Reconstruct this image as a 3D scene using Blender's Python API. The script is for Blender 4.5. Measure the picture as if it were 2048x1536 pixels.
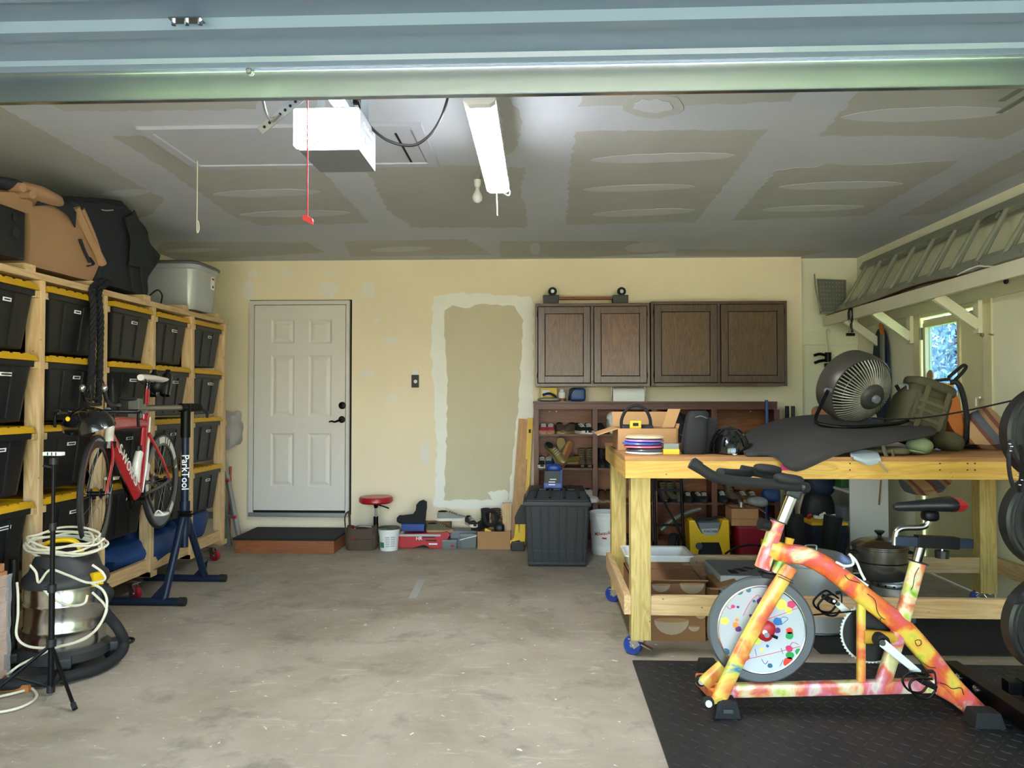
import bpy, bmesh, math, random
from mathutils import Vector, Matrix, Euler, noise

for o in list(bpy.data.objects): bpy.data.objects.remove(o)
SC = bpy.context.scene
COL = SC.collection
R = math.radians
PI = math.pi

# ------------------------------------------------------------ camera
F, VX, VY, H = 1500.0, 1085.0, 800.0, 1.39          # focal length in px of a 2048 wide frame, vanishing point, eye height
YAW = math.atan((VX - 1024) / F); PITCH = math.atan((VY - 768) / F)
cd = bpy.data.cameras.new('camera'); cd.sensor_width = 36; cd.lens = F / 2048 * 36; cd.clip_start = 0.02
cam = bpy.data.objects.new('camera', cd); COL.objects.link(cam)
cam.location = (0, 0, H); cam.rotation_euler = (PI/2 + PITCH, 0, YAW)
SC.camera = cam
CR = Euler((PI/2 + PITCH, 0, YAW)).to_matrix()
def ray(px, py): return CR @ Vector(((px - 1024) / F, -(py - 768) / F, -1))
def W(px, py, y):                                   # pixel -> point at depth y
    d = ray(px, py); t = y / d.y; return Vector((d.x*t, y, H + d.z*t))
def G(px, py, z=0.0):                               # pixel -> point at height z
    d = ray(px, py); t = (z - H) / d.z; return Vector((d.x*t, d.y*t, z))
def XP(px, py, x):                                  # pixel -> point on the plane x
    d = ray(px, py); t = x / d.x; return Vector((x, d.y*t, H + d.z*t))

# ------------------------------------------------------------ world, light, exposure
wd = bpy.data.worlds.new('world'); SC.world = wd; wd.use_nodes = True
nt = wd.node_tree; nt.nodes.clear()
sky = nt.nodes.new('ShaderNodeTexSky'); sky.sky_type = 'NISHITA'; sky.sun_disc = True; sky.sun_size = R(1.5); sky.sun_intensity = 0.45
sky.sun_elevation = R(52); sky.sun_rotation = R(-12); sky.air_density = 1.0; sky.dust_density = 1.2; sky.ozone_density = 1.0
bg = nt.nodes.new('ShaderNodeBackground'); bg.inputs[1].default_value = 0.6
wo = nt.nodes.new('ShaderNodeOutputWorld')
nt.links.new(sky.outputs[0], bg.inputs[0]); nt.links.new(bg.outputs[0], wo.inputs[0])
def portal(loc, rot, sx, sy):
    l = bpy.data.lights.new('portal', 'AREA'); l.shape = 'RECTANGLE'; l.size = sx; l.size_y = sy; l.cycles.is_portal = True
    o = bpy.data.objects.new('door_opening_portal', l); COL.objects.link(o); o.location = loc; o.rotation_euler = rot
portal((0, -0.06, 1.1), (PI/2, 0, PI), 5.3, 2.3)
vs = SC.view_settings; vs.view_transform = 'Standard'; vs.look = 'None'; vs.gamma = 1; vs.use_curve_mapping = False
vs.exposure = 1.74
LED_W, OPENER_W = 40.0, 22.0   # emission strength of the shop light and of the opener's lamp cover

# ------------------------------------------------------------ materials
def lin(h):
    if not isinstance(h, str): return tuple(h) + (1,)
    v = [int(h[i:i+2], 16) / 255 for i in (0, 2, 4)]
    return tuple(c/12.92 if c <= .04045 else ((c+.055)/1.055)**2.4 for c in v) + (1,)
MATS = {}
def newmat(name):
    m = bpy.data.materials.new(name); m.use_nodes = True; MATS[name] = m
    n = m.node_tree; return m, n, n.nodes['Principled BSDF'], n.nodes, n.links
def M(name, col, rough=.6, metal=0., var=.15, scale=12, bump=0., bscale=80, coat=0., trans=0., emit=0., alpha=1., spec=None, jit=0., sub=0.):
    if name in MATS: return MATS[name]
    m, n, b, N, L = newmat(name)
    c = lin(col)
    tc = N.new('ShaderNodeTexCoord')
    if var > 0 or jit > 0:
        nz = N.new('ShaderNodeTexNoise'); nz.inputs['Scale'].default_value = scale; nz.inputs['Detail'].default_value = 5; nz.inputs['Roughness'].default_value = .6
        L.new(tc.outputs['Object'], nz.inputs['Vector'])
        mx = N.new('ShaderNodeMix'); mx.data_type = 'RGBA'
        mx.inputs[6].default_value = tuple(x*(1-var) for x in c[:3]) + (1,)
        mx.inputs[7].default_value = tuple(min(1, x*(1+var)) for x in c[:3]) + (1,)
        L.new(nz.outputs[0], mx.inputs[0]); out = mx.outputs[2]
        if jit > 0:
            oi = N.new('ShaderNodeObjectInfo'); hs = N.new('ShaderNodeHueSaturation')
            mr = N.new('ShaderNodeMapRange'); mr.inputs[3].default_value = 1-jit; mr.inputs[4].default_value = 1+jit
            L.new(oi.outputs['Random'], mr.inputs[0]); L.new(mr.outputs[0], hs.inputs['Value']); L.new(out, hs.inputs['Color']); out = hs.outputs[0]
        L.new(out, b.inputs['Base Color'])
    else: b.inputs['Base Color'].default_value = c
    b.inputs['Roughness'].default_value = rough; b.inputs['Metallic'].default_value = metal
    b.inputs['Coat Weight'].default_value = coat; b.inputs['Transmission Weight'].default_value = trans
    if alpha < 1: b.inputs['Alpha'].default_value = alpha
    if spec is not None: b.inputs['Specular IOR Level'].default_value = spec
    if emit > 0: b.inputs['Emission Color'].default_value = c; b.inputs['Emission Strength'].default_value = emit
    if bump > 0:
        n2 = N.new('ShaderNodeTexNoise'); n2.inputs['Scale'].default_value = bscale; n2.inputs['Detail'].default_value = 4
        bp = N.new('ShaderNodeBump'); bp.inputs['Strength'].default_value = bump; bp.inputs['Distance'].default_value = .01
        L.new(tc.outputs['Object'], n2.inputs['Vector']); L.new(n2.outputs[0], bp.inputs['Height']); L.new(bp.outputs[0], b.inputs['Normal'])
    return m
def wood(name, c1, c2, axis='Z', scale=9., rough=.6, knots=True, coat=0., jit=.08, ring=14.):
    if name in MATS: return MATS[name]
    m, n, b, N, L = newmat(name)
    tc = N.new('ShaderNodeTexCoord'); oi = N.new('ShaderNodeObjectInfo')
    ad = N.new('ShaderNodeVectorMath'); ad.operation = 'ADD'
    sc = N.new('ShaderNodeVectorMath'); sc.operation = 'SCALE'; sc.inputs['Scale'].default_value = 7
    cb = N.new('ShaderNodeCombineXYZ')
    for i in range(3): L.new(oi.outputs['Random'], cb.inputs[i])
    L.new(cb.outputs[0], sc.inputs[0]); L.new(tc.outputs['Object'], ad.inputs[0]); L.new(sc.outputs[0], ad.inputs[1])
    mp = N.new('ShaderNodeMapping'); s = [scale]*3; s['XYZ'.index(axis)] = scale*.09; mp.inputs['Scale'].default_value = s
    L.new(ad.outputs[0], mp.inputs[0])
    nz = N.new('ShaderNodeTexNoise'); nz.inputs['Scale'].default_value = 1.6; nz.inputs['Detail'].default_value = 3; nz.inputs['Distortion'].default_value = .6
    L.new(mp.outputs[0], nz.inputs['Vector'])
    ml = N.new('ShaderNodeMath'); ml.operation = 'MULTIPLY'; ml.inputs[1].default_value = ring; L.new(nz.outputs[0], ml.inputs[0])
    fr = N.new('ShaderNodeMath'); fr.operation = 'PINGPONG'; fr.inputs[1].default_value = 1; L.new(ml.outputs[0], fr.inputs[0])
    n2 = N.new('ShaderNodeTexNoise'); n2.inputs['Scale'].default_value = 14; n2.inputs['Detail'].default_value = 4; L.new(mp.outputs[0], n2.inputs['Vector'])
    mm = N.new('ShaderNodeMath'); mm.operation = 'MULTIPLY_ADD'; mm.inputs[1].default_value = .55; L.new(fr.outputs[0], mm.inputs[0])
    m3 = N.new('ShaderNodeMath'); m3.operation = 'MULTIPLY'; m3.inputs[1].default_value = .5; L.new(n2.outputs[0], m3.inputs[0]); L.new(m3.outputs[0], mm.inputs[2])
    mx = N.new('ShaderNodeMix'); mx.data_type = 'RGBA'; mx.inputs[6].default_value = lin(c1); mx.inputs[7].default_value = lin(c2)
    L.new(mm.outputs[0], mx.inputs[0]); out = mx.outputs[2]
    if knots:
        vo = N.new('ShaderNodeTexVoronoi'); m2 = N.new('ShaderNodeMapping'); s = [3.2]*3; s['XYZ'.index(axis)] = 2.2; m2.inputs['Scale'].default_value = s
        L.new(ad.outputs[0], m2.inputs[0]); L.new(m2.outputs[0], vo.inputs['Vector'])
        cr = N.new('ShaderNodeValToRGB'); cr.color_ramp.elements[0].position = .035; cr.color_ramp.elements[0].color = (1,1,1,1); cr.color_ramp.elements[1].position = .07; cr.color_ramp.elements[1].color = (0,0,0,1)
        L.new(vo.outputs['Distance'], cr.inputs[0])
        mk = N.new('ShaderNodeMix'); mk.data_type = 'RGBA'; mk.inputs[7].default_value = tuple(x*.35 for x in lin(c2)[:3]) + (1,)
        L.new(cr.outputs[0], mk.inputs[0]); L.new(out, mk.inputs[6]); out = mk.outputs[2]
    hs = N.new('ShaderNodeHueSaturation'); mr = N.new('ShaderNodeMapRange'); mr.inputs[3].default_value = 1-jit; mr.inputs[4].default_value = 1+jit
    L.new(oi.outputs['Random'], mr.inputs[0]); L.new(mr.outputs[0], hs.inputs['Value']); L.new(out, hs.inputs['Color'])
    L.new(hs.outputs[0], b.inputs['Base Color']); b.inputs['Roughness'].default_value = rough; b.inputs['Coat Weight'].default_value = coat; b.inputs['Coat Roughness'].default_value = .25
    bp = N.new('ShaderNodeBump'); bp.inputs['Strength'].default_value = .12; bp.inputs['Distance'].default_value = .004; L.new(mm.outputs[0], bp.inputs['Height']); L.new(bp.outputs[0], b.inputs['Normal'])
    return m
def ramp_mat(name, stops, scale=6., detail=3., dist=1., rough=.45, coat=0., metal=0., vor=False, bump=0.):
    m, n, b, N, L = newmat(name)
    tc = N.new('ShaderNodeTexCoord')
    nz = N.new('ShaderNodeTexNoise'); nz.inputs['Scale'].default_value = scale; nz.inputs['Detail'].default_value = detail; nz.inputs['Distortion'].default_value = dist
    L.new(tc.outputs['Object'], nz.inputs['Vector'])
    cr = N.new('ShaderNodeValToRGB'); e = cr.color_ramp.elements
    while len(e) < len(stops): e.new(.5)
    for i, (p, c) in enumerate(stops): e[i].position = p; e[i].color = lin(c)
    L.new(nz.outputs[0], cr.inputs[0]); L.new(cr.outputs[0], b.inputs['Base Color'])
    b.inputs['Roughness'].default_value = rough; b.inputs['Coat Weight'].default_value = coat; b.inputs['Metallic'].default_value = metal
    if bump:
        bp = N.new('ShaderNodeBump'); bp.inputs['Strength'].default_value = bump; bp.inputs['Distance'].default_value = .01; L.new(nz.outputs[0], bp.inputs['Height']); L.new(bp.outputs[0], b.inputs['Normal'])
    return m

# ------------------------------------------------------------ lettering (meshes made first, while the scene is empty)
TXT = {}
def prep_text(items):
    obs = []
    for s in items:
        c = bpy.data.curves.new('lettering', 'FONT'); c.body = s; c.size = 1; c.extrude = .01; c.align_x = 'CENTER'; c.align_y = 'CENTER'; c.resolution_u = 3; c.offset = .012
        o = bpy.data.objects.new('lettering', c); COL.objects.link(o); obs.append((s, o, c))
    dg = bpy.context.evaluated_depsgraph_get()
    for s, o, c in obs: TXT[s] = bpy.data.meshes.new_from_object(o.evaluated_get(dg))
    for s, o, c in obs: bpy.data.objects.remove(o); bpy.data.curves.remove(c)
prep_text(['S-WORKS', 'ParkTool', 'Milwaukee', 'KARCHER', 'HR', 'Chamberlain', '1/2', 'HP', 'DEWALT'])

# ------------------------------------------------------------ mesh helpers
PM = {}                                              # object -> its matrix, as built
def tag(o, label=None, cat=None, group=None, kind=None):
    if label: o['label'] = label
    if cat: o['category'] = cat
    if group: o['group'] = group
    if kind: o['kind'] = kind
    return o
def thing(name, label, cat, loc=(0,0,0), rotz=0., group=None, rot=None):
    o = bpy.data.objects.new(name, None); COL.objects.link(o); o.empty_display_size = .05
    o.location = loc; e = Euler(rot) if rot else Euler((0,0,rotz)); o.rotation_euler = e
    PM[o.name] = Matrix.Translation(Vector(loc)) @ e.to_matrix().to_4x4()
    return tag(o, label, cat, group)
def catmull(p, n=6, closed=False):
    p = [Vector(q) for q in p]
    if len(p) < 3: return p
    out = []; k = len(p)
    for i in range(k if closed else k-1):
        a = p[(i-1) % k] if closed or i > 0 else p[0]*2 - p[1]
        b, c = p[i], p[(i+1) % k]
        d = p[(i+2) % k] if closed or i+2 < k else c*2 - b
        for j in range(n):
            t = j/n; out.append(.5*((2*b) + (c-a)*t + (2*a-5*b+4*c-d)*t*t + (3*b-a-3*c+d)*t**3))
    if not closed: out.append(p[-1])
    return out
def basis(d):
    d = Vector(d).normalized(); u = Vector((0,0,1)) if abs(d.z) < .9 else Vector((1,0,0))
    x = u.cross(d).normalized(); y = d.cross(x).normalized()
    return Matrix((x, y, d)).transposed()
def rotm(rx=0, ry=0, rz=0): return Euler((R(rx), R(ry), R(rz))).to_matrix()
def frame(o, x, y):                                  # 4x4 with local x, y along the given directions
    x = Vector(x).normalized(); z = x.cross(Vector(y)).normalized(); y = z.cross(x)
    m = Matrix((x, y, z)).transposed().to_4x4(); m.translation = Vector(o); return m
class MB:
    def __init__(s): s.bm = bmesh.new()
    def ring(s, pts): return [s.bm.verts.new(p) for p in pts]
    def face(s, vs):
        try: return s.bm.faces.new(vs)
        except ValueError: return None
    def bridge(s, a, b, closed=True):
        k = len(a)
        for i in range(k if closed else k-1): s.face([a[i], a[(i+1) % k], b[(i+1) % k], b[i]])
    def box(s, c, d, rot=None):
        m = rot.to_4x4() if rot is not None else Matrix.Identity(4); m = m.copy(); m.translation = Vector(c)
        bmesh.ops.create_cube(s.bm, size=1, matrix=m @ Matrix.Diagonal((*d, 1))); return s
    def box2(s, lo, hi): return s.box([(a+b)/2 for a, b in zip(lo, hi)], [abs(b-a) for a, b in zip(lo, hi)])
    def taper(s, c, bot, top, h, rot=None):          # box with its base centre at c, bottom (sx, sy), top (sx, sy)
        q = rot or Matrix.Identity(3); c = Vector(c); rs = []
        for (sx, sy), z in ((bot, 0), (top, h)): rs.append(s.ring([c + q @ Vector((x*sx/2, y*sy/2, z)) for x, y in ((-1,-1),(1,-1),(1,1),(-1,1))]))
        s.bridge(*rs); s.face(rs[0][::-1]); s.face(rs[1]); return s
    def bar(s, a, b, w, h, up=(0,0,1)):              # rectangular bar from a to b
        a, b = Vector(a), Vector(b); d = (b-a); z = d.normalized(); x = Vector(up).cross(z)
        if x.length < 1e-4: x = Vector((1,0,0)).cross(z)
        x.normalize(); y = z.cross(x)
        return s.box((a+b)/2, (w, h, d.length), Matrix((x, y, z)).transposed())
    def cyl(s, a, b, r, r2=None, n=16, cap=True):
        a, b = Vector(a), Vector(b); r2 = r if r2 is None else r2; q = basis(b-a); rs = []
        for p, rr in ((a, r), (b, r2)): rs.append(s.ring([p + q @ Vector((math.cos(t)*rr, math.sin(t)*rr, 0)) for t in (2*PI*i/n for i in range(n))]))
        s.bridge(*rs)
        if cap: s.face(rs[0][::-1]); s.face(rs[1])
        return s
    def tube(s, pts, r, n=8, sm=0, closed=False, cap=True, flat=1., up=None):
        P = catmull(pts, sm, closed) if sm else [Vector(p) for p in pts]
        k = len(P); rs = []; pr = None
        for i, p in enumerate(P):
            t = (P[(i+1) % k] - P[i-1]) if closed else (P[min(i+1, k-1)] - P[max(i-1, 0)])
            t.normalize()
            if up is not None: x = Vector(up).cross(t).normalized()
            elif pr is None: x = basis(t).col[0].copy()
            else: x = (pr - t*pr.dot(t)).normalized()
            pr = x; y = t.cross(x)
            rr = r if not hasattr(r, '__len__') else r[min(len(r)-1, int(i*len(r)/k))] if len(r) != 2 else r[0] + (r[1]-r[0])*i/max(1, k-1)
            rs.append(s.ring([p + x*math.cos(a)*rr + y*math.sin(a)*rr*flat for a in (2*PI*j/n for j in range(n))]))
        for i in range(k-1): s.bridge(rs[i], rs[i+1])
        if closed: s.bridge(rs[-1], rs[0])
        elif cap: s.face(rs[0][::-1]); s.face(rs[-1])
        return s
    def lathe(s, prof, c=(0,0,0), q=None, n=24, a0=0., a1=2*PI):
        q = q or Matrix.Identity(3); c = Vector(c); full = abs(a1-a0-2*PI) < 1e-4; rs = []
        for r, z in prof:
            if r < 1e-6 and full: rs.append([s.bm.verts.new(c + q @ Vector((0,0,z)))]); continue
            rs.append(s.ring([c + q @ Vector((math.cos(t)*r, math.sin(t)*r, z)) for t in (a0 + (a1-a0)*i/(n if full else n-1) for i in range(n))]))
        for a, b in zip(rs, rs[1:]):
            if len(a) == 1 and len(b) == 1: continue
            if len(a) == 1:
                for i in range(n): s.face([a[0], b[(i+1) % n], b[i]])
            elif len(b) == 1:
                for i in range(n): s.face([a[i], a[(i+1) % n], b[0]])
            else: s.bridge(a, b, full)
        return s
    def prism(s, poly, h, m=None):                   # 2d outline extruded along local z by h
        m = m or Matrix.Identity(4)
        a = s.ring([m @ Vector((x, y, 0)) for x, y in poly]); b = s.ring([m @ Vector((x, y, h)) for x, y in poly])
        s.bridge(a, b); s.face(a[::-1]); s.face(b); return s
    def loft(s, rings, cap=True, closed=True):
        rs = [s.ring(r) for r in rings]
        for a, b in zip(rs, rs[1:]): s.bridge(a, b, closed)
        if cap: s.face(rs[0][::-1]); s.face(rs[-1])
        return s
    def sup(s, c, r, q=None, e=.6, amp=0., fr=6., n=20, k=12, seed=0., e2=None):   # superellipsoid with folds
        q = q or Matrix.Identity(3); c = Vector(c); e2 = e2 or e
        f = lambda v, p: math.copysign(abs(v)**p, v); rs = []
        for i in range(k+1):
            a = -PI/2 + PI*i/k; row = []
            for j in range(n):
                t = 2*PI*j/n
                p = Vector((f(math.cos(a), e2)*f(math.cos(t), e)*r[0], f(math.cos(a), e2)*f(math.sin(t), e)*r[1], f(math.sin(a), e2)*r[2]))
                if amp: p += Vector((p.x/r[0], p.y/r[1], p.z/r[2])) * amp * noise.noise(p*fr + Vector((seed, seed*2, 0)))
                row.append(c + q @ p)
            if i in (0, k): rs.append([s.bm.verts.new(row[0])])
            else: rs.append(s.ring(row))
        for a, b in zip(rs, rs[1:]):
            for j in range(n):
                if len(a) == 1: s.face([a[0], b[(j+1) % n], b[j]])
                elif len(b) == 1: s.face([a[j], a[(j+1) % n], b[0]])
                else: s.face([a[j], a[(j+1) % n], b[(j+1) % n], b[j]])
        return s
    def sheet(s, rows, th=.006, sm=4, amp=0., fr=6., seed=0.):  # cloth through rows of 3d points, given a thickness
        rows = [catmull(r, sm) for r in rows]; k = len(rows[0])
        cols = [catmull([r[i] for r in rows], sm) for i in range(k)]
        g = [[cols[i][j] for i in range(k)] for j in range(len(cols[0]))]; nr = len(g); T = []; B = []
        for j in range(nr):
            ta, tb = [], []
            for i in range(k):
                du = g[j][min(i+1,k-1)] - g[j][max(i-1,0)]; dv = g[min(j+1,nr-1)][i] - g[max(j-1,0)][i]
                nn = du.cross(dv).normalized(); p = g[j][i] + nn*amp*noise.noise(g[j][i]*fr + Vector((seed,0,0)))
                ta.append(p + nn*th/2); tb.append(p - nn*th/2)
            T.append(s.ring(ta)); B.append(s.ring(tb))
        for j in range(nr-1):
            for i in range(k-1):
                s.face([T[j][i], T[j][i+1], T[j+1][i+1], T[j+1][i]]); s.face([B[j][i], B[j+1][i], B[j+1][i+1], B[j][i+1]])
        for j in range(nr-1):
            s.face([T[j][0], T[j+1][0], B[j+1][0], B[j][0]]); s.face([T[j][-1], B[j][-1], B[j+1][-1], T[j+1][-1]])
        for i in range(k-1):
            s.face([T[0][i], B[0][i], B[0][i+1], T[0][i+1]]); s.face([T[-1][i], T[-1][i+1], B[-1][i+1], B[-1][i]])
        return s
    def mesh(s, name, mat, smooth=False, bevel=0., inv=None):
        bm = s.bm
        if bevel: bmesh.ops.bevel(bm, geom=bm.edges[:], offset=bevel, segments=2, profile=.7, affect='EDGES', clamp_overlap=True)
        if inv is not None: bmesh.ops.transform(bm, matrix=inv, verts=bm.verts[:])
        bmesh.ops.recalc_face_normals(bm, faces=bm.faces[:])
        me = bpy.data.meshes.new(name); bm.to_mesh(me); bm.free()
        if mat: me.materials.append(mat if not isinstance(mat, str) else MATS[mat])
        if smooth:
            me.polygons.foreach_set('use_smooth', [True]*len(me.polygons)); me.set_sharp_from_angle(angle=R(38))
        return me
    def build(s, name, mat, parent=None, smooth=False, bevel=0., world=False, label=None, kind=None):
        inv = None; top = parent
        if parent is not None and world: inv = PM[parent.name].inverted()
        o = bpy.data.objects.new(name, s.mesh(name, mat, smooth, bevel, inv)); COL.objects.link(o)
        if parent is not None: o.parent = parent; PM[o.name] = PM[parent.name]
        else: PM[o.name] = Matrix.Identity(4)
        return tag(o, label, None, None, kind)
    def single(s, name, mat, label, cat, group=None, smooth=False, bevel=0., kind=None):
        # a one-mesh thing: its origin goes to its base
        vs = [v.co for v in s.bm.verts]; c = Vector(((min(v.x for v in vs)+max(v.x for v in vs))/2, (min(v.y for v in vs)+max(v.y for v in vs))/2, min(v.z for v in vs)))
        o = bpy.data.objects.new(name, s.mesh(name, mat, smooth, bevel, Matrix.Translation(-c))); o.location = c; COL.objects.link(o)
        PM[o.name] = Matrix.Translation(c)
        return tag(o, label, cat, group, kind)
def link_mesh(me, name, parent, m=None):
    o = bpy.data.objects.new(name, me); COL.objects.link(o); o.parent = parent
    if m is not None: o.matrix_local = m
    PM[o.name] = PM[parent.name] @ (m if m is not None else Matrix.Identity(4)); return o
def text(s, mat, parent, m, size, world=True, name='lettering'):
    me = TXT[s].copy(); me.materials.clear(); me.materials.append(MATS[mat] if isinstance(mat, str) else mat)
    mm = m @ Matrix.Diagonal((size, size, size, 1))
    if world: mm = PM[parent.name].inverted() @ mm
    me.transform(mm); o = bpy.data.objects.new(name, me); COL.objects.link(o); o.parent = parent; PM[o.name] = PM[parent.name]; return o
def dup(root, loc, rotz=None, label=None, rot=None):
    def cp(o, par):
        c = o.copy(); COL.objects.link(c); c.parent = par
        for ch in o.children: cp(ch, c)
        return c
    r = cp(root, None); r.location = loc
    if rot is not None: r.rotation_euler = rot
    elif rotz is not None: r.rotation_euler = (0,0,rotz)
    if label: r['label'] = label
    PM[r.name] = Matrix.Translation(Vector(loc)) @ r.rotation_euler.to_matrix().to_4x4()
    return r
def rag(poly, step=.06, amp=.012, seed=1):           # roughened outline
    rnd = random.Random(seed); out = []; k = len(poly)
    for i in range(k):
        a, b = Vector(poly[i]), Vector(poly[(i+1) % k]); n = max(1, int((b-a).length/step)); nr = Vector((-(b-a).y, (b-a).x)).normalized()
        for j in range(n): out.append(a + (b-a)*(j/n) + nr*rnd.uniform(-amp, amp))
    return [(p.x, p.y) for p in out]
# ------------------------------------------------------------ palette
M('ceil_mud', 'bcc1c8', .9, var=.10, scale=1.6, bump=.15, bscale=30)
M('ceil_board', 'afb0ab', .92, var=.12, scale=2.2)
M('ceil_fill', 'c0c3c6', .9, var=.07, scale=4)
M('hatch_paint', 'b4b8bf', .75, var=.05)
M('wall_cream', 'f0e0c0', .85, var=.09, scale=.9, bump=.1, bscale=25)
M('wall_right_paint', 'e2dfc4', .85, var=.12, scale=1.2, bump=.12, bscale=25)
M('wall_white_mud', 'f2f0e4', .9, var=.06, scale=6)
M('wall_bare', 'd0c6a8', .9, var=.08, scale=3)
M('spackle', 'ece4d6', .9, var=.05)
M('door_white', 'dcd5cb', .5, var=.03)
M('jamb_white', 'd3cec6', .6, var=.06)
M('black_metal', '0c0c0d', .45, .6, var=.1)
M('black_plastic', '121314', .5, var=.2, scale=20)
M('black_rubber', '141415', .8, var=.25, scale=20, bump=.2)
M('dark_gap', '0a0908', .9, var=0)
M('chrome', 'd8d8d8', .16, 1., var=.06)
M('steel', 'b9babb', .28, 1., var=.12, scale=8)
M('galv', 'c0ccd4', .2, 1., var=.10, scale=3)
M('alum', 'a9aaa8', .42, .9, var=.10, scale=9)
M('alum_dull', '858779', .55, .6, var=.15, scale=9)
M('white_plastic', 'e2e1dc', .4, var=.04)
M('white_cord', 'd6cdb4', .5, var=.05)
M('paper', 'eceae4', .8, var=.03)
M('card', 'a67c52', .85, var=.08, scale=6)
M('card_in', 'b98d60', .85, var=.08, scale=6)
M('card_dark', '8a6140', .85, var=.10, scale=6)
M('red_plastic', 'b01820', .4, var=.1)
M('red_vinyl', 'a8131d', .35, var=.1, coat=.2)
M('yellow_plastic', 'e3b60c', .45, var=.08)
M('yellow_lid', 'c99a12', .5, var=.10, jit=.08)
M('blue_plastic', '123a86', .4, var=.15)
M('navy_steel', '17263d', .42, .3, var=.2)
M('blue_caster', '12337f', .45, var=.1)
M('print_black', '151515', .7, var=0)
M('print_white', 'e9e9e9', .7, var=0)
M('print_red', 'a81525', .7, var=0)
wood('pine_z', 'd9bd90', 'ba9162', 'Z', 9); wood('pine_y', 'd9bd90', 'ba9162', 'Y', 9); wood('pine_x', 'd9bd90', 'ba9162', 'X', 9)
wood('treated_z', 'd2bd78', 'ab8a44', 'Z', 10); wood('treated_x', 'e6bb60', 'c8943c', 'X', 9); wood('treated_y', 'd8b262', 'b4853a', 'Y', 9)
wood('ply_top', 'b9854f', '96663a', 'X', 6, knots=False); wood('ply_lean', 'c99f6b', 'b0824f', 'Z', 6, knots=False)
wood('cab_wood', '84583a', '4a2f1e', 'Z', 11, .42, False, .25, ring=22); wood('cab_wood_x', '6a4530', '432a1c', 'X', 11, .4, False, .3)
wood('cab_frame', '68442f', '42291b', 'Z', 11, .38, False, .35)
wood('case_wood', '6e3c24', '4a2413', 'Z', 8, .5, False, .1); wood('case_wood_x', '6e3c24', '4a2413', 'X', 8, .5, False, .1)
wood('case_back', '96582c', '703c1a', 'X', 6, .55, False, .1)
wood('step_wood', '9c5c2e', '7b421f', 'X', 9, .6)

# concrete floor
m, n, b, N, L = newmat('concrete')
tc = N.new('ShaderNodeTexCoord')
def nz(sc, det=6, dist=0., ro=.6, vec=None):
    x = N.new('ShaderNodeTexNoise'); x.inputs['Scale'].default_value = sc; x.inputs['Detail'].default_value = det; x.inputs['Distortion'].default_value = dist; x.inputs['Roughness'].default_value = ro
    L.new(vec or tc.outputs['Object'], x.inputs['Vector']); return x.outputs[0]
def ramp(v, stops):
    c = N.new('ShaderNodeValToRGB'); e = c.color_ramp.elements
    while len(e) < len(stops): e.new(.5)
    for i, (p, q) in enumerate(stops): e[i].position = p; e[i].color = lin(q) if isinstance(q, str) else (q, q, q, 1)
    L.new(v, c.inputs[0]); return c.outputs[0]
def mix(a, b_, f, mode='MIX'):
    x = N.new('ShaderNodeMix'); x.data_type = 'RGBA'; x.blend_type = mode
    for s, v in ((0, f), (6, a), (7, b_)):
        if isinstance(v, (int, float)): x.inputs[s].default_value = v
        elif isinstance(v, str): x.inputs[s].default_value = lin(v)
        else: L.new(v, x.inputs[s])
    return x.outputs[2]
base = ramp(nz(.9, 8, .4, .65), [(.25, '766c5c'), (.42, '958a79'), (.58, 'a89d8d'), (.8, 'b9ae9e')])
mp = N.new('ShaderNodeMapping'); mp.inputs['Scale'].default_value = (3, 9, 1); L.new(tc.outputs['Object'], mp.inputs[0])
c = mix(base, 'd2c9ba', ramp(nz(1.6, 9, .8, .75, mp.outputs[0]), [(.56, 0.), (.72, .6)]))
c = mix(c, '5d5851', ramp(nz(3.3, 7, .3, .7), [(.30, .55), (.46, 0.)]))
c = mix(c, 'e6e2d8', ramp(nz(26, 3, .5, .5), [(.70, 0.), (.735, .9)]))
c = mix(c, 'cfcabf', ramp(nz(60, 4, 0, .6), [(.66, 0.), (.72, .5)]))
L.new(c, b.inputs['Base Color']); b.inputs['Roughness'].default_value = .62
bp = N.new('ShaderNodeBump'); bp.inputs['Strength'].default_value = .18; bp.inputs['Distance'].default_value = .01; L.new(nz(20, 8), bp.inputs['Height']); L.new(bp.outputs[0], b.inputs['Normal'])
M('driveway_mat', 'a3a29e', .9, var=.1, scale=2); M('grass_mat', '55703a', .95, var=.3, scale=1.5)

# ------------------------------------------------------------ structure
XL, XR, D, D2, ZC = -3.65, 3.09, 7.40, 7.48, 2.786
def struct(name, mb, mat, parent=None, bevel=0., smooth=False):
    o = mb.build(name, mat, parent, smooth, bevel)
    if parent is None: o['kind'] = 'structure'
    return o
struct('floor', MB().box2((XL-.15, -.12, -.1), (XR+.15, D2+.15, 0)), 'concrete')
struct('driveway', MB().box2((-3.4, -14, -.14), (3.4, -.12, -.02)), 'driveway_mat')
struct('lawn', MB().box2((-40, -40, -.3), (40, 40, -.15)), 'grass_mat')
ceiling = struct('ceiling', MB().box2((XL-.15, -.15, ZC), (XR+.15, D2+.15, ZC+.12)), 'ceil_mud')
struct('wall_left', MB().box2((XL-.15, -.15, 0), (XL, D2+.15, ZC)), 'wall_cream')
JX = 2.526
wall_back = struct('wall_back', MB().box2((XL, D, 0), (JX, D2+.15, ZC)), 'wall_cream')
struct('wall_back_recess', MB().box2((JX, D2, 0), (XR, D2+.15, ZC)), 'wall_right_paint')
struct('wall_front', MB().box2((XL, -.15, 2.2), (XR, 0, ZC)).box2((XL, -.15, 0), (-2.45, 0, 2.2)).box2((2.62, -.15, 0), (XR, 0, 2.2)), 'wall_cream')
DY0, DY1 = 5.34, 6.28                                # side door opening in the right wall
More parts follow.
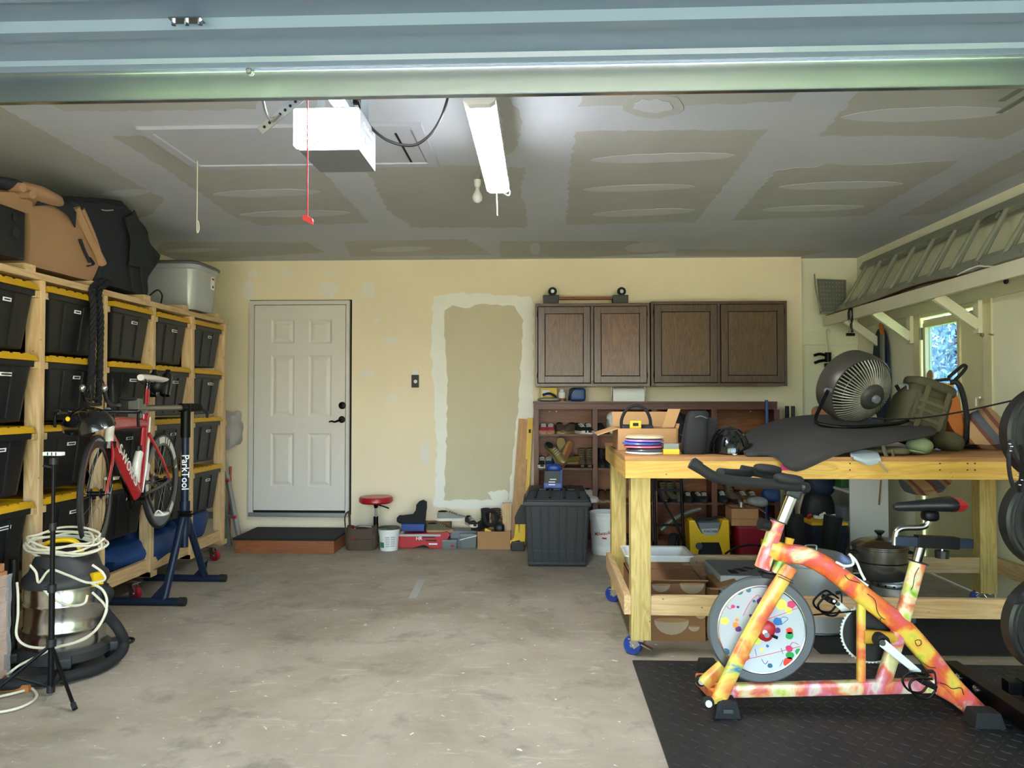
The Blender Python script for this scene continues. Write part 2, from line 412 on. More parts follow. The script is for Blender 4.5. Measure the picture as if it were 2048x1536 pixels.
wall_right = struct('wall_right', MB().box2((XR, -.15, 0), (XR+.07, DY0, ZC)).box2((XR, DY1, 0), (XR+.07, D2+.15, ZC)).box2((XR, DY0, 2.06), (XR+.07, DY1, ZC)), 'wall_right_paint')

# ceiling: bare board fields, filled screw rows
def flat_poly(name, pts, mat, parent, z, up, step=.05, amp=.012, seed=1):
    # pts lie in one plane; a 2 mm skin of filler or bare paper with ragged edges
    if up == 'z': p2 = rag([(p.x, p.y) for p in pts], step, amp, seed); v = [Vector((x, y, z)) for x, y in p2]; d = Vector((0,0,.0015))
    else: p2 = rag([(p.x, p.z) for p in pts], step, amp, seed); v = [Vector((x, z, y)) for x, y in p2]; d = Vector((0,.0015,0))
    mb = MB(); a = mb.ring(v); b_ = mb.ring([q + d for q in v]); mb.bridge(a, b_); mb.face(a); mb.face(b_[::-1])
    return mb.build(name, mat, parent)
boards = [
 [(1150,262),(1535,258),(1470,345),(1390,445),(1132,450),(1140,350)],
 [(1745,150),(1640,272),(1850,272),(2008,277),(2110,215),(2110,150)],
 [(1555,339),(1635,333),(1652,326),(1711,331),(1921,321),(1732,431),(1463,441)],
 [(1159,150),(1625,150),(1583,203),(1358,211),(1159,213)],
 [(328,335),(638,335),(706,409),(738,446),(527,451),(472,436)],
 [(732,336),(905,330),(1050,335),(1042,380),(1054,436),(1054,455),(825,455),(775,420)],
 [(-60,175),(10,217),(330,398),(300,430),(150,470),(-200,420),(-200,175)],
 [(225,272),(290,272),(386,334),(328,335)],
 [(60,180),(520,180),(512,218),(330,221),(130,223)],
 [(1000,482),(1270,482),(1340,505),(1180,514),(1000,514)],
 [(1353,498),(1665,501),(1600,512),(1353,512)],
 [(325,484),(615,484),(650,505),(444,517),(308,508)],
 [(690,482),(935,479),(985,510),(700,513)],
 [(1952,348),(2110,270),(2110,310),(1870,428),(1800,432)],
 [(1010,185),(1030,210),(1045,240),(1032,300),(1010,310),(995,180)],
]
for i, p in enumerate(boards): flat_poly('bare_board', [G(x, y, ZC) for x, y in p], 'ceil_board', ceiling, ZC-.001, 'z', .04, .012, i)
rows = [(1180,320,1470,310,11),(1165,379,1390,372,8),(1185,429,1390,420,8),(1683,234,2016,221,17),(1558,374,1806,367,9),(1525,419,1727,413,7),
        (424,388,642,383,9),(478,429,700,425,8),(200,388,300,383,8),(330,502,440,498,5),(740,500,860,496,6),(1250,496,1330,494,12),(1060,497,1080,497,14)]
for i, (x0, y0, x1, y1, h) in enumerate(rows):
    pts = []
    for k in range(20):
        t = 2*PI*k/20; cx, cy = (x0+x1)/2, (y0+y1)/2; f = math.copysign(abs(math.cos(t))**.8, math.cos(t))
        pts.append(G(cx + (x1-x0)/2*f, cy + (y1-y0)/2*f + h*.8*math.copysign(abs(math.sin(t))**1.25, math.sin(t)), ZC))
    flat_poly('joint_compound', pts, 'ceil_fill', ceiling, ZC-.003, 'z', .05, .006, 40+i)
for rx, ry, zz, mt in ((62, 25, .003, 'ceil_board'), (40, 13, .005, 'ceil_fill')):
    flat_poly('joint_compound', [G(1307 + rx*math.cos(2*PI*k/18), 210 + ry*math.sin(2*PI*k/18), ZC) for k in range(18)], mt, ceiling, ZC-zz, 'z', .04, .012, 77)

# back wall patches
P7 = lambda x, y: W(x, y, D)
flat_poly('joint_compound', [P7(*p) for p in [(866,594),(925,586),(1000,590),(1062,592),(1068,640),(1064,840),(1045,1000),(1010,1014),(925,1020),(868,1012),(874,900),(868,800),(862,700)]], 'wall_white_mud', wall_back, D-.001, 'y', .05, .012, 5)
flat_poly('bare_board', [P7(*p) for p in [(890,622),(905,612),(930,616),(960,608),(1028,612),(1046,640),(1038,800),(1026,900),(1018,1000),(888,1000),(894,850),(896,760),(888,660)]], 'wall_bare', wall_back, D-.003, 'y', .05, .010, 6)
flat_poly('joint_compound', [P7(*p) for p in [(975,985),(1010,978),(1018,990),(1012,1008),(985,1003)]], 'wall_white_mud', wall_back, D-.005, 'y', .03, .008, 8)
for i, (x, y, rx, ry) in enumerate([(572,545,9,7),(657,580,20,16),(737,580,13,15),(780,681,17,8),(735,748,15,7),(783,796,9,8),(506,548,10,9),(655,548,7,5),(700,780,6,10),(850,905,9,26),(497,580,12,20),(755,640,6,5)]):
    flat_poly('spackle_spot', [P7(x + rx*math.cos(2*PI*k/12), y + ry*math.sin(2*PI*k/12)) for k in range(12)], 'spackle', wall_back, D-.0015, 'y', .02, .006, 90+i)
struct('trim_1', MB().box2((JX+.002, D2-.022, 1.93), (XR, D2, 2.06)), 'wall_right_paint', bevel=.003)

# ------------------------------------------------------------ back door (door_1)
a, b2 = W(503, 603, D), W(699, 1030, D); x0, x1, zb, zt = a.x, b2.x, b2.z, a.z
door_1 = MB().box2((x0+.05, D-.035, zb+.045), (x1-.035, D-.004, zt-.045)); 
dl, dr, db, dt = x0+.052, x1-.037, zb+.05, zt-.047
# slab as stiles, rails and raised panels
mb = MB(); dw = dr-dl; dh = dt-db
cols = [(.185, .44), (.595, .85)]; rws = [(.055, .305), (.39, .685), (.815, .935)]     # fractions up the door
rws = [(.115, .375), (.455, .755), (.812, .93)]
xs = [0] + [v for c_ in cols for v in c_] + [1]; zs = [0] + [v for r_ in rws for v in r_] + [1]
for i in range(5):
    for j in range(7):
        if i in (1, 3) and j in (1, 3, 5): continue
        mb.box2((dl+xs[i]*dw, D-.045, db+zs[j]*dh), (dl+xs[i+1]*dw, D-.006, db+zs[j+1]*dh))
bmesh.ops.remove_doubles(mb.bm, verts=mb.bm.verts[:], dist=1e-5)
door_1.bm.free()
d1 = struct('door_1', mb, 'door_white')
for c0, c1 in cols:
    for r0, r1 in rws:
        X0, X1, Z0, Z1 = dl+c0*dw, dl+c1*dw, db+r0*dh, db+r1*dh; mb = MB(); rs = []
        for ins, yy in ((0, D-.045), (.012, D-.036), (.02, D-.033), (.05, D-.043), (.055, D-.044)):
            rs.append([(X0+ins, yy, Z0+ins), (X1-ins, yy, Z0+ins), (X1-ins, yy, Z1-ins), (X0+ins, yy, Z1-ins)])
        mb.loft(rs, cap=False); mb.face(mb.ring(rs[-1])); mb.build('door_panel', 'door_white', d1)
p = W(685, 811, D-.045); MB().lathe([(0,.0),(.036,0),(.036,.012),(.026,.018),(.0,.018)], p, basis((0,-1,0))).build('deadbolt', 'black_metal', d1, True)
p = W(684, 839, D-.045); hd = MB().lathe([(0,0),(.034,0),(.034,.010),(.02,.016),(.014,.05),(0,.05)], p, basis((0,-1,0))).build('handle_rose', 'black_metal', d1, True)
q = p + Vector((0,-.05,0)); MB().tube([q + Vector(v) for v in ((.01,0,0), (-.03,-.003,-.012), (-.06,0,-.022), (-.09,0,-.015), (-.115,0,-.022))], (.012,.007), 8, 4).build('door_lever', 'black_metal', hd, True)
mb = MB(); mb.box2((x0, D-.05, zb), (x0+.045, D, zt)).box2((x1-.03, D-.05, zb), (x1, D, zt)).box2((x0+.045, D-.05, zt-.04), (x1-.03, D, zt)); 
fr = mb.build('door_frame', 'jamb_white', d1)
MB().box2((x0+.01, D-.075, zb-.012), (x1-.01, D, zb+.028)).build('threshold', 'alum', d1, bevel=.004)
MB().box2((x0+.045, D-.03, zb+.028), (x1-.03, D-.002, zb+.05)).build('door_sweep', 'dark_gap', d1)
MB().box2((x0-.014, D-.006, zb), (x0, D, zt+.012)).box2((x1, D-.006, zb), (x1+.016, D, zt+.012)).box2((x0, D-.006, zt), (x1, D, zt+.012)).build('rough_gap', 'dark_gap', d1)
# wall button beside the door
t = thing('wall_control', 'black garage door button with pale plate on the cream wall', 'button', W(831, 775, D-.02))
a, b2 = W(824, 750, D), W(838, 775, D); MB().box2((a.x, D-.028, b2.z), (b2.x, D-.001, a.z)).build('housing', 'black_plastic', t, bevel=.003, world=True)
MB().lathe([(0,0),(.018,0),(.016,.008),(0,.009)], W(831, 763, D-.028), basis((0,-1,0))).build('push_button', 'white_plastic', t, True, world=True)
a, b2 = W(825, 738, D), W(837, 750, D); MB().box2((a.x, D-.008, b2.z), (b2.x, D-.001, a.z)).build('plate', 'white_plastic', t, bevel=.002, world=True)

# ------------------------------------------------------------ side door with its window (door_2)
a, b2 = XP(1848, 655, XR), XP(1913, 770, XR); wy1, wy0, wz1 = a.y, b2.y, a.z + .0; wz0 = 1.12
M('door2_paint', 'cfc79f', .6, var=.08)
mb = MB()
for lo, hi in (((DY0+.03, 0.01), (wy0, 2.04)), ((wy1, 0.01), (DY1-.03, 2.04)), ((wy0, wz1), (wy1, 2.04)), ((wy0, .01), (wy1, wz0))):
    mb.box2((XR+.02, lo[0], lo[1]), (XR+.06, hi[0], hi[1]))
d2 = struct('door_2', mb, 'door2_paint')
M('glass', 'a4bfe2', .02, var=0, trans=1.)
bs = MATS['glass'].node_tree.nodes['Principled BSDF']; bs.inputs['IOR'].default_value = 1.02
MB().box2((XR+.038, wy0, wz0), (XR+.042, wy1, wz1)).build('window_pane', 'glass', d2)
mb = MB()
for lo, hi in (((wy0-.035, wz0), (wy0, wz1+.035)), ((wy1, wz0), (wy1+.035, wz1+.035)), ((wy0, wz1), (wy1, wz1+.035)), ((wy0, wz0-.035), (wy1, wz0))):
    mb.box2((XR+.006, lo[0], lo[1]), (XR+.022, hi[0], hi[1]))
MB.build(mb, 'window_trim', 'door2_paint', d2, bevel=.003)
mb = MB(); mb.box2((XR-.012, DY0-.07, 0), (XR, DY0+.03, 2.12)).box2((XR-.012, DY1-.03, 0), (XR, DY1+.07, 2.12)); mb.build('door_casing', 'door2_paint', d2, bevel=.003)
p = XP(1817, 672, XR); mb = MB(); mb.box((XR+.012, DY1-.035, p.z), (.006, .05, .10)); mb.cyl((XR-.006, DY1-.03, p.z-.05), (XR-.006, DY1-.03, p.z+.05), .007, n=8); mb.build('hinge', 'alum_dull', d2)
a, b2 = W(1860, 742, 5.7), W(1860, 742, 5.7)

# ------------------------------------------------------------ overhead garage door, raised
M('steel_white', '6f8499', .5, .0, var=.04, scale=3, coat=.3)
gd = thing('garage_door', 'white steel sectional garage door raised flat under the ceiling', 'garage door', (0, 1.2, 2.38))
E = 2.30
for k in range(4):
    e = E - .532*k; z = 2.38
    prof = [(e, z), (e-.155, z), (e-.16, z+.014), (e-.30, z+.014), (e-.315, z-.004), (e-.36, z-.004), (e-.378, z+.018), (e-.49, z+.018), (e-.502, z), (e-.530, z)]
    poly = prof + [(e-.530, z+.05), (e, z+.05)]
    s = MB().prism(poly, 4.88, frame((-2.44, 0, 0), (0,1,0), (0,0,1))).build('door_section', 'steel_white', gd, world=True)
    for hx in (-.9, .37, 1.7, -2.2):
        if 0 < k < 3:
            mb = MB(); mb.box((hx, e-.53, z-.006), (.11, .06, .004)); mb.cyl((hx-.045, e-.53, z-.010), (hx+.045, e-.53, z-.010), .006, n=8)
            for sx in (-.04, 0, .04): mb.cyl((hx+sx, e-.508, z-.016), (hx+sx, e-.508, z), .006, n=6)
            mb.build('hinge', 'galv', s, world=True)
hx = W(365, 18, 1.86).x; mb = MB(); mb.box((hx, 1.885, 2.373), (.085, .03, .004)); 
for sx in (-.035, 0, .035): mb.cyl((hx+sx, 1.885, 2.36), (hx+sx, 1.885, 2.376), .006, n=6)
mb.build('hinge', 'galv', gd, world=True)
mb = MB(); mb.bar((0, 2.198, 2.380), (0, 2.209, 2.299), 4.88, .004, (0,-1,-.14)); mb.box2((-2.44, 2.206, 2.2975), (2.44, 2.226, 2.3005)).box2((-2.44, 2.185, 2.377), (2.44, 2.26, 2.380))
mb.build('strut', 'galv', gd, world=True)
p = W(500, 144, 2.196); MB().lathe([(0,0),(.009,0),(.011,.006),(.008,.014),(0,.015)], p, basis((0,-1,0)), 10).build('bolt', 'steel', gd, True, world=True)
for sx in (-2.5, 2.5):
    mb = MB(); mb.box2((sx-.02, .15, 2.36), (sx+.02, 2.7, 2.365)).box2((sx-.02 if sx > 0 else sx+.015, .15, 2.365), (sx-.015 if sx > 0 else sx+.02, 2.7, 2.44)); mb.build('track', 'galv', gd, world=True)
mb = MB(); u, v = G(1998, 226, 2.72), G(2110, 160, 2.72); u2, v2 = G(2003, 202, 2.72), G(2110, 138, 2.72)
mb.bar(u, v, .03, .004).bar(u2, v2, .03, .004); mb.single('angle_iron', 'alum_dull', 'pair of grey steel track braces under the ceiling at the right', 'bracket')
# ------------------------------------------------------------ attic hatch
ah = thing('attic_hatch', 'painted pull-down attic hatch with trim frame and pull cord in the ceiling', 'hatch', G(570, 290, ZC))
c4 = [G(265, 250, ZC), G(845, 246, ZC), G(878, 328, ZC), G(390, 332, ZC)]
hx0, hx1, hy1, hy0 = (c4[0].x+c4[3].x)/2, (c4[1].x+c4[2].x)/2, (c4[2].y+c4[3].y)/2, (c4[0].y+c4[1].y)/2
MB().box2((hx0+.06, hy0+.06, ZC-.012), (hx1-.06, hy1-.06, ZC)).build('hatch_panel', 'hatch_paint', ah, world=True, bevel=.003)
for lo, hi in (((hx0, hy0), (hx1, hy0+.06)), ((hx0, hy1-.06), (hx1, hy1)), ((hx0, hy0+.06), (hx0+.06, hy1-.06)), ((hx1-.06, hy0+.06), (hx1, hy1-.06))):
    MB().box2((*lo, ZC-.02), (*hi, ZC)).build('trim_board', 'hatch_paint', ah, world=True, bevel=.003)
MB().box2((hx1-.16, hy0+.12, ZC-.014), (hx1-.148, hy1-.07, ZC-.011)).build('panel_joint', 'dark_gap', ah, world=True)
p = G(395, 322, ZC-.012); q = W(394, 462, p.y); MB().tube([p, (p+q)/2, q, q + Vector((.012, 0, .015)), q + Vector((.006, 0, .06))], .0028, 6, 4).build('pull_cord', 'white_cord', ah, True, world=True)

# ------------------------------------------------------------ garage door opener
m_, n_, b_, N_, L_ = newmat('opener_lens'); b_.inputs['Base Color'].default_value = lin('f4f2e8'); b_.inputs['Emission Color'].default_value = lin('fffaf0'); b_.inputs['Emission Strength'].default_value = OPENER_W
m_, n_, b_, N_, L_ = newmat('led_lens'); b_.inputs['Base Color'].default_value = lin('f6f4ec'); b_.inputs['Emission Color'].default_value = lin('f8faff'); b_.inputs['Emission Strength'].default_value = LED_W
M('opener_grey', '6c7076', .5, var=.1)
go = thing('garage_door_opener', 'grey garage door opener with glowing white lens and red release handle', 'door opener', W(650, 290, 2.85))
X0, X1 = W(585, 240, 2.75).x, W(714, 240, 2.75).x
MB().box2((X0+.01, 2.79, 2.335), (X1, 3.07, 2.50)).build('housing', 'opener_grey', go, bevel=.012, world=True)
rs = []
for yy, ins in ((2.80, 0), (2.76, 0), (2.735, .012), (2.722, .03)):
    rs.append([(X0+ins, yy, 2.345+ins), (X1-ins, yy, 2.345+ins), (X1-ins, yy, 2.485-ins), (X0+ins, yy, 2.485-ins)])
MB().loft(rs).build('light_lens', 'opener_lens', go, bevel=.004, world=True)
for i in range(9): MB().box2((X0+.03+i*.022, 2.728, 2.350), (X0+.038+i*.022, 2.74, 2.356)).build('lens_rib', 'white_plastic', go, world=True)
ms = frame((X1+.0015, 2.93, 2.44), (0,1,0), (0,0,1)); text('Chamberlain', 'print_white', go, ms @ Matrix.Translation((0, .012, 0)), .034); text('1/2', 'print_white', go, ms @ Matrix.Translation((-.03, -.045, 0)), .05); text('HP', 'print_white', go, ms @ Matrix.Translation((.045, -.045, 0)), .034)
MB().box2((-.79, .1, 2.50), (-.73, 2.95, 2.535)).build('rail', 'galv', go, world=True)
for sx in (X0+.04, X1-.03): MB().box2((sx, 2.93, 2.5), (sx+.03, 2.935, ZC)).build('hanger_strap', 'galv', go, world=True)
p0, p1 = W(520, 262, 2.42), W(606, 192, 2.42)
mb = MB(); mb.bar(p0, p1, .03, .004, (0,1,0)); arm = mb.build('door_arm', 'alum', go, world=True)
d = (p1-p0).normalized()
for k in range(7): MB().cyl(p0 + d*(.02+k*.022) + Vector((0,-.004,0)), p0 + d*(.02+k*.022) + Vector((0,.004,0)), .005, n=8).build('arm_hole', 'dark_gap', arm, world=True)
MB().tube([W(523, 186, 2.40), W(527, 205, 2.40), W(533, 228, 2.40), W(544, 242, 2.40), W(560, 230, 2.40)], .010, 8, 5, flat=.4).build('curved_arm', 'alum', go, True, world=True)
MB().box2((-.80, 2.36, 2.47), (-.72, 2.5, 2.515)).build('trolley', 'galv', go, bevel=.004, world=True)
p, q = W(615, 200, 2.55), W(615, 434, 2.55); MB().tube([p, q], .0025, 6).build('release_cord', 'red_plastic', go, world=True)
h = W(615, 440, 2.55); MB().prism([(-.016,-.002),(-.016,.012),(-.006,.018),(.018,.004),(.021,-.006),(.019,-.018),(.008,-.014),(.004,-.006)], .012, frame(h + Vector((0,.006,0)), (1,0,0), (0,0,1))).build('release_handle', 'red_plastic', go, bevel=.002, world=True)
MB().tube([W(716, 200, 2.95), W(725, 225, 2.98), W(745, 258, 3.0), W(780, 283, 3.0), W(825, 291, 3.0), W(858, 272, 3.0), W(880, 240, 3.0), W(893, 205, 3.0), W(899, 175, 3.0), W(905, 140, 3.0)], .006, 8, 5).build('power_cord', 'black_plastic', go, True, world=True)
a, b2 = W(708, 176, 3.1), W(722, 210, 3.1); MB().box2((a.x, 3.08, b2.z), (b2.x, 3.10, a.z)).build('mounting_bracket', 'black_metal', go, world=True)

# ------------------------------------------------------------ shop light
lx0, lx1, ly0, ly1, lz = -.295, -.178, 2.78, 4.0, 2.50
sl = thing('shop_light', 'long glowing white shop light hanging under the ceiling', 'light', (-.236, 3.39, lz))
rs = [[(lx0, y, lz+.012), (lx0+.02, y, lz), (lx1-.02, y, lz), (lx1, y, lz+.012), (lx1, y, lz+.024), (lx0, y, lz+.024)] for y in (ly0+.04, ly1-.012)]
MB().loft(rs).build('diffuser', 'led_lens', sl, world=True)
MB().box2((lx0-.002, ly0+.01, lz+.024), (lx1+.002, ly1-.006, lz+.055)).build('housing', 'white_plastic', sl, bevel=.004, world=True)
for y0, y1 in ((ly0, ly0+.04), (ly1-.012, ly1)):
    poly = [(lx0-.003, lz+.012), (lx0+.018, lz-.002), (lx1-.018, lz-.002), (lx1+.003, lz+.012), (lx1-.008, lz+.06), (lx0+.008, lz+.06)]
    e_ = MB().loft([[(x, y, z) for x, z in poly] for y in (y0, y1)]).build('end_cap', 'white_plastic', sl, bevel=.002, world=True)
for k in range(3): MB().box2((-.25+k*.011, ly0-.001, lz+.028), (-.245+k*.011, ly0+.002, lz+.040)).build('vent_slot', 'opener_grey', sl, world=True)
for y in (ly0+.08, ly1-.08): MB().tube([(-.236, y, lz+.05), (-.236, y, ZC)], .0025, 6).build('hanging_chain', 'steel', sl, world=True)
p = Vector((-.245, ly1-.004, lz)); q = W(995, 431, p.y); MB().tube([p, q], .0028, 6).build('pull_cord', 'white_cord', sl, world=True)
MB().tube([(lx1-.012, ly1-.02, lz+.03), (lx1+.004, ly1, lz+.01), (lx1-.004, ly1+.02, lz-.006), (lx1-.04, ly1+.005, lz+.008)], .004, 6, 5).build('lamp_cord', 'white_plastic', sl, True, world=True)

# ------------------------------------------------------------ bare bulb
p = G(955, 352, ZC); bl = thing('light_bulb', 'unlit bare round bulb in a ceiling socket left of the shop light', 'bulb', p)
MB().box(p - Vector((0, 0, .012)), (.04, .075, .024)).build('junction_box', 'alum_dull', bl, world=True)
MB().lathe([(0,0),(.022,0),(.022,-.03),(.016,-.05),(0,-.05)], p - Vector((0,0,.02)), None, 12).build('socket', 'white_plastic', bl, True, world=True)
M('bulb_glass', 'dcdcd8', .12, var=.05, coat=.5)
MB().lathe([(.012,0),(.014,-.02),(.028,-.045),(.033,-.065),(.028,-.085),(.014,-.097),(0,-.1)], p - Vector((0,0,.07)), None, 16).build('bulb', 'bulb_glass', bl, True, world=True)

# ------------------------------------------------------------ storage rack on the left
RX = -2.80; ys = [6.53 - .605*k for k in range(6)]; LZ = [2.035, 1.64, 1.242, .832]
rk = thing('storage_rack', 'rolling pine lumber rack holding rows of black totes', 'rack', (RX-.4, 5.0, 0))
for i, y in enumerate(ys):
    for xx in (RX-.089, RX-.76): MB().box2((xx, y-.038, .12), (xx+.089, y, 2.06)).build('post', 'pine_z', rk, bevel=.003, world=True)
    for z in LZ:
        for sy in (-1, 1):
            if (i == 0 and sy == 1) or (i == 5 and sy == -1): continue
            yy = y-.019 + sy*.038; MB().box2((RX-.76, yy-.019, z-.075), (RX-.006, yy+.019, z-.037)).build('runner', 'pine_x', rk, bevel=.003, world=True)
        if i == 0:
            MB().box2((RX-.76, y-.0, z-.075), (RX-.006, y+.03, z-.037)).build('runner', 'pine_x', rk, bevel=.003, world=True)
    MB().box2((RX-.76, y-.038, .12), (RX, y+.05, .16)).build('base_cross', 'pine_x', rk, bevel=.003, world=True)
for xx in (RX-.089, RX-.76):
    MB().box2((xx, ys[-1]-.1, 2.06), (xx+.089, ys[0]+.02, 2.098)).build('top_rail', 'pine_y', rk, bevel=.003, world=True)
    MB().box2((xx+.03, ys[-1]-.1, .16), (xx+.068, ys[0]-.04, .248)).build('bottom_rail', 'pine_y', rk, bevel=.003, world=True)
for y in (6.33, 5.75, 5.17, 4.56, 3.95): MB().box2((RX-.78, y, 2.098), (RX-.01, y+.089, 2.136)).build('deck_board', 'pine_x', rk, bevel=.003, world=True)
def caster(par, x, y, top, wheel_mat, r=.05, ang=0., world=True, lever=True):
    q = Matrix.Rotation(ang, 3, 'Z'); c = Vector((x, y, r)); o = q @ Vector((.03, 0, 0))
    mb = MB(); mb.box((x, y, top-.004), (.09, .07, .008), q); 
    for s in (-1, 1): mb.bar(c + o*1.0 + q @ Vector((0, s*.022, 0)), Vector((x, y, top-.012)) + q @ Vector((-.005, s*.022, 0)), .045, .004, q @ Vector((0,1,0)))
    if lever: mb.bar(Vector((x,y,top-.02)) + q @ Vector((-.02,0,-.01)), Vector((x,y,top-.05)) + q @ Vector((-.085,0,-.0)), .03, .006)
    f = mb.build('caster_fork', 'chrome', par, bevel=.001, world=True)
    w = MB(); ax = q @ Vector((0,1,0)); w.lathe([(0,-.016),(r*.6,-.016),(r*.62,-.018),(r*.95,-.018),(r,-.01),(r,.01),(r*.95,.018),(r*.62,.018),(r*.6,.016),(0,.016)], c + o, basis(ax), 20)
    w.build('caster_wheel', wheel_mat, f, True, world=True)
    MB().cyl(c + o - ax*.026, c + o + ax*.026, .010, n=8).build('axle', 'steel', f, world=True)
M('caster_red', '8a1220', .35, var=.1)
for y in (6.42, 5.15, 3.7): caster(rk, RX-.06, y, .12, 'caster_red', .045, R(-20)); 
caster(rk, RX-.7, 6.4, .12, 'caster_red', .045, .3)

M('tote_black', '121315', .42, var=.2, scale=10, jit=.1)
def make_tote():
    t = thing('storage_tote', 'black storage tote', 'tote', (0,0,0), group='black totes with yellow lids on the lumber rack')
    mb = MB(); mb.taper((0,0,0), (.66,.40), (.735,.475), .335); mb.build('body', 'tote_black', t, bevel=.015)
    for sy in (-.09, .09):                           # moulded vertical ribs on the end that faces the aisle
        m = MB(); m.bar((.334, sy*.95, .02), (.366, sy*1.02, .29), .012, .012, (0,1,0)); m.build('rib', 'tote_black', t, bevel=.003)
    MB().box2((-.375, -.245, .300), (.375, .245, .335)).build('rim', 'tote_black', t, bevel=.006)
    l = MB().taper((0,0,.335), (.77,.535), (.75,.515), .034).build('lid', 'yellow_lid', t, bevel=.006)
    for k in range(6): MB().box2((.365, -.225+k*.078, .369), (.372, -.175+k*.078, .374)).build('lid_rib', 'yellow_lid', l)
    return t
tote0 = make_tote(); 
bayn = ['farthest bay of the rack', 'second bay from the far end', 'middle bay of the rack', 'second bay from the near end', 'nearest bay of the rack']
rown = ['top row', 'second row down', 'third row down', 'bottom row']
lab_me = MB().box2((-.001, -.032, -.010), (.0015, .032, .010)).mesh('label_sticker', 'paper'); pr_me = MB().box2((.0012, -.022, -.004), (.002, .022, .004)).mesh('print', 'print_black')
rnd = random.Random(4)
for i in range(5):
    for j in range(4):
        yc = (ys[i] + ys[i+1])/2 - .019
        lb = 'black tote with yellow lid, %s, %s' % (rown[j], bayn[i])
        loc = (RX-.372 - rnd.uniform(0, .025), yc + rnd.uniform(-.012, .012), LZ[j]-.369)
        if i == j == 0: o = tote0; o.location = loc; o['label'] = lb; PM[o.name] = Matrix.Translation(Vector(loc))
        else: o = dup(tote0, loc, rnd.uniform(-.02, .02), lb)
        if (i, j) not in ((3, 0), (4, 0)):
            s = link_mesh(lab_me, 'label_sticker', o, Matrix.Translation((.364, .03 + rnd.uniform(-.03, .05), .255)) @ Matrix.Rotation(R(6.4), 4, 'Y')); link_mesh(pr_me, 'print', s)

# --- things on top of the rack
M('tan_canvas', 'a07a58', .85, var=.12, scale=6, bump=.3, bscale=12); M('dark_canvas', '1a1d24', .8, var=.2, scale=8, bump=.3, bscale=14); M('green_black', '171e1d', .75, var=.25, scale=8, bump=.35, bscale=14)
tz = 2.137
t = thing('canvas_cover', 'tan canvas crate cover with black straps on top of the rack', 'canvas cover', (RX-.35, 4.55, tz))
def pxo(px, py, x): return XP(px, py, x)
# side facing the aisle: outline from the photograph at the rack's front, given depth towards the wall
ol = [(60,545),(140,567),(186,562),(206,520),(196,495),(175,455),(150,420),(140,412),(105,390),(60,380),(-20,378),(-60,400),(-60,421),(57,423)]
pts = [XP(x, y, RX-.05) for x, y in ol]; mb = MB(); rs = []
for dx, k in ((0,.97), (-.04,1.), (-.3,1.), (-.6,.97), (-.66,.9)):
    c = Vector((0, sum(p.y for p in pts)/len(pts), tz)); rs.append([Vector((RX-.05+dx, c.y+(p.y-c.y)*k, tz+(max(p.z, tz+.002)-tz)*k)) for p in pts])
mb.loft(rs); bmesh.ops.subdivide_edges(mb.bm, edges=mb.bm.edges[:], cuts=2, use_grid_fill=True)
for v in mb.bm.verts: v.co += Vector((noise.noise(v.co*5)*.02, noise.noise(v.co*6+Vector((3,0,0)))*.012, 0))
mb.build('cover', 'tan_canvas', t, True, world=True)
MB().sheet([[XP(*q, RX-.02) for q in r_] for r_ in ([(75,402),(100,398),(135,405),(152,425)], [(70,412),(105,412),(135,430),(150,455)])], .008, 4, .004).build('corner_flap', 'dark_canvas', t, True, world=True)
for s in ([(160,478),(168,500),(180,525)], [(178,515),(187,528),(176,532)]): MB().tube([XP(*q, RX-.03) for q in s], .012, 6, 3, flat=.35).build('strap', 'dark_canvas', t, True, world=True)
for k in range(2): MB().tube([XP(150+k*10, 415+k*4, RX-.04), XP(176+k*6, 470, RX-.04), XP(205-k*4, 528, RX-.04)], .028, 8, 4).build('rolled_edge', 'tan_canvas', t, True, world=True)
MB().sup(XP(45, 387, RX-.12), (.16, .24, .05), None, .9, .02).build('rolled_flap', 'tan_canvas', t, True, world=True)
for q in ((46, 375), (66, 389)): MB().tube([XP(q[0]-25, q[1]-2, RX-.06), XP(q[0], q[1], RX+.02)], (.03,.024), 10).build('rolled_tube', 'tan_canvas', t, True, world=True)
MB().sup(XP(12, 372, RX-.1), (.1, .14, .035), None, .9, .01).build('black_webbing', 'dark_canvas', t, True, world=True)
# black plastic case beside it
t = thing('plastic_case', 'black vented plastic case at the near end of the rack top', 'case', (RX-.3, 3.78, tz))
a, b2 = XP(55, 425, RX-.01), XP(-60, 500, RX-.01)
MB().box2((RX-.55, b2.y-.05, tz+.012), (RX-.02, a.y, a.z)).build('shell', 'black_plastic', t, bevel=.012, world=True)
for pz in (436, 465): MB().lathe([(0,0),(.028,0),(.03,.004),(.022,.006),(0,.004)], XP(32, pz, RX-.02), basis((1,0,0)), 14).build('vent', 'black_rubber', t, True, world=True)
for yy in (3.45, 3.7): MB().box((RX-.1, yy, tz+.007), (.08, .05, .014)).build('foot', 'black_rubber', t, world=True)
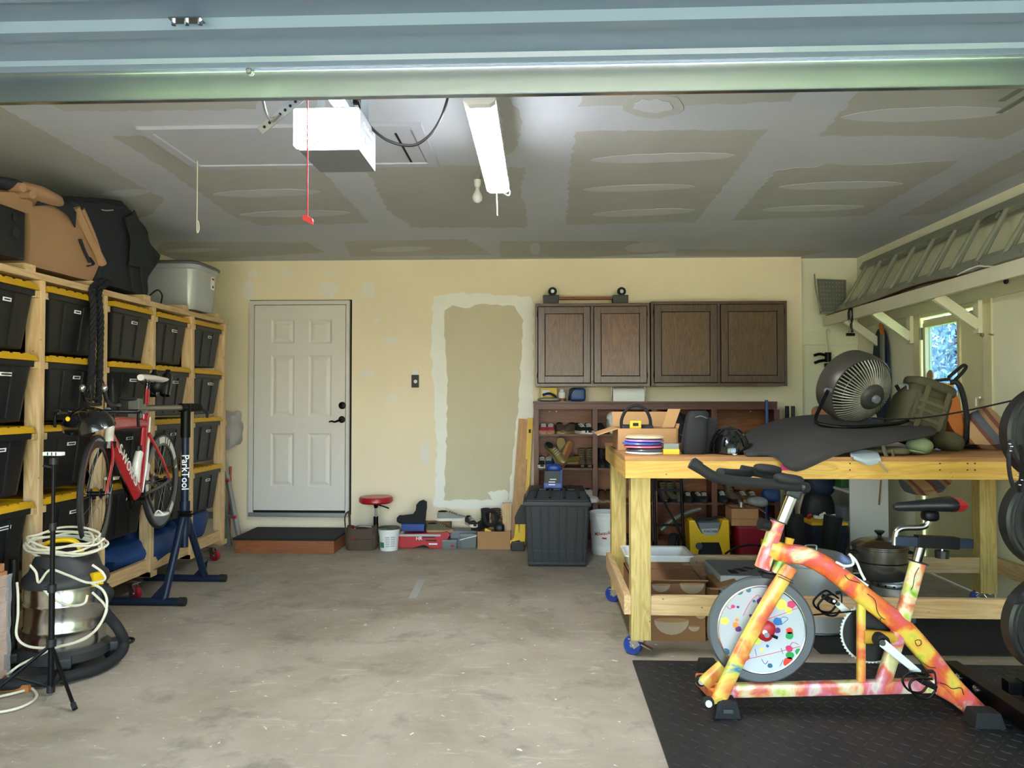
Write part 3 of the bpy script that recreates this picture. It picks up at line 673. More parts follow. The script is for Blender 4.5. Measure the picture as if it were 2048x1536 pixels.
# dark duffel
t = thing('duffel_bag', 'large dark navy duffel slumped on a black crate atop the rack', 'duffel bag', (RX-.35, 5.3, tz))
ol = [(195,570),(215,592),(300,600),(303,560),(318,520),(322,505),(300,455),(275,420),(262,402),(205,392),(150,395),(160,430),(185,480),(205,525)]
pts = [XP(x, y, RX-.02) for x, y in ol]; mb = MB(); rs = []; cy = sum(p.y for p in pts)/len(pts)
for dx, k in ((.0,.93), (-.05,1.), (-.35,1.), (-.6,.97), (-.68,.88)): rs.append([Vector((RX-.03+dx, cy+(p.y-cy)*k, tz+.0+(max(p.z, tz+.001)-tz)*k)) for p in pts])
mb.loft(rs); bmesh.ops.subdivide_edges(mb.bm, edges=mb.bm.edges[:], cuts=3, use_grid_fill=True)
for v in mb.bm.verts:
    if v.co.z > tz+.02: v.co += Vector((noise.noise(v.co*6)*.03, noise.noise(v.co*7+Vector((3,0,0)))*.025, noise.noise(v.co*5)*.015))
mb.build('bag_body', 'dark_canvas', t, True, world=True)
MB().sheet([[XP(*q, RX+.0) for q in r_] for r_ in ([(268,420),(292,470),(305,500),(300,535)], [(262,430),(280,475),(290,505),(283,535)], [(250,435),(262,480),(262,510),(258,530)])], .01, 4, .012, 9).build('side_flap', 'green_black', t, True, world=True)
MB().tube([XP(203, 419, RX+.0), XP(212, 421, RX+.012), XP(226, 420, RX+.0)], .004, 6, 4).build('grab_handle', 'steel', t, True, world=True)
for q in ([(283,530),(285,560),(290,585)], [(262,535),(264,560),(268,580)]): MB().tube([XP(*v, RX+.0) for v in q], .012, 6, 3, flat=.3).build('strap', 'green_black', t, True, world=True)
# black tie-down end lying next to the clear tub
MB().tube([XP(300,590,RX-.03), XP(315,580,RX-.03), XP(324,590,RX-.03), XP(322,606,RX-.02)], .006, 6, 4).single('tie_strap', 'black_plastic', 'thin black strap end between duffel and clear tub', 'strap', smooth=True)
# translucent tub
M('clear_tub', 'cfd2d4', .22, var=.05, trans=.35, coat=.2); M('tub_lid', '5d5a5e', .5, var=.1)
a, b2 = XP(428, 540, RX-.06), XP(335, 620, RX-.06)
t = thing('clear_tub', 'frosted white plastic tub with grey lid at the far end of the rack top', 'tub', (RX-.32, 6.25, tz))
yc, wy = 6.24, .48
def rr(w, d, z, r_, c, n=5):
    out = []
    for sx, sy, a0 in ((1,1,0), (-1,1,PI/2), (-1,-1,PI), (1,-1,3*PI/2)):
        for k in range(n): a_ = a0 + PI/2*k/(n-1); out.append(Vector((c[0]+sx*(w/2-r_)+r_*math.cos(a_), c[1]+sy*(d/2-r_)+r_*math.sin(a_), z)))
    return out
MB().loft([rr(.46,.40,tz,.06,(RX-.30,yc)), rr(.47,.41,tz+.02,.07,(RX-.30,yc)), rr(.53,.47,tz+.33,.09,(RX-.30,yc)), rr(.55,.49,tz+.34,.09,(RX-.30,yc)), rr(.55,.49,tz+.37,.09,(RX-.30,yc))]).build('tub_body', 'clear_tub', t, True, world=True)
MB().loft([rr(.57,.51,tz+.37,.09,(RX-.30,yc)), rr(.57,.51,tz+.385,.09,(RX-.30,yc)), rr(.53,.47,tz+.40,.09,(RX-.30,yc))]).build('tub_lid', 'tub_lid', t, True, world=True)
st = MB().box2((RX-.042, yc+.06, tz+.20), (RX-.036, yc+.12, tz+.31)).build('price_sticker', 'paper', t, world=True)
MB().box2((RX-.037, yc+.07, tz+.285), (RX-.0345, yc+.115, tz+.30)).build('print', 'print_red', st, world=True); MB().box2((RX-.037, yc+.08, tz+.215), (RX-.0345, yc+.105, tz+.235)).build('print', 'print_black', st, world=True)
# thing wedged under the duffel
MB().sheet([[XP(*q, RX-.04) for q in ((135,566),(160,572),(190,576))], [XP(*q, RX-.015) for q in ((132,568),(160,576),(186,580))]], .004, 3).single('paper_scrap', 'paper', 'folded white paper under the tan canvas cover', 'paper')

# --- battle rope hanging over the rack front
M('rope_black', '0f1012', .8, var=.3, scale=30, bump=.3)
t = thing('battle_rope', 'thick black twisted rope hanging in two lengths from the rack top', 'rope', (RX+.03, 4.68, 1.4))
def rope(path, r, name, turns):
    P = catmull(path, 10); k = len(P); L_ = [0]
    for i in range(1, k): L_.append(L_[-1] + (P[i]-P[i-1]).length)
    for s in range(3):
        pts = []; n = int(L_[-1]/.012); 
        for j in range(n+1):
            l = L_[-1]*j/n; i = max(q for q in range(k) if L_[q] <= l + 1e-9); i = min(i, k-2); u = (l-L_[i])/max(1e-6, L_[i+1]-L_[i]); p = P[i].lerp(P[i+1], u); q_ = basis(P[i+1]-P[i])
            a_ = 2*PI*(l*turns + s/3); pts.append(p + q_ @ Vector((math.cos(a_)*r*.5, math.sin(a_)*r*.5, 0)))
        MB().tube(pts, r*.56, 7).build(name, 'rope_black', t, True, world=True)
xr = RX+.025
rope([(RX-.25, 4.72, 2.16), (RX-.05, 4.72, 2.165), XP(184, 578, xr-.01), XP(187, 620, xr), XP(184, 700, xr), XP(182, 760, xr), XP(181, 800, xr)], .021, 'strand', 9)
rope([(RX-.25, 4.83, 2.16), (RX-.05, 4.80, 2.165), XP(198, 582, xr-.01), XP(201, 640, xr), XP(200, 700, xr), XP(199, 760, xr), XP(196, 810, xr)], .021, 'strand', 9)

# --- in the bottom of the rack
M('blue_tarp', '163a6e', .6, var=.25, scale=7, bump=.4, bscale=10); M('brown_cloth', '8a6350', .85, var=.2, scale=8, bump=.4, bscale=12)
MB().sup((RX-.34, 5.55, .29), (.33, .62, .13), None, .8, .06, 11, 40, 20).single('blue_tarp', 'blue_tarp', 'crumpled blue tarp on the rack floor behind the pine posts', 'tarp', smooth=True)
MB().sup((RX-.28, 6.25, .36), (.24, .25, .19), None, .9, .04, 6).single('blue_sack', 'blue_tarp', 'rounded blue sack at the far end of the rack floor', 'sack', smooth=True)
MB().sup((RX-.25, 4.72, .275), (.2, .2, .11), None, .7, .05, 8, 24, 12).single('brown_sack', 'brown_cloth', 'brown crumpled paper sack low in the rack behind the bike', 'sack', smooth=True)
# ------------------------------------------------------------ repair stand
t = thing('repair_stand', 'dark blue steel bicycle repair stand with clamp arm', 'repair stand', (-2.58, 5.33, 0))
PX, PYY = -2.58, 5.33
pz0, pz1 = .50, 1.28
post = MB().cyl((PX, PYY, .33), (PX, PYY, pz1), .026, n=16).build('post', 'navy_steel', t, True, world=True)
MB().cyl((PX, PYY, 1.12), (PX, PYY, 1.36), .034, n=16).build('upper_sleeve', 'black_metal', t, True, world=True)
MB().cyl((PX, PYY, .42), (PX, PYY, .66), .036, n=16).build('lower_sleeve', 'navy_steel', t, True, world=True)
mb = MB(); mb.box((PX+.02, PYY-.04, .56), (.10, .02, .012)).box((PX+.02, PYY-.04, .59), (.10, .02, .012)).cyl((PX-.02, PYY-.05, .575), (PX+.10, PYY-.05, .575), .006, n=8); mb.build('quick_lever', 'black_metal', t, world=True)
for y, xe in ((5.0, -2.41), (5.67, -2.42)):
    MB().cyl((-3.05, y, .028), (xe-.04, y, .028), .026, n=14).build('foot_tube', 'navy_steel', t, True, world=True)
    MB().cyl((xe-.045, y, .029), (xe, y, .029), .029, n=14).build('end_cap', 'black_rubber', t, True, world=True)
    xf = -2.56 if y < 5.3 else -2.58
    MB().cyl((PX, PYY + (-.03 if y < 5.3 else .03), .54), (xf, y, .03), .026, n=14).build('leg', 'navy_steel', t, True, world=True)
    MB().prism([(-.10, .04), (.0, .04), (.02, .17)], .008, frame((xf, y+.004, 0), (1,0,0), (0,0,1))).build('gusset', 'navy_steel', t, world=True)
cl = Vector((-2.652, 4.79, 1.335))
d = (cl - Vector((PX, PYY, 1.335))).normalized()
MB().cyl((PX + .0, PYY, 1.335), cl - d*.05, .021, n=14).build('clamp_arm', 'steel', t, True, world=True)
MB().cyl(Vector((PX, PYY, 1.335)) - d*.16, Vector((PX, PYY, 1.335)) + d*.06, .032, n=14).build('clamp_sleeve', 'black_metal', t, True, world=True)
mb = MB(); mb.box(cl, (.075, .05, .13)).box(cl - d*.05, (.05, .06, .06)); mb.build('clamp_jaw', 'alum_dull', t, bevel=.008, world=True)
MB().tube([Vector((PX, PYY, 1.33)) - d*.16, Vector((PX+.06, PYY, 1.30)) - d*.16, Vector((PX+.07, PYY, 1.26)) - d*.15], .010, 8, 3).build('clamp_handle', 'black_rubber', t, True, world=True)
vdir = Vector((-PX, -PYY, 0)).normalized(); xa = Vector((0,0,-1)); face_o = Vector((PX, PYY, .87)) + vdir*.0275
text('ParkTool', 'print_white', t, frame(face_o, xa, Vector((-vdir.y, vdir.x, 0))), .068)

# ------------------------------------------------------------ red triathlon bicycle in the stand
RH = Vector((-2.69, 5.20, .825)); FH = Vector((-2.545, 4.19, .855))
fd = (FH - RH).normalized(); up = Vector((0,0,1)); up = (up - fd*up.dot(fd)).normalized(); lf = up.cross(fd)       # forward, up, left (towards the aisle)
bk = thing('racing_bicycle', 'red and black aero racing bicycle clamped in the blue stand', 'bicycle', RH)
def B(u, w, v=0.): return RH + fd*u + up*w + lf*v
M('bike_red', 'a8141c', .25, var=.08, coat=.6); M('bike_white', 'e4ded4', .3, var=.04, coat=.4); M('tyre', '17181a', .7, var=.2); M('carbon', '101112', .28, var=.2, coat=.5)
def wheel(c, ax, name, rim_in, spokes):
    q = basis(ax); w = MB(); Rr = .318
    w.lathe([(Rr-.004,-.009),(Rr+.008,-.012),(Rr+.017,-.006),(Rr+.019,0),(Rr+.017,.006),(Rr+.008,.012),(Rr-.004,.009),(Rr-.004,-.009)], c, q, 56); ob = w.build(name, 'tyre', bk, True, world=True)
    MB().lathe([(rim_in,-.003),(rim_in+.012,-.009),(Rr-.002,-.0095),(Rr-.002,.0095),(rim_in+.012,.009),(rim_in,.003),(rim_in,-.003)], c, q, 56).build('rim', 'carbon', ob, True, world=True)
    MB().cyl(c - ax*.045, c + ax*.045, .014, n=12).cyl(c - ax*.03, c - ax*.024, .03, n=14).cyl(c + ax*.024, c + ax*.03, .03, n=14).build('hub', 'black_metal', ob, True, world=True)
    mb = MB()
    for i in range(spokes):
        a_ = 2*PI*i/spokes; e = c + q @ Vector((math.cos(a_)*rim_in, math.sin(a_)*rim_in, 0)); b_ = a_ + (.5 if i % 2 else -.5); s_ = 1 if (i//2) % 2 else -1
        mb.tube([c + q @ Vector((math.cos(b_)*.026, math.sin(b_)*.026, s_*.027)), e], .0012, 4)
    mb.build('spokes', 'steel', ob, world=True)
    return ob, q
wr, q = wheel(RH, lf, 'rear_wheel', .245, 20)
# white decal blocks on the rear rim
def decal(c, q, a0, a1, r0, r1, z, par):
    mb = MB(); n = 8; A = []; B_ = []
    for i in range(n+1):
        a_ = a0 + (a1-a0)*i/n; A.append(c + q @ Vector((math.cos(a_)*r0, math.sin(a_)*r0, z))); B_.append(c + q @ Vector((math.cos(a_)*r1, math.sin(a_)*r1, z)))
    nrm = q @ Vector((0,0,math.copysign(.0008, z))); a, b_, c_, d_ = mb.ring(A), mb.ring(B_), mb.ring([p + nrm for p in A]), mb.ring([p + nrm for p in B_])
    mb.bridge(a, b_, False); mb.bridge(c_, d_, False); mb.bridge(a, c_, False); mb.bridge(b_, d_, False); mb.build('rim_decal', 'bike_white', par, world=True)
def ang_of(q, v): l = q.transposed() @ v; return math.atan2(l.y, l.x)
sg = 1 if (q @ Vector((0,0,1))).dot(lf) > 0 else -1
au = ang_of(q, up); ab = ang_of(q, -fd); dirn = 1 if abs(((ab-au+PI) % (2*PI)) - PI - PI/2) < .3 else -1
for a0, a1 in ((-.25, .12), (.20, .28), (.36, .44), (.52, 1.05), (1.25, 1.32), (2.25, 2.55), (-1.9, -1.6), (-1.5, -1.1)): decal(RH, q, au + dirn*a0, au + dirn*a1, .262, .305, sg*.0096, wr)
st = R(9); fax = (lf*math.cos(st) + fd*math.sin(st)*-1).normalized() if False else (Matrix.Rotation(st, 3, up) @ lf)
wf, q2 = wheel(FH, fax, 'front_wheel', .262, 18)
ff = (Matrix.Rotation(st, 3, up) @ fd)
def sect(path, wv, hv, name, mat, par=bk, side=lf, n=12, sm=4, nrm=None):     # aero tube: oval section, width across the bike, height in plane
    P = catmull(path, sm); k = len(P); rs = []
    for i, p in enumerate(P):
        t_ = (P[min(i+1,k-1)] - P[max(i-1,0)]).normalized(); y_ = t_.cross(side).normalized(); f = i/(k-1)
        a_ = wv[0] + (wv[1]-wv[0])*f; b_ = hv[0] + (hv[1]-hv[0])*f
        rs.append([p + side*math.cos(x)*a_/2 + y_*math.sin(x)*b_/2 for x in (2*PI*j/n for j in range(n))])
    return MB().loft(rs).build(name, mat, par, True, world=True)
hb, ht = B(.872, .285), B(.85, .42); bb = B(.405, -.075)
dt = sect([B(.865,.33), B(.65,.14), B(.43,-.05)], (.048,.06), (.085,.115), 'down_tube', 'bike_red')
dd = (B(.43,-.05)-B(.865,.33)).normalized(); nn = dd.cross(lf)
text('S-WORKS', 'bike_white', dt, frame(B(.645,.137) + lf*.0290, dd, nn if nn.dot(up) > 0 else -nn), .085)
sect([B(.85,.40), B(.6,.405), B(.33,.40)], (.046,.046), (.085,.06), 'top_tube', 'bike_red')
sect([B(.30,.46), B(.33,.32), B(.36,.15), B(.41,-.04)], (.038,.05), (.085,.075), 'seat_tube', 'bike_red')
sect([B(.26,.44), B(.278,.3), B(.31,.14), B(.385,-.05)], (.034,.046), (.012,.012), 'seat_tube_stripe', 'bike_white')
sect([hb, ht], (.05,.05), (.055,.055), 'head_tube', 'bike_white', n=14)
for s in (-1, 1):
    sect([B(.30,.33, s*.02), B(.15,.16,s*.055), B(.0,.0,s*.062)], (.014,.012), (.035,.02), 'seat_stay', 'bike_red')
    sect([B(.40,-.07,s*.03), B(.2,-.035,s*.055), B(.0,.0,s*.062)], (.016,.014), (.03,.022), 'chain_stay', 'carbon')
sp = sect([B(.305,.42), B(.285,.63)], (.028,.028), (.06,.055), 'seat_post', 'bike_red')
sect([B(.288,.60), B(.275,.68)], (.026,.026), (.05,.045), 'seat_mast', 'carbon')
# saddle
sa = MB(); rs = []
for f in range(9):
    t_ = f/8; u = .14 + .27*t_; wd_ = .068*(1-t_)**1.3 + .022; c = B(u, .705 + .006*math.sin(t_*PI))
    rs.append([c + lf*math.cos(x)*wd_ + up*(math.sin(x)*.017 if math.sin(x) > 0 else math.sin(x)*.026) for x in (2*PI*j/12 for j in range(12))])
sd = sa.loft(rs).build('saddle', 'bike_white', bk, True, world=True)
for s in (-1,1): MB().tube([B(.2,.69,s*.02), B(.25,.665,s*.02), B(.33,.667,s*.02), B(.39,.695,s*.02)], .0035, 6, 3).build('saddle_rail', 'black_metal', sd, world=True)
MB().sup(B(.11,.66), (.05,.06,.045), None, .8, .006).build('saddle_pack', 'black_plastic', bk, True, world=True)
for s in (-1,1): MB().lathe([(.034,-.07),(.036,.0),(.036,.08),(.02,.1),(.018,.12),(0,.12)], B(.07,.66,s*.045), basis(up*.9-fd*.3), 14).build('bottle_cage', 'carbon', bk, True, world=True)
# fork
for s in (-1, 1):
    sx = fax*s; sect([hb + sx*.02, hb*.6 + FH*.4 + sx*.048 + ff*.008, FH + sx*.05], (.016,.012), (.05,.022), 'fork_blade', 'bike_red' if s > 0 else 'carbon', side=fax)
sect([hb + up*.01, hb - up*.03], (.09,.075), (.055,.05), 'fork_crown', 'carbon', side=fax)
MB().cyl(FH - fax*.065, FH + fax*.075, .006, n=8).build('skewer', 'chrome', bk, world=True)
MB().bar(FH + fax*.07, FH + fax*.075 + up*.05 - ff*.03, .01, .008).build('skewer_lever', 'chrome', bk, bevel=.002, world=True)
# bars
sb = B(.85,.47)
MB().cyl(ht, sb + up*.02, .02, n=12).build('steerer', 'carbon', bk, True, world=True)
MB().tube([sb, sb + ff*.08 + up*.005], .022, 10).build('stem', 'carbon', bk, True, world=True)
hc = sb + ff*.09
MB().tube([hc + fax*.21 + ff*.15 + up*-.005, hc + fax*.21 + ff*.05, hc + fax*.19, hc, hc - fax*.19, hc - fax*.21 + ff*.05, hc - fax*.21 + ff*.15 - up*.005], .014, 10, 5).build('base_bar', 'carbon', bk, True, world=True)
for s in (-1, 1):
    p = hc + fax*.21*s + ff*.15; MB().tube([p, p + ff*.05 - up*.02, p + ff*.045 - up*.09], .008, 8, 4).build('brake_lever', 'black_metal', bk, True, world=True)
    p = hc + fax*.055*s + up*.04; MB().tube([p - ff*.05, p + ff*.12, p + ff*.24 + up*.02, p + ff*.29 + up*.07], .011, 8, 5).build('aero_extension', 'carbon', bk, True, world=True)
    MB().sup(hc + fax*.10*s + up*.075 - ff*.04, (.045,.055,.012), None, .8).build('arm_pad', 'black_rubber', bk, True, world=True)
    MB().tube([p + ff*.1, p + up*.12 + ff*.12, p + up*.13 - ff*.02 - fax*.03*s, hb + up*.1 + fax*.03*s], .0035, 6, 5).build('brake_cable', 'black_plastic', bk, True, world=True)
    MB().sup(p + ff*.285 + up*.085, (.016,.016,.02), None, 1.).build('shifter_tip', 'chrome', bk, True, world=True)
# drivetrain
qc = basis(lf)
MB().cyl(bb - lf*.045, bb + lf*.045, .026, n=16).build('bottom_bracket', 'black_metal', bk, True, world=True)
cr_ = MB(); cr_.lathe([(.082,-.0535),(.094,-.0535),(.1,-.051),(.094,-.0485),(.082,-.0485),(.082,-.0535)], bb, qc, 40)
for k in range(5): a_ = 2*PI*k/5; cr_.bar(bb - lf*.052, bb - lf*.052 + qc @ Vector((math.cos(a_)*.088, math.sin(a_)*.088, 0)), .02, .005, lf)
cr_.build('chainring', 'black_metal', bk, True, world=True)
cdn = (up*-.75 - fd*.65).normalized()
sect([bb + lf*.06, bb + lf*.068 + cdn*.17], (.016,.014), (.036,.028), 'crank_arm', 'carbon')
sect([bb - lf*.06, bb - lf*.068 - cdn*.17], (.016,.014), (.036,.028), 'crank_arm', 'carbon')
pc = bb + lf*.11 + cdn*.17; pd = MB().sup(pc, (.04,.045,.012), None, .5).build('pedal', 'bike_white', bk, True, world=True)
MB().tube([pc + fd*.045 + lf*.03, pc + fd*.06 + up*.03, pc + fd*.045 - lf*.03], .005, 6, 4).build('pedal_cage', 'bike_white', pd, True, world=True)
MB().sup(bb - lf*.12 - cdn*.17, (.04,.045,.012), None, .5).build('pedal', 'bike_white', bk, True, world=True)
MB().tube([bb + up*.092 - lf*.05, RH + up*.04 - lf*.05, RH - fd*.035 - lf*.05, RH - up*.05 - lf*.05, B(.03,-.11,-.05), B(.07,-.12,-.05), bb - up*.094 - lf*.05, bb + fd*.094 - lf*.05], .004, 5, 3, closed=True).build('chain', 'black_metal', bk, world=True)
MB().lathe([(.02,-.05),(.05,-.05),(.05,-.046),(.036,-.04),(.036,-.03),(.02,-.03)], RH, qc, 24).build('cassette', 'steel', bk, True, world=True)
mb = MB(); mb.bar(B(0,-.02,-.05), B(.03,-.11,-.05), .012, .02, lf).cyl(B(.03,-.12,-.053), B(.03,-.12,-.045), .022, n=12); mb.build('derailleur', 'black_metal', bk, world=True)
MB().cyl(RH - lf*.07, RH + lf*.075, .006, n=8).build('skewer', 'chrome', bk, world=True)
# frame bottle
sect([B(.40,.21,0), B(.44,.14,0), B(.47,.02,0)], (.05,.06), (.06,.075), 'aero_bottle', 'bike_white', n=14)
sect([B(.405,.22,0), B(.41,.255,0)], (.035,.03), (.05,.04), 'bottle_cap', 'black_plastic')
# ------------------------------------------------------------ helmet hanging on the bars
def helmet(name, label, c, q, mat, vents, r=(.10,.14,.095), strap=True):
    t = thing(name, label, 'helmet', c); mb = MB(); rs = []; k = 9; n = 28
    for i in range(k):
        a_ = PI/2*i/(k-1)*1.02 - .02; row = []
        for j in range(n):
            x = 2*PI*j/n; y_ = math.sin(x); ex = 1.08 if y_ > 0 else 1.
            p = Vector((math.cos(a_)*math.cos(x)*r[0], math.cos(a_)*y_*r[1]*ex, math.sin(a_)*r[2] + (.018*(1-math.cos(2*x))*.5 if i == 0 else 0)))
            row.append(c + q @ p)
        rs.append(row)
    mb.loft(rs); mb.build('shell', mat, t, True, world=True)
    for j in range(vents):
        x = PI*(j+.5)/vents; 
        for a0, a1 in ((.35, .75), (.85, 1.15)):
            pts = [c + q @ Vector((math.cos(a)*math.cos(x)*r[0]*1.005, math.cos(a)*math.sin(x)*r[1]*1.08, math.sin(a)*r[2]*1.01)) for a in (a0, (a0+a1)/2, a1)]
            MB().tube(pts, .011, 6, 3, flat=.25).build('vent', 'dark_gap', t, True, world=True)
    if strap: MB().tube([c + q @ Vector((-r[0]*.7, .03, 0)), c + q @ Vector((0, .02, -.05)), c + q @ Vector((r[0]*.7, .03, 0))], .006, 6, 4, flat=.3).build('chin_strap', 'black_plastic', t, True, world=True)
    return t
M('helmet_gloss', '0d0e10', .18, var=.2, coat=.6)
hcn = W(180, 856, 3.98); hl = helmet('bicycle_helmet', 'glossy black time trial helmet hanging on the red bicycle bars', hcn, (rotm(8, 0, 0) @ rotm(0, -10, 62)), 'helmet_gloss', 3, (.115,.165,.115))
MB().lathe([(0,0),(.012,0),(.012,.003),(0,.003)], W(136, 838, 3.84), basis((0,-1,0)), 12).build('badge', 'yellow_plastic', hl, True, world=True)

# ------------------------------------------------------------ shop vacuum
VC = Vector((-2.512, 3.88, 0))
t = thing('shop_vacuum', 'steel drum shop vacuum with dark lid, yellow handle and black hose', 'vacuum', VC)
M('drum_steel', 'b9b7b2', .22, 1., var=.15, scale=5); M('vac_grey', '2c2c2d', .55, var=.2)
pr = [(0,.10),(.185,.10)]
for z in (.13,.17): pr += [(.19,z)]
for zb_ in (.20, .33): pr += [(.19,zb_),(.196,zb_+.008),(.196,zb_+.016),(.19,zb_+.024)]
pr += [(.19,.43),(.0,.43)]
MB().lathe(pr, VC, None, 40).build('drum', 'drum_steel', t, True, world=True)
MB().lathe([(0,.43),(.2,.43),(.205,.44),(.2,.47),(.185,.485),(.17,.50),(.15,.56),(.135,.585),(0,.595)], VC, None, 36).build('motor_head', 'vac_grey', t, True, world=True)
MB().tube([VC + Vector(v) for v in ((-.11,-.02,.58),(-.10,-.02,.63),(-.02,-.03,.655),(.06,-.02,.645),(.10,-.02,.58))], .018, 10, 5, flat=.7).build('carry_handle', 'yellow_plastic', t, True, world=True)
MB().lathe([(0,0),(.028,0),(.026,.018),(0,.02)], VC + Vector((-.02,-.168,.51)), basis((0,-1,.25)), 14).build('switch_knob', 'black_plastic', t, True, world=True)
MB().box(VC + Vector((.195,-.05,.46)), (.03,.06,.07), rotm(0,0,-20)).build('latch', 'yellow_plastic', t, bevel=.006, world=True)
bs_ = MB(); bs_.lathe([(0,.05),(.2,.05),(.215,.06),(.215,.10),(.19,.12),(0,.12)], VC, None, 32); bs_.build('base', 'vac_grey', t, True, world=True)
for k in range(4):
    a_ = -PI/2 + .5 + k*PI/2; p = VC + Vector((math.cos(a_)*.21, math.sin(a_)*.21, 0))
    w_ = MB(); w_.box(p + Vector((0,0,.075)), (.09,.09,.05), Matrix.Rotation(a_, 3, 'Z')); f = w_.build('caster_arm', 'vac_grey', t, bevel=.01, world=True)
    MB().lathe([(0,-.02),(.03,-.02),(.034,0),(.03,.02),(0,.02)], p + Vector((0,0,.034)), basis((math.cos(a_+.6), math.sin(a_+.6), 0)), 14).build('caster_wheel', 'black_rubber', f, True, world=True)
g = lambda x, y, z=.035: G(x, y, z)
MB().tube([VC + Vector((.19,-.02,.41)), VC + Vector((.24,-.02,.38)), W(205, 1215, 3.95), W(235, 1255, 3.9), g(248, 1285, .10), g(238, 1310, .05), g(200, 1335), g(150, 1350), g(90, 1360), g(30, 1368), g(-60, 1372)], .027, 12, 8).build('hose', 'black_rubber', t, True, world=True)
MB().tube([VC + Vector((.205,-.02,.43)), VC + Vector((.185,-.03,.34))], .036, 12).build('hose_collar', 'black_plastic', t, True, world=True)
MB().tube([g(185, 1282, .01), g(225, 1277, .008), g(262, 1276, .008), g(266, 1282, .008), g(240, 1293, .008), g(205, 1305, .008), g(160, 1325, .008), g(130, 1345, .008)], .007, 6, 5).build('power_cord', 'black_plastic', t, True, world=True)

# white extension cord heaped over the vacuum
t = thing('extension_lead', 'long white extension cord looped over the shop vacuum', 'cord', VC + Vector((0,0,.6)))
rnd = random.Random(9); pts = []
for k in range(6):
    cx, cz = rnd.uniform(-.03,.04), .615 + k*.010; rx = .20 + rnd.uniform(-.04,.03); ry = .10 + rnd.uniform(-.02,.02)
    for j in range(10):
        a_ = 2*PI*j/10 + k*.15; pts.append(VC + Vector((cx + math.cos(a_)*rx, -.02 + math.sin(a_)*ry, cz + .055*math.sin(a_*1.0+1) - .05*math.cos(a_) + rnd.uniform(-.012,.012))))
MB().tube(pts, .0062, 7, 4).build('cord_coil', 'white_cord', t, True, world=True)
yv = VC.y - .225
for path in (
  [W(60,1130,yv), W(72,1145,yv), W(78,1165,yv-.01), W(100,1140,yv), W(135,1150,yv-.01), W(175,1165,yv), W(208,1160,yv), W(205,1145,yv), W(185,1130,yv)],
  [W(180,1165,yv), W(205,1180,yv-.02), W(214,1205,yv-.03), W(205,1240,yv-.05), W(175,1275,yv-.06), W(130,1290,yv-.07), W(85,1296,yv-.06), W(50,1290,yv-.05), W(33,1270,yv-.05), W(36,1230,yv-.03), W(36,1190,yv-.02), W(34,1165,yv)],
  [W(185,1185,yv-.015), W(208,1208,yv-.03), W(212,1225,yv-.04), W(190,1262,yv-.06), W(150,1285,yv-.07), W(110,1296,yv-.08), W(70,1315,yv-.1), W(40,1330,yv-.1), W(20,1345,yv-.12), G(14,1352,.01), G(50,1368,.01), G(72,1385,.01), G(68,1400,.01), G(40,1415,.01), G(0,1424,.01), G(-60,1428,.01)],
  [W(88,1180,yv-.02), W(110,1200,yv-.03), W(140,1211,yv-.03), W(168,1207,yv-.03), W(175,1190,yv-.02)],
  [G(95,1358,.01), G(70,1372,.01), G(30,1386,.01), G(-60,1405,.01)]):
    MB().tube(path, .0062, 7, 6).build('cord_loop', 'white_cord', t, True, world=True)
# black tube and orange board by the vacuum
p = G(25, 1330); MB().cyl((p.x, p.y, .0), (p.x, p.y, W(25, 1118, p.y).z), .022, n=14).single('black_pipe', 'black_plastic', 'upright black plastic tube left of the vacuum', 'pipe', smooth=True)
p, q = G(8, 1378), G(80, 1372); wood('board_orange', 'b9783c', '95562a', 'X', 9)
MB().box2((p.x, p.y-.04, .0), (q.x, p.y+.06, .035)).single('wood_offcut', 'board_orange', 'short orange-stained board on the floor behind the tripod', 'board', bevel=.003)

# ------------------------------------------------------------ black tripod stand
TC = Vector((-2.318, 3.475, 0))
t = thing('tripod_stand', 'slim black tripod light stand with small white head', 'tripod', TC)
MB().cyl(TC + Vector((0,0,.02)), TC + Vector((0,0,.52)), .0135, n=12).build('lower_pole', 'black_metal', t, True, world=True)
MB().cyl(TC + Vector((0,0,.50)), TC + Vector((0,0,.80)), .011, n=12).build('middle_pole', 'black_metal', t, True, world=True)
MB().cyl(TC + Vector((0,0,.78)), TC + Vector((0,0,1.11)), .0085, n=12).build('upper_pole', 'black_metal', t, True, world=True)
for z, r_ in ((.50,.019), (.79,.016), (.245,.022), (.03,.018)): MB().cyl(TC + Vector((0,0,z-.018)), TC + Vector((0,0,z+.018)), r_, n=12).build('collar', 'black_plastic', t, True, world=True)
MB().cyl(TC + Vector((-.02,-.0,.50)), TC + Vector((-.036,-.01,.50)), .009, n=8).build('clamp_knob', 'black_plastic', t, True, world=True)
for px, py in ((150, 1418), (-42, 1408), (128, 1366)):
    e = G(px, py, .012); k_ = TC + Vector((0,0,.235)); m_ = k_.lerp(e, .55)
    l = MB().tube([k_, e], .0085, 8).build('leg', 'black_metal', t, True, world=True)
    MB().tube([e + (k_-e).normalized()*.03, e], .012, 8).build('rubber_foot', 'black_rubber', l, True, world=True)
    MB().tube([m_, TC + Vector((0,0,.035))], .005, 6).build('brace', 'black_metal', l, world=True)
MB().cyl(TC + Vector((0,0,1.085)), TC + Vector((0,0,1.115)), .018, n=12).build('ball_head', 'black_plastic', t, True, world=True)
hd = MB().box(TC + Vector((0,0,1.135)), (.092,.03,.018)).build('head_plate', 'white_plastic', t, bevel=.004, world=True)
for k in range(3): MB().box(TC + Vector((-.02+k*.02,-.016,1.135)), (.004,.002,.014)).build('grip_line', 'print_black', hd, world=True)
MB().tube([TC + Vector((-.01,0,1.07)), TC + Vector((-.045,-.01,1.08))], .006, 8).build('tilt_knob', 'black_plastic', t, True, world=True)

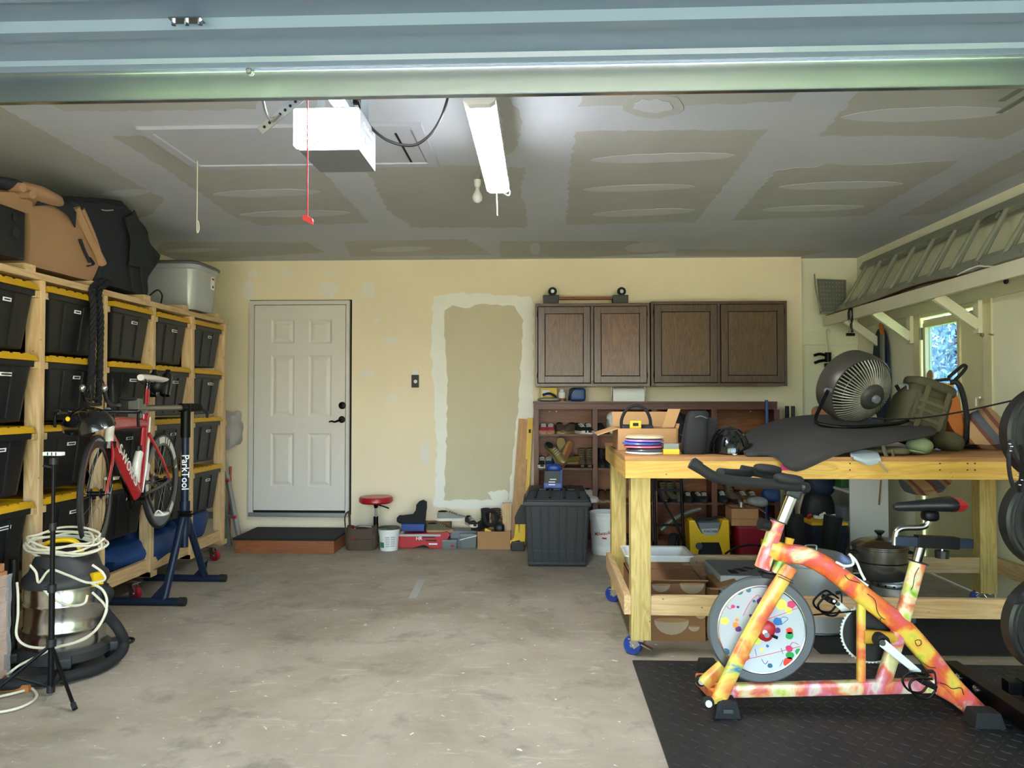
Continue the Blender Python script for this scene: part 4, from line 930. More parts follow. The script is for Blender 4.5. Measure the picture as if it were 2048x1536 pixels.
# ------------------------------------------------------------ wrapped bundle of boards at the left edge
BX = W(17, 1250, 3.60).x
t = thing('board_bundle', 'stack of reddish boards wrapped in clear plastic at the left edge', 'lumber', (BX-.2, 3.55, 0))
rnd = random.Random(2); wood('cedar', 'c08a5f', '9d6742', 'X', 8, knots=True)
z = 0.0; k = 0
while z < .66:
    h_ = .036; dx = rnd.uniform(-.012, .004) - (.03 if z > .58 else 0) - (.02 if z > .54 else 0)
    MB().box2((BX-.45, 3.50, z), (BX+dx, 3.589, z+h_)).build('board', 'cedar', t, bevel=.003, world=True); z += h_ + .001; k += 1
m_, n_, b_, N_, L_ = newmat('plastic_wrap'); b_.inputs['Base Color'].default_value = (.9,.9,.9,1); b_.inputs['Roughness'].default_value = .12; b_.inputs['Alpha'].default_value = .16
MB().sheet([[(BX-.4, 3.487, z_), (BX-.1, 3.485, z_), (BX+.008, 3.488, z_), (BX+.012, 3.53, z_), (BX+.012, 3.60, z_)] for z_ in (.05, .30, .54)], .001, 6, .012, 18).build('plastic_wrap', 'plastic_wrap', t, True, world=True)
# ------------------------------------------------------------ shoes
M('shoe_dark', '1d1c1c', .7, var=.3, scale=30); M('shoe_in', '0d0c0b', .9, var=.1); M('sole_white', 'd9d4c8', .6, var=.08, scale=20); M('sole_tan', 'a88a5c', .7, var=.12, scale=20); M('sole_black', '141312', .8, var=.2)
M('shoe_red', 'b5484a', .7, var=.25, scale=30); M('shoe_taupe', '5d4e3e', .85, var=.2, scale=20); M('shoe_grey', '8b8982', .75, var=.2, scale=30); M('shoe_olive', '5c5a40', .8, var=.25, scale=25)
M('shoe_brown', '5e432c', .7, var=.25, scale=20); M('shoe_white', 'd0ccc2', .65, var=.15, scale=25); M('shoe_gold', '8a7a45', .35, .4, var=.2, scale=20); M('shoe_boot', '6a5a44', .8, var=.25, scale=18); M('shoe_orange', 'b0764a', .7, var=.25, scale=40)
M('shoe_blue', '27406b', .7, var=.25, scale=25)
def shoe(name, label, loc, rz, upper, sole, kind='low', sc=1., group=None, rot=None, accent=None):
    t = thing(name, label, 'shoe', loc, rz, group, rot)
    st = [(0,.024,.07),(.05,.034,.088),(.16,.039,.094),(.30,.037,.090),(.42,.037,.086),(.55,.041,.076),(.68,.046,.060),(.82,.045,.050),(.92,.036,.043),(.985,.018,.034)]
    L_ = .285*sc
    def arch(tt, w, h, z0):
        y = (tt-.35)*L_; out = []
        for j in range(14):
            a_ = 2*PI*j/14; sx, sz = math.cos(a_), math.sin(a_)
            out.append(Vector((math.copysign(abs(sx)**.7, sx)*w*sc, y, z0 + (h*sc-z0)*(.45 + .55*sz if sz > 0 else .45 + .45*math.copysign(abs(sz)**.5, sz)))))
        return out
    MB().loft([arch(tt, w, h, .012*sc) for tt, w, h in st]).build('upper', upper, t, True)
    o1 = [(w*1.06, tt) for tt, w, h in st]; pts = [(w*sc, (tt-.35)*L_) for w, tt in o1] + [(-w*sc, (tt-.35)*L_) for w, tt in reversed(o1)]
    thk = {'low':.026,'boot':.032,'flat':.018}[kind]*sc
    MB().loft([[Vector((x*.95, y*.985, 0)) for x, y in pts], [Vector((x, y, thk*.4)) for x, y in pts], [Vector((x*.99, y*.99, thk + (.006 if y > L_*.5 else 0))) for x, y in pts]]).build('sole', sole, t, True)
    if kind == 'boot':
        rs = []
        for z, a_, b_ in ((.07,.037,.062),(.12,.036,.056),(.17,.041,.060),(.20,.044,.064)): rs.append([Vector((math.cos(x)*a_*sc, (-.055)*sc + math.sin(x)*b_*sc, z*sc)) for x in (2*PI*j/14 for j in range(14))])
        MB().loft(rs).build('shaft', upper, t, True)
        MB().sup((0, -.055*sc, .2*sc), (.036*sc, .055*sc, .006*sc), None, 1.).build('opening', 'shoe_in', t, True)
        lz = [(.02,.098),(.008,.125),(.004,.15),(.006,.175)]
        mb = MB(); [mb.tube([(-.022*sc, (y-.01)*sc, z*sc), (0, (y+.012)*sc, (z+.004)*sc), (.022*sc, (y-.01)*sc, z*sc)], .0028*sc, 5, 2) for y, z in lz]; mb.build('laces', accent or 'shoe_in', t, True)
    else:
        MB().sup((0, -.045*sc, .087*sc), (.027*sc, .048*sc, .012*sc), None, 1.).build('opening', 'shoe_in', t, True)
        if kind == 'low':
            mb = MB(); [mb.tube([(-.024*sc, y*sc, (z-.004)*sc), (0, (y+.006)*sc, (z+.004)*sc), (.024*sc, y*sc, (z-.004)*sc)], .003*sc, 5, 2) for y, z in ((.022,.090),(.042,.082),(.062,.073),(.08,.065))]; mb.build('laces', accent or 'shoe_white', t, True)
    return t

# ------------------------------------------------------------ step in front of the door
t = thing('door_step', 'low wooden step topped with black rubber in front of the white door', 'step', (W(580,1097,7.0).x, 7.05, 0))
sx0, sx1 = W(470,1097,6.74).x, W(668,1097,6.74).x
mb = MB(); mb.box2((sx0, 6.74, 0), (sx1, 6.778, .115)); mb.build('front_board', 'step_wood', t, bevel=.003, world=True)
for x in (sx0, sx1-.038): MB().box2((x, 6.778, 0), (x+.038, D-.01, .115)).build('side_board', 'step_wood', t, bevel=.003, world=True)
MB().box2((sx0-.02, 6.73, .117), (sx1+.01, D-.08, .138)).build('rubber_top', 'black_rubber', t, bevel=.004, world=True)

# ------------------------------------------------------------ aluminium ladder beside the rack
t = thing('folding_ladder', 'folded aluminium ladder leaning in the corner beside the door', 'ladder', (-3.0, 7.05, 0))
for k, (yy, dy) in enumerate(((6.92, .16), (7.18, -.02))):
    a, b2 = W(438, 872, yy+dy), W(482, 1084, yy); b2.z = .0
    lft = Vector((-.48, 0, 0)); a2 = a + lft*.8; c2 = b2 + lft
    MB().bar(b2, a, .025, .06, (0,1,0)).build('rail', 'alum', t, bevel=.003, world=True); MB().bar(c2, a2, .025, .06, (0,1,0)).build('rail', 'alum', t, bevel=.003, world=True)
    for f in (.28, .60, .92):
        MB().bar(b2.lerp(a, f), c2.lerp(a2, f), .03, .045, (0,1,0)).build('rung', 'alum', t, bevel=.004, world=True)
        p = b2.lerp(a, f); MB().cyl(p + Vector((-.005,-.02,0)), p + Vector((.02,-.02,0)), .016, n=10).build('lock_knob', 'red_plastic', t, True, world=True)
mb = MB(); a, b2 = W(430, 890, 7.1), W(458, 1085, 7.05); b2.z = .001; mb.bar(b2, a, .05, .03, (0,1,0)); mb.build('inner_rail', 'alum_dull', t, bevel=.003, world=True)
MB().tube([Vector((W(461,988,7.28).x, 7.25, 0)), W(461, 933, 7.36)], .012, 8).single('red_stick', 'red_plastic', 'thin red stick standing behind the ladder', 'stick')
m_, n_, b_, N_, L_ = newmat('thin_bag'); b_.inputs['Base Color'].default_value = lin('cfc9c6'); b_.inputs['Roughness'].default_value = .3; b_.inputs['Alpha'].default_value = .62; b_.inputs['Transmission Weight'].default_value = .2
t = thing('plastic_bag', 'crumpled white plastic bag hanging beside the rack', 'bag', W(458, 892, 7.22))
MB().sup(W(457, 858, 7.25), (.15,.12,.17), None, .8, .07, 9, 26, 16).build('bag', 'thin_bag', t, True, world=True)
MB().tube([W(442,828,7.22), W(447,820,7.3), W(455,828,7.22)], .008, 6, 4).build('bag_handle', 'thin_bag', t, True, world=True)

# ------------------------------------------------------------ along the foot of the back wall
# stool
p = W(752, 1000, 7.18); SX = p.x; t = thing('shop_stool', 'round red padded shop stool on a chrome post', 'stool', (SX, 7.18, 0))
zt_ = W(752, 993, 7.18).z; r_ = .162
MB().lathe([(0,zt_-.06),(r_*.9,zt_-.06),(r_,zt_-.045),(r_,zt_-.015),(r_*.93,zt_),(0,zt_+.004)], (SX,7.18,0), None, 36).build('seat', 'red_vinyl', t, True, world=True)
MB().cyl((SX,7.18,.25), (SX,7.18,zt_-.06), .012, n=12).build('gas_post', 'chrome', t, True, world=True)
MB().cyl((SX,7.18,zt_-.11), (SX,7.18,zt_-.06), .016, .03, n=12).build('seat_collar', 'black_metal', t, True, world=True)
MB().cyl((SX,7.18,.07), (SX,7.18,.27), .024, n=12).build('sleeve', 'black_metal', t, True, world=True)
MB().tube([(SX+.02,7.16,zt_-.075), (SX+.07,7.14,zt_-.085), (SX+.135,7.13,zt_-.105)], .007, 8, 3).build('height_lever', 'black_metal', t, True, world=True)
for k in range(5):
    a_ = 2*PI*k/5 + .6; e = Vector((SX+math.cos(a_)*.16, 7.18+math.sin(a_)*.16, .055)); l = MB().bar((SX,7.18,.085), e, .03, .02).build('base_leg', 'black_metal', t, bevel=.004, world=True)
    MB().lathe([(0,-.012),(.024,-.012),(.026,0),(.024,.012),(0,.012)], e - Vector((0,0,.029)), basis((math.cos(a_+1), math.sin(a_+1), 0)), 12).build('caster', 'black_rubber', l, True, world=True)
# tool bag
M('bag_brown', '4d3f31', .85, var=.2, scale=10, bump=.3, bscale=20)
p = W(724, 1097, 6.98); t = thing('tool_bag', 'open brown canvas tool bag between the step and the white bucket', 'tool bag', (p.x, 6.98, 0))
mb = MB(); rs = []
for z, sx, sy in ((0,.27,.20),(.06,.31,.22),(.13,.30,.20),(.19,.27,.15)): rs.append([Vector((p.x + x*sx/2, 6.98 + y*sy/2, z + (.03*x*x if z > .15 else 0))) for x, y in [(math.copysign(abs(math.cos(a))**.6, math.cos(a)), math.copysign(abs(math.sin(a))**.6, math.sin(a))) for a in (2*PI*j/20 for j in range(20))]])
rs.append([v*1 for v in rs[-1]]); rs[-1] = [Vector((p.x + (v.x-p.x)*.85, 6.98 + (v.y-6.98)*.8, v.z-.05)) for v in rs[-1]]
mb.loft(rs); mb.build('bag_body', 'bag_brown', t, True, world=True)
for s, hx in ((-1, -.13), (1, .12)): MB().tube([(p.x+hx, 6.90, .15), (p.x+hx*1.15, 6.93, .30 if s < 0 else .2), (p.x+hx*1.0, 7.0, .33 if s < 0 else .22), (p.x+hx, 7.04, .15)], .014, 8, 4, flat=.4).build('strap', 'bag_brown', t, True, world=True)
MB().sheet([[(p.x-.06+.06*i, 6.885-.008, .06) for i in range(4)], [(p.x-.06+.06*i, 6.875-.008, .11) for i in range(4)]], .006, 3).build('front_pocket', 'bag_brown', t, True, world=True)
MB().cyl((p.x-.06,6.88,.09), (p.x-.055,6.93,.20), .014, n=10).single('red_screwdriver', 'red_plastic', 'red tool handle sticking out of the brown tool bag', 'tool', smooth=True)
MB().tube([(p.x-.08,6.95,.19), (p.x-.03,6.93,.215), (p.x+.03,6.95,.21), (p.x+.09,6.97,.20)], .013, 8, 3).single('wrench', 'steel', 'metal wrench lying across the top of the brown tool bag', 'wrench', smooth=True)
# white bucket with label
p = W(778, 1100, 6.95); t = thing('paint_pail', 'white plastic pail with green and grey label on the floor', 'pail', (p.x, p.y, 0)); pc_ = Vector((p.x, p.y, 0))
MB().lathe([(0,0),(.080,0),(.082,.006),(.094,.165),(.100,.168),(.100,.180),(.097,.182),(.1,.19),(.1,.196),(.094,.2),(0,.198)], pc_, None, 32).build('pail_body', 'white_plastic', t, True, world=True)
M('green_lid', '3c4b3c', .6, var=.2); MB().lathe([(.102,.196),(.104,.205),(.095,.210),(0,.208)], pc_, None, 32).build('lid', 'green_lid', t, True, world=True)
M('label_green', '2f7d4a', .6, var=.15); M('label_grey', 'aeb0ac', .6, var=.1)
def wraplabel(par, c, r0, r1, z0, z1, a0, a1, mat, name, off=.001):
    mb = MB(); A, B_ = [], []
    for i in range(9):
        a_ = a0 + (a1-a0)*i/8; A.append(c + Vector((math.cos(a_)*(r0+off), math.sin(a_)*(r0+off), z0))); B_.append(c + Vector((math.cos(a_)*(r1+off), math.sin(a_)*(r1+off), z1)))
    a, b_ = mb.ring(A), mb.ring(B_); mb.bridge(a, b_, False); return mb.build(name, mat, par, True, world=True)
rad = lambda z: .082 + (z-.006)/.159*.012
wraplabel(t, pc_, rad(.03), rad(.08), .03, .08, R(215), R(250), 'label_green', 'label')
for k in range(5): wraplabel(t, pc_, rad(.04+.02*k), rad(.052+.02*k), .04+.02*k, .052+.02*k, R(260), R(285), 'label_grey', 'label_text'); wraplabel(t, pc_, rad(.04+.02*k), rad(.052+.02*k), .04+.02*k, .052+.02*k, R(290), R(318), 'label_grey', 'label_text')
MB().tube([pc_ + Vector((-.1,-.01,.18)), pc_ + Vector((-.07,-.1,.21)), pc_ + Vector((.0,-.1,.205)), pc_ + Vector((.1,-.01,.18))], .003, 6, 5).build('bail_handle', 'steel', t, True, world=True)
# red chock-like case with lettering
def pxpoly(pts, y): return [(W(x, yy, y).x, max(0.001, W(x, yy, y).z)) for x, yy in pts]
def slab(pts, y, th): return MB().prism(pxpoly(pts, y), th, frame((0, y, 0), (1,0,0), (0,0,1)))
t = thing('red_tool_case', 'low red plastic case with HR lettering on the floor', 'case', (W(848,1095,7.02).x, 7.1, 0))
slab([(798,1068),(797,1095),(826,1096),(846,1089),(852,1090),(860,1098),(884,1099),(892,1082),(900,1070),(893,1064),(880,1067)], 7.02, -.2).build('shell', 'red_plastic', t, bevel=.004, world=True)
MB().box2((W(800,0,7.02).x, 7.0, W(0,1066,7.02).z), (W(884,0,7.02).x, 7.2, W(0,1062,7.02).z)).build('clear_lid', 'clear_tub', t, bevel=.003, world=True)
text('HR', 'print_white', t, frame(W(838,1077,7.017), (1,0,0), (0,0,1)), .045)
for k in range(3): MB().box(W(858+k*4, 1074+k*7, 7.016), (.12-.02*k, .001, .012)).build('print', 'print_black' if k < 2 else 'print_white', t, world=True)
t = thing('blue_box', 'dark blue plastic box on top of the red case', 'box', W(825,1062,7.06)); a, b2 = W(803,1048,7.05), W(848,1063,7.05)
MB().box2((a.x, 7.05, b2.z), (b2.x, 7.2, a.z-.006)).build('body', 'blue_plastic', t, bevel=.008, world=True); MB().box2((a.x-.004, 7.046, a.z-.008), (b2.x+.004, 7.204, a.z)).build('lid', 'blue_plastic', t, bevel=.003, world=True)
slab([(793,1043),(793,1036),(798,1031),(810,1032),(826,1030),(832,1022),(832,1010),(838,1003),(846,1000),(853,1004),(853,1018),(850,1030),(850,1047),(806,1048),(798,1047)], 7.10, -.035).single('foam_pad', 'black_rubber', 'black L-shaped foam pad on the blue box', 'pad', bevel=.006)
# shoes by the wall
gw = 'shoes piled by the back wall'
shoe('sneaker', 'grey running shoe with white sole and red mark leaning on the wall pile', W(895,1041,7.14), -PI/2+.1, 'shoe_grey', 'sole_white', 'low', .98, gw, accent='shoe_dark')
shoe('sneaker', 'olive hiking shoe under the grey running shoe', W(873,1064,7.12), -PI/2, 'shoe_olive', 'sole_tan', 'low', .92, gw)
shoe('sneaker', 'black sneaker with pale sole right of the grey running shoe', W(940,1050,7.06), PI+.4, 'shoe_dark', 'sole_white', 'low', .85, gw)
shoe('boot', 'brown leather boot at the back of the wall pile', W(1000,1050,7.26), -PI/2+.2, 'shoe_brown', 'sole_black', 'boot', .8, gw)
shoe('boot', 'black boot standing in the wall pile behind the cardboard box', W(965,1056,7.20), PI-.5, 'shoe_dark', 'sole_black', 'boot', .9, gw)
# support under that pile: crates
t = thing('clear_bin', 'clear plastic bin with handle beside the small cardboard box', 'bin', (W(938,1097,7.02).x, 7.08, 0)); a, b2 = W(920,1066,7.02), W(953,1098,7.02)
M('clear_grey', '8f9590', .2, var=.1, trans=.4, alpha=.85)
MB().taper(((a.x+b2.x)/2, 7.09, 0), (b2.x-a.x-.02, .13), (b2.x-a.x, .15), .125).build('bin_body', 'clear_grey', t, bevel=.006, world=True); MB().box(((a.x+b2.x)/2, 7.09, .13), (b2.x-a.x+.01, .16, .012)).build('lid', 'clear_grey', t, bevel=.004, world=True)
MB().tube([(a.x-.002,7.02,.08), ((a.x+b2.x)/2,7.0,.105), (b2.x+.002,7.02,.12)], .005, 6, 3).build('handle', 'white_plastic', t, True, world=True)
t = thing('small_parts_box', 'small clear parts box with red sticker on the floor', 'box', (W(898,1095,7.0).x, 7.02, 0)); a, b2 = W(884,1080,6.99), W(913,1098,6.99)
MB().box2((a.x, 6.99, 0), (b2.x, 7.09, a.z-.01)).build('body', 'clear_grey', t, bevel=.004, world=True); MB().box2((a.x-.002, 6.988, a.z-.01), (b2.x+.002, 7.092, a.z)).build('lid', 'clear_grey', t, bevel=.003, world=True); MB().box(W(905,1092,6.987), (.035,.001,.02)).build('sticker', 'print_red', t, world=True)
MB().box2((W(903,0,7.12).x, 7.1, 0), (W(955,0,7.12).x, 7.3, W(0,1055,7.12).z)).single('grey_crate', 'opener_grey', 'grey plastic crate behind the clear bin', 'crate', bevel=.006)
MB().box2((W(845,0,7.22).x, 7.22, 0), (W(902,0,7.22).x, 7.36, W(0,1040,7.22).z)).single('storage_carton', 'card_dark', 'brown carton behind the piled shoes against the wall', 'carton', bevel=.003)
def carton(name, label, lo, hi, mats=('card','card_in'), flaps=(), group=None, open_=True):
    t = thing(name, label, 'cardboard box', ((lo[0]+hi[0])/2, (lo[1]+hi[1])/2, lo[2]), group=group); e = .005; x0,y0,z0 = lo; x1,y1,z1 = hi
    for nme, l, h_ in (('front_panel',(x0,y0,z0),(x1,y0+e,z1)), ('back_panel',(x0,y1-e,z0),(x1,y1,z1)), ('side_panel',(x0,y0+e,z0),(x0+e,y1-e,z1)), ('side_panel',(x1-e,y0+e,z0),(x1,y1-e,z1)), ('bottom_panel',(x0+e,y0+e,z0),(x1-e,y1-e,z0+e))):
        MB().box2(l, h_).build(nme, mats[0], t, world=True)
    if not open_: MB().box2((x0,y0,z1-e), (x1,y1,z1)).build('top_panel', mats[0], t, world=True)
    for edge, ln, ang in flaps:                      # flap hinged on a top edge, angle from straight out
        c, s_ = math.cos(R(ang))*ln, math.sin(R(ang))*ln
        pp = {'l': ((x0,y0),(x0,y1),(-c,0)), 'r': ((x1,y0),(x1,y1),(c,0)), 'f': ((x0,y0),(x1,y0),(0,-c)), 'b': ((x0,y1),(x1,y1),(0,c))}[edge]
        a, b_, o_ = Vector((*pp[0], z1)), Vector((*pp[1], z1)), Vector((*pp[2], s_))
        MB().sheet([[a, b_], [a+o_, b_+o_]], .005, 1).build('flap', mats[1], t, world=True)
    return t
a, b2 = W(955,1063,7.0), W(1021,1098,7.0)
carton('small_carton', 'small open cardboard box of tools at the foot of the wall', (a.x,7.0,0), (b2.x,7.22,a.z), ('card','card_in'))
MB().tube([W(968,1030,7.1), W(975,1022,7.1), W(988,1024,7.1), W(994,1036,7.1), W(988,1048,7.1), W(975,1048,7.1)], .018, 8, 5, closed=True).single('ear_defenders', 'black_rubber', 'black ring-shaped ear defenders in the small cardboard box', 'ear defenders', smooth=True)
MB().box(W(975,1061,7.08), (.06,.05,.03), rotm(0,20,10)).single('tape_measure', 'yellow_plastic', 'small yellow tool lying in the small cardboard box', 'tool', bevel=.006)
MB().sup(W(998,1056,7.08), (.05,.05,.045), None, .7, .008).single('power_adapter', 'black_plastic', 'black lumpy tool at the right of the small cardboard box', 'tool', smooth=True)
for i, (x0_, x1_, yt, yb, lb) in enumerate(((1005,1014,1006,1064,'short pale wood offcut upright in the small cardboard box'), (1014,1023,1005,1064,'taller wood offcut at the right of the small cardboard box'))):
    a, b2 = W(x0_,yt,7.14), W(x1_,yb,7.14); MB().box2((a.x, 7.14-.02*i, .006), (b2.x-.001, 7.16-.02*i, a.z)).single('wood_offcut', 'pine_z', lb, 'wood', bevel=.002)
# yellow cordless saw
t = thing('cordless_saw', 'yellow and black cordless reciprocating saw standing on its battery', 'power tool', W(1035,1096,6.95))
slab([(1031,1048),(1031,1068),(1029,1078),(1020,1082),(1020,1088),(1030,1082),(1040,1078),(1044,1090),(1050,1090),(1050,1078),(1049,1062),(1052,1048)], 6.95, -.06).build('handle_body', 'yellow_plastic', t, bevel=.008, world=True)
a, b2 = W(1023,1083,6.94), W(1049,1097,6.94); MB().box2((a.x, 6.93, 0.0), (b2.x, 7.02, a.z)).build('battery', 'black_plastic', t, bevel=.008, world=True)
slab([(1030,1049),(1029,1036),(1034,1024),(1042,1010),(1052,1016),(1053,1049)], 6.95, -.06).build('gear_case', 'black_plastic', t, bevel=.008, world=True)
text('DEWALT', 'print_black', t, frame(W(1038,1056,6.948), (0,0,-1), (1,0,0)), .022)
# leaning plywood and level
t = MB(); p0, p1, q0, q1 = W(1021,1060,7.18), W(1041,1064,7.18), W(1041,838,7.385), W(1057,838,7.385)
for v in (p0, p1): v.z = 0
w_ = .115; MB().bar((p0+p1)/2 + Vector((0,0,.01)), (q0+q1)/2, w_, .018, (1,0,0)) if False else None
t.bar((p0+p1)/2 + Vector((0,0,.0)), (q0+q1)/2, .018, .115, (1,0,0)); t.single('plywood_strip', 'ply_lean', 'long pale plywood strip leaning against the back wall', 'board', bevel=.002)
t = thing('spirit_level', 'long yellow level leaning beside the shelf case', 'level', W(1052,1085,7.22)); a, b2 = W(1047,1075,7.22), W(1061,836,7.37); a.z = .0
MB().bar(a, b2, .022, .055, (1,0,0)).build('beam', 'yellow_plastic', t, bevel=.002, world=True)
for f in (.12, .3, .88): MB().bar(a.lerp(b2, f) + Vector((-.0,-.012,0)), a.lerp(b2, f+.03) + Vector((0,-.012,0)), .006, .02, (1,0,0)).build('vial', 'print_black', t, world=True)

# ------------------------------------------------------------ wall cabinets
def cabinet(px0, px1, py0, py1, wd_, fr_, label):
    a, b2 = W(px0, py0, 7.09), W(px1, py1, 7.09); x0, x1, z0, z1 = a.x, b2.x, b2.z, a.z
    t = thing('wall_cabinet', label, 'cabinet', ((x0+x1)/2, 7.25, z0))
    MB().box2((x0, 7.11, z0), (x1, D-.001, z1)).build('body', wd_, t, bevel=.002, world=True)
    w = x1-x0
    for l, h_ in (((x0,z0),(x0+.045,z1)), ((x1-.045,z0),(x1,z1)), ((x0+w/2-.03,z0+.05),(x0+w/2+.03,z1-.05))): MB().box2((l[0], 7.09, l[1]), (h_[0], 7.11, h_[1])).build('face_stile', fr_, t, bevel=.002, world=True)
    for l, h_ in (((x0+.045,z0),(x1-.045,z0+.05)), ((x0+.045,z1-.05),(x1-.045,z1))): MB().box2((l[0], 7.09, l[1]), (h_[0], 7.11, h_[1])).build('face_rail', 'cab_wood_x', t, bevel=.002, world=True)
    for k in range(2):
        dx0 = x0+.03 + k*(w/2-.012); dx1 = dx0 + w/2-.05; dz0, dz1 = z0+.035, z1-.035; f = .062
        d_ = MB(); 
        d_.box2((dx0,7.070,dz0),(dx0+f,7.089,dz1)).box2((dx1-f,7.070,dz0),(dx1,7.089,dz1)).box2((dx0+f,7.070,dz0),(dx1-f,7.089,dz0+f)).box2((dx0+f,7.070,dz1-f),(dx1-f,7.089,dz1))
        dd_ = d_.build('door', fr_, t, bevel=.003, world=True)
        MB().box2((dx0+f+.007,7.077,dz0+f+.007),(dx1-f-.007,7.086,dz1-f-.007)).build('door_panel', wd_, dd_, world=True)
        MB().box2((dx0+f,7.083,dz0+f),(dx1-f,7.0875,dz1-f)).build('panel_groove', 'dark_gap', dd_, world=True)
        MB().box2((dx0-.008,7.0885,dz0-.008),(dx1+.008,7.0897,dz1+.008)).build('door_shadow_line', 'dark_gap', dd_, world=True)  # near-black border behind the door, shadow at its edge put in as colour
        hx_ = dx0-.006 if k == 0 else dx1+.006
        for hz in (dz0+.07, dz1-.07): MB().cyl((hx_,7.084,hz-.025), (hx_,7.084,hz+.025), .006, n=8).build('hinge', 'black_metal', dd_, world=True)
    return t, x0, x1, z0, z1
wood('cab_wood2', '735230', '42301a', 'Z', 11, .5, False, .1, ring=22); wood('cab_frame2', '5c4026', '3a2817', 'Z', 11, .45, False, .15)
c1, cx0, cxm, cz0, cz1 = cabinet(1070, 1300, 607, 773, 'cab_wood', 'cab_frame', 'dark oak two-door wall cabinet with a paper towel roll beneath')
c2, _, cx1, _, _ = cabinet(1302, 1575, 603, 772, 'cab_wood2', 'cab_frame2', 'brown oak two-door wall cabinet nearest the right wall')
a, b2 = W(1110, 616, 7.065), W(1131, 625, 7.065); MB().box2((a.x, 7.06, b2.z), (b2.x, 7.072, a.z)).build('tape_patch', 'cab_wood_x', c1, world=True)
# paper towels
a, b2 = W(1222, 787, 7.2), W(1290, 787, 7.2); t = thing('paper_towel_holder', 'white paper towel roll hung under the left wall cabinet', 'paper towels', (a.x, 7.2, cz0-.12))
pzc = cz0-.075
MB().cyl((a.x+.015, 7.2, pzc), (b2.x-.015, 7.2, pzc), .062, n=28).build('towel_roll', 'paper', t, True, world=True)
for x in (a.x, b2.x-.008): MB().box2((x, 7.18, pzc-.02), (x+.008, 7.22, cz0)).build('bracket', 'white_plastic', t, bevel=.003, world=True)
MB().box2((a.x+.015, 7.136, pzc-.07), (b2.x-.015, 7.1385, pzc)).build('loose_sheet', 'paper', t, world=True)
# wheeled dolly upside down on the cabinets
t = thing('furniture_dolly', 'upturned dolly with two black casters on top of the left cabinet', 'dolly', W(1170, 606, 7.2))
for px0, px1, pw in ((1087,1117,1105), (1226,1255,1243)):
    a, b2 = W(px0, 592, 7.2), W(px1, 606, 7.2); MB().taper(((a.x+b2.x)/2, 7.23, cz1), (b2.x-a.x, .14), (b2.x-a.x+.012, .15), a.z-cz1+.004).build('corner_block', 'black_plastic', t, bevel=.008, world=True)
    c = W(pw, 583, 7.2); f = MB().bar(c + Vector((-.02,0,-.01)), Vector((c.x-.02, 7.2, a.z)), .012, .03).box((c.x-.005, 7.2, a.z+.004), (.06,.05,.008)).build('caster_fork', 'chrome', t, bevel=.002, world=True)
    MB().lathe([(0,-.014),(.022,-.014),(.026,-.016),(.040,-.014),(.042,0),(.040,.014),(.026,.016),(.022,.014),(0,.014)], c, basis((.35,-1,0)), 24).build('caster_wheel', 'black_rubber', f, True, world=True)
    MB().cyl(c - Vector((0,.02,0)), c + Vector((0,.02,0)), .018, n=12).build('hub', 'steel', f, True, world=True)
a, b2 = W(1115, 597, 7.22), W(1228, 597, 7.22); MB().box2((a.x, 7.19, a.z-.012), (b2.x, 7.26, a.z+.012)).build('cross_bar', 'step_wood', t, bevel=.004, world=True)

# ------------------------------------------------------------ open shelf case
SY = 7.08; a, b2 = W(1067, 803, SY), W(1553, 803, SY); sx0, sx1, szt = a.x, b2.x, a.z
t = thing('shelf_case', 'dark red-brown open wooden shelf case full of shoes', 'shelf', ((sx0+sx1)/2, 7.24, 0))
MB().box2((sx0, D-.012, 0.02), (sx1, D-.002, szt-.02)).build('back_panel', 'case_back', t, world=True)
MB().box2((sx0-.005, SY-.01, szt-.02), (sx1+.005, D-.012, szt)).build('top_board', 'case_wood_x', t, bevel=.002, world=True)
stx = [(1067,1077),(1183,1193),(1300,1311),(1418,1429),(1542,1553)]
sxs = [(W(p_,0,SY).x, W(q_,0,SY).x) for p_, q_ in stx]
for u, v in sxs:
    MB().box2((u, SY, 0.0), (v, SY+.02, szt-.075)).build('face_stile', 'case_wood', t, bevel=.002, world=True)
    m_ = (u+v)/2; MB().box2((m_-.009, SY+.02, 0.0), (m_+.009, D-.012, szt-.02)).build('divider', 'case_wood', t, world=True)
MB().box2((sx0, SY, szt-.075), (sx1, SY+.02, szt-.02)).build('face_rail', 'case_wood_x', t, bevel=.002, world=True)
MB().box2((sx0, SY, 0), (sx1, SY+.02, .07)).build('kick_board', 'case_wood_x', t, world=True)
SHZ = [W(0+1130, y, SY).z for y in (868, 936, 1004)] + [.085]
for k in range(4):
    for z in SHZ:
        l, r_ = sxs[k][1]-.01, sxs[k+1][0]+.01; MB().box2((l+.012, SY+.004, z-.02), (r_-.012, D-.012, z)).build('shelf_board', 'case_wood_x', t, bevel=.002, world=True)
for px in (1099, 1113, 1501): MB().cyl(W(px, 823, D-.012), W(px, 823, D-.016), .006, n=8).build('screw_head', 'white_plastic', t, world=True)
gs = 'shoes on the wooden shelf case'
S1, S2, S3, S4 = SHZ
def sx(px, y=7.2): return W(px, 800, y).x
def onshelf(px, z, name, label, rz, up_, so_, kind='low', sc=1., rot=None, y=7.22, dz=.001, acc=None): return shoe(name, label, (sx(px, y), y, z+dz), rz, up_, so_, kind, sc, gs, rot, acc)
onshelf(1087, S1, 'sneaker', 'left red sneaker of the pair, top shelf of the left bay', PI, 'shoe_red', 'sole_tan')
onshelf(1102, S1, 'sneaker', 'right red sneaker of the pair, top shelf of the left bay', PI-.08, 'shoe_red', 'sole_tan')
onshelf(1120, S1, 'slipper', 'left taupe slipper with fluffy lining, top shelf of the left bay', PI+.1, 'shoe_taupe', 'sole_tan', 'flat', 1.05)
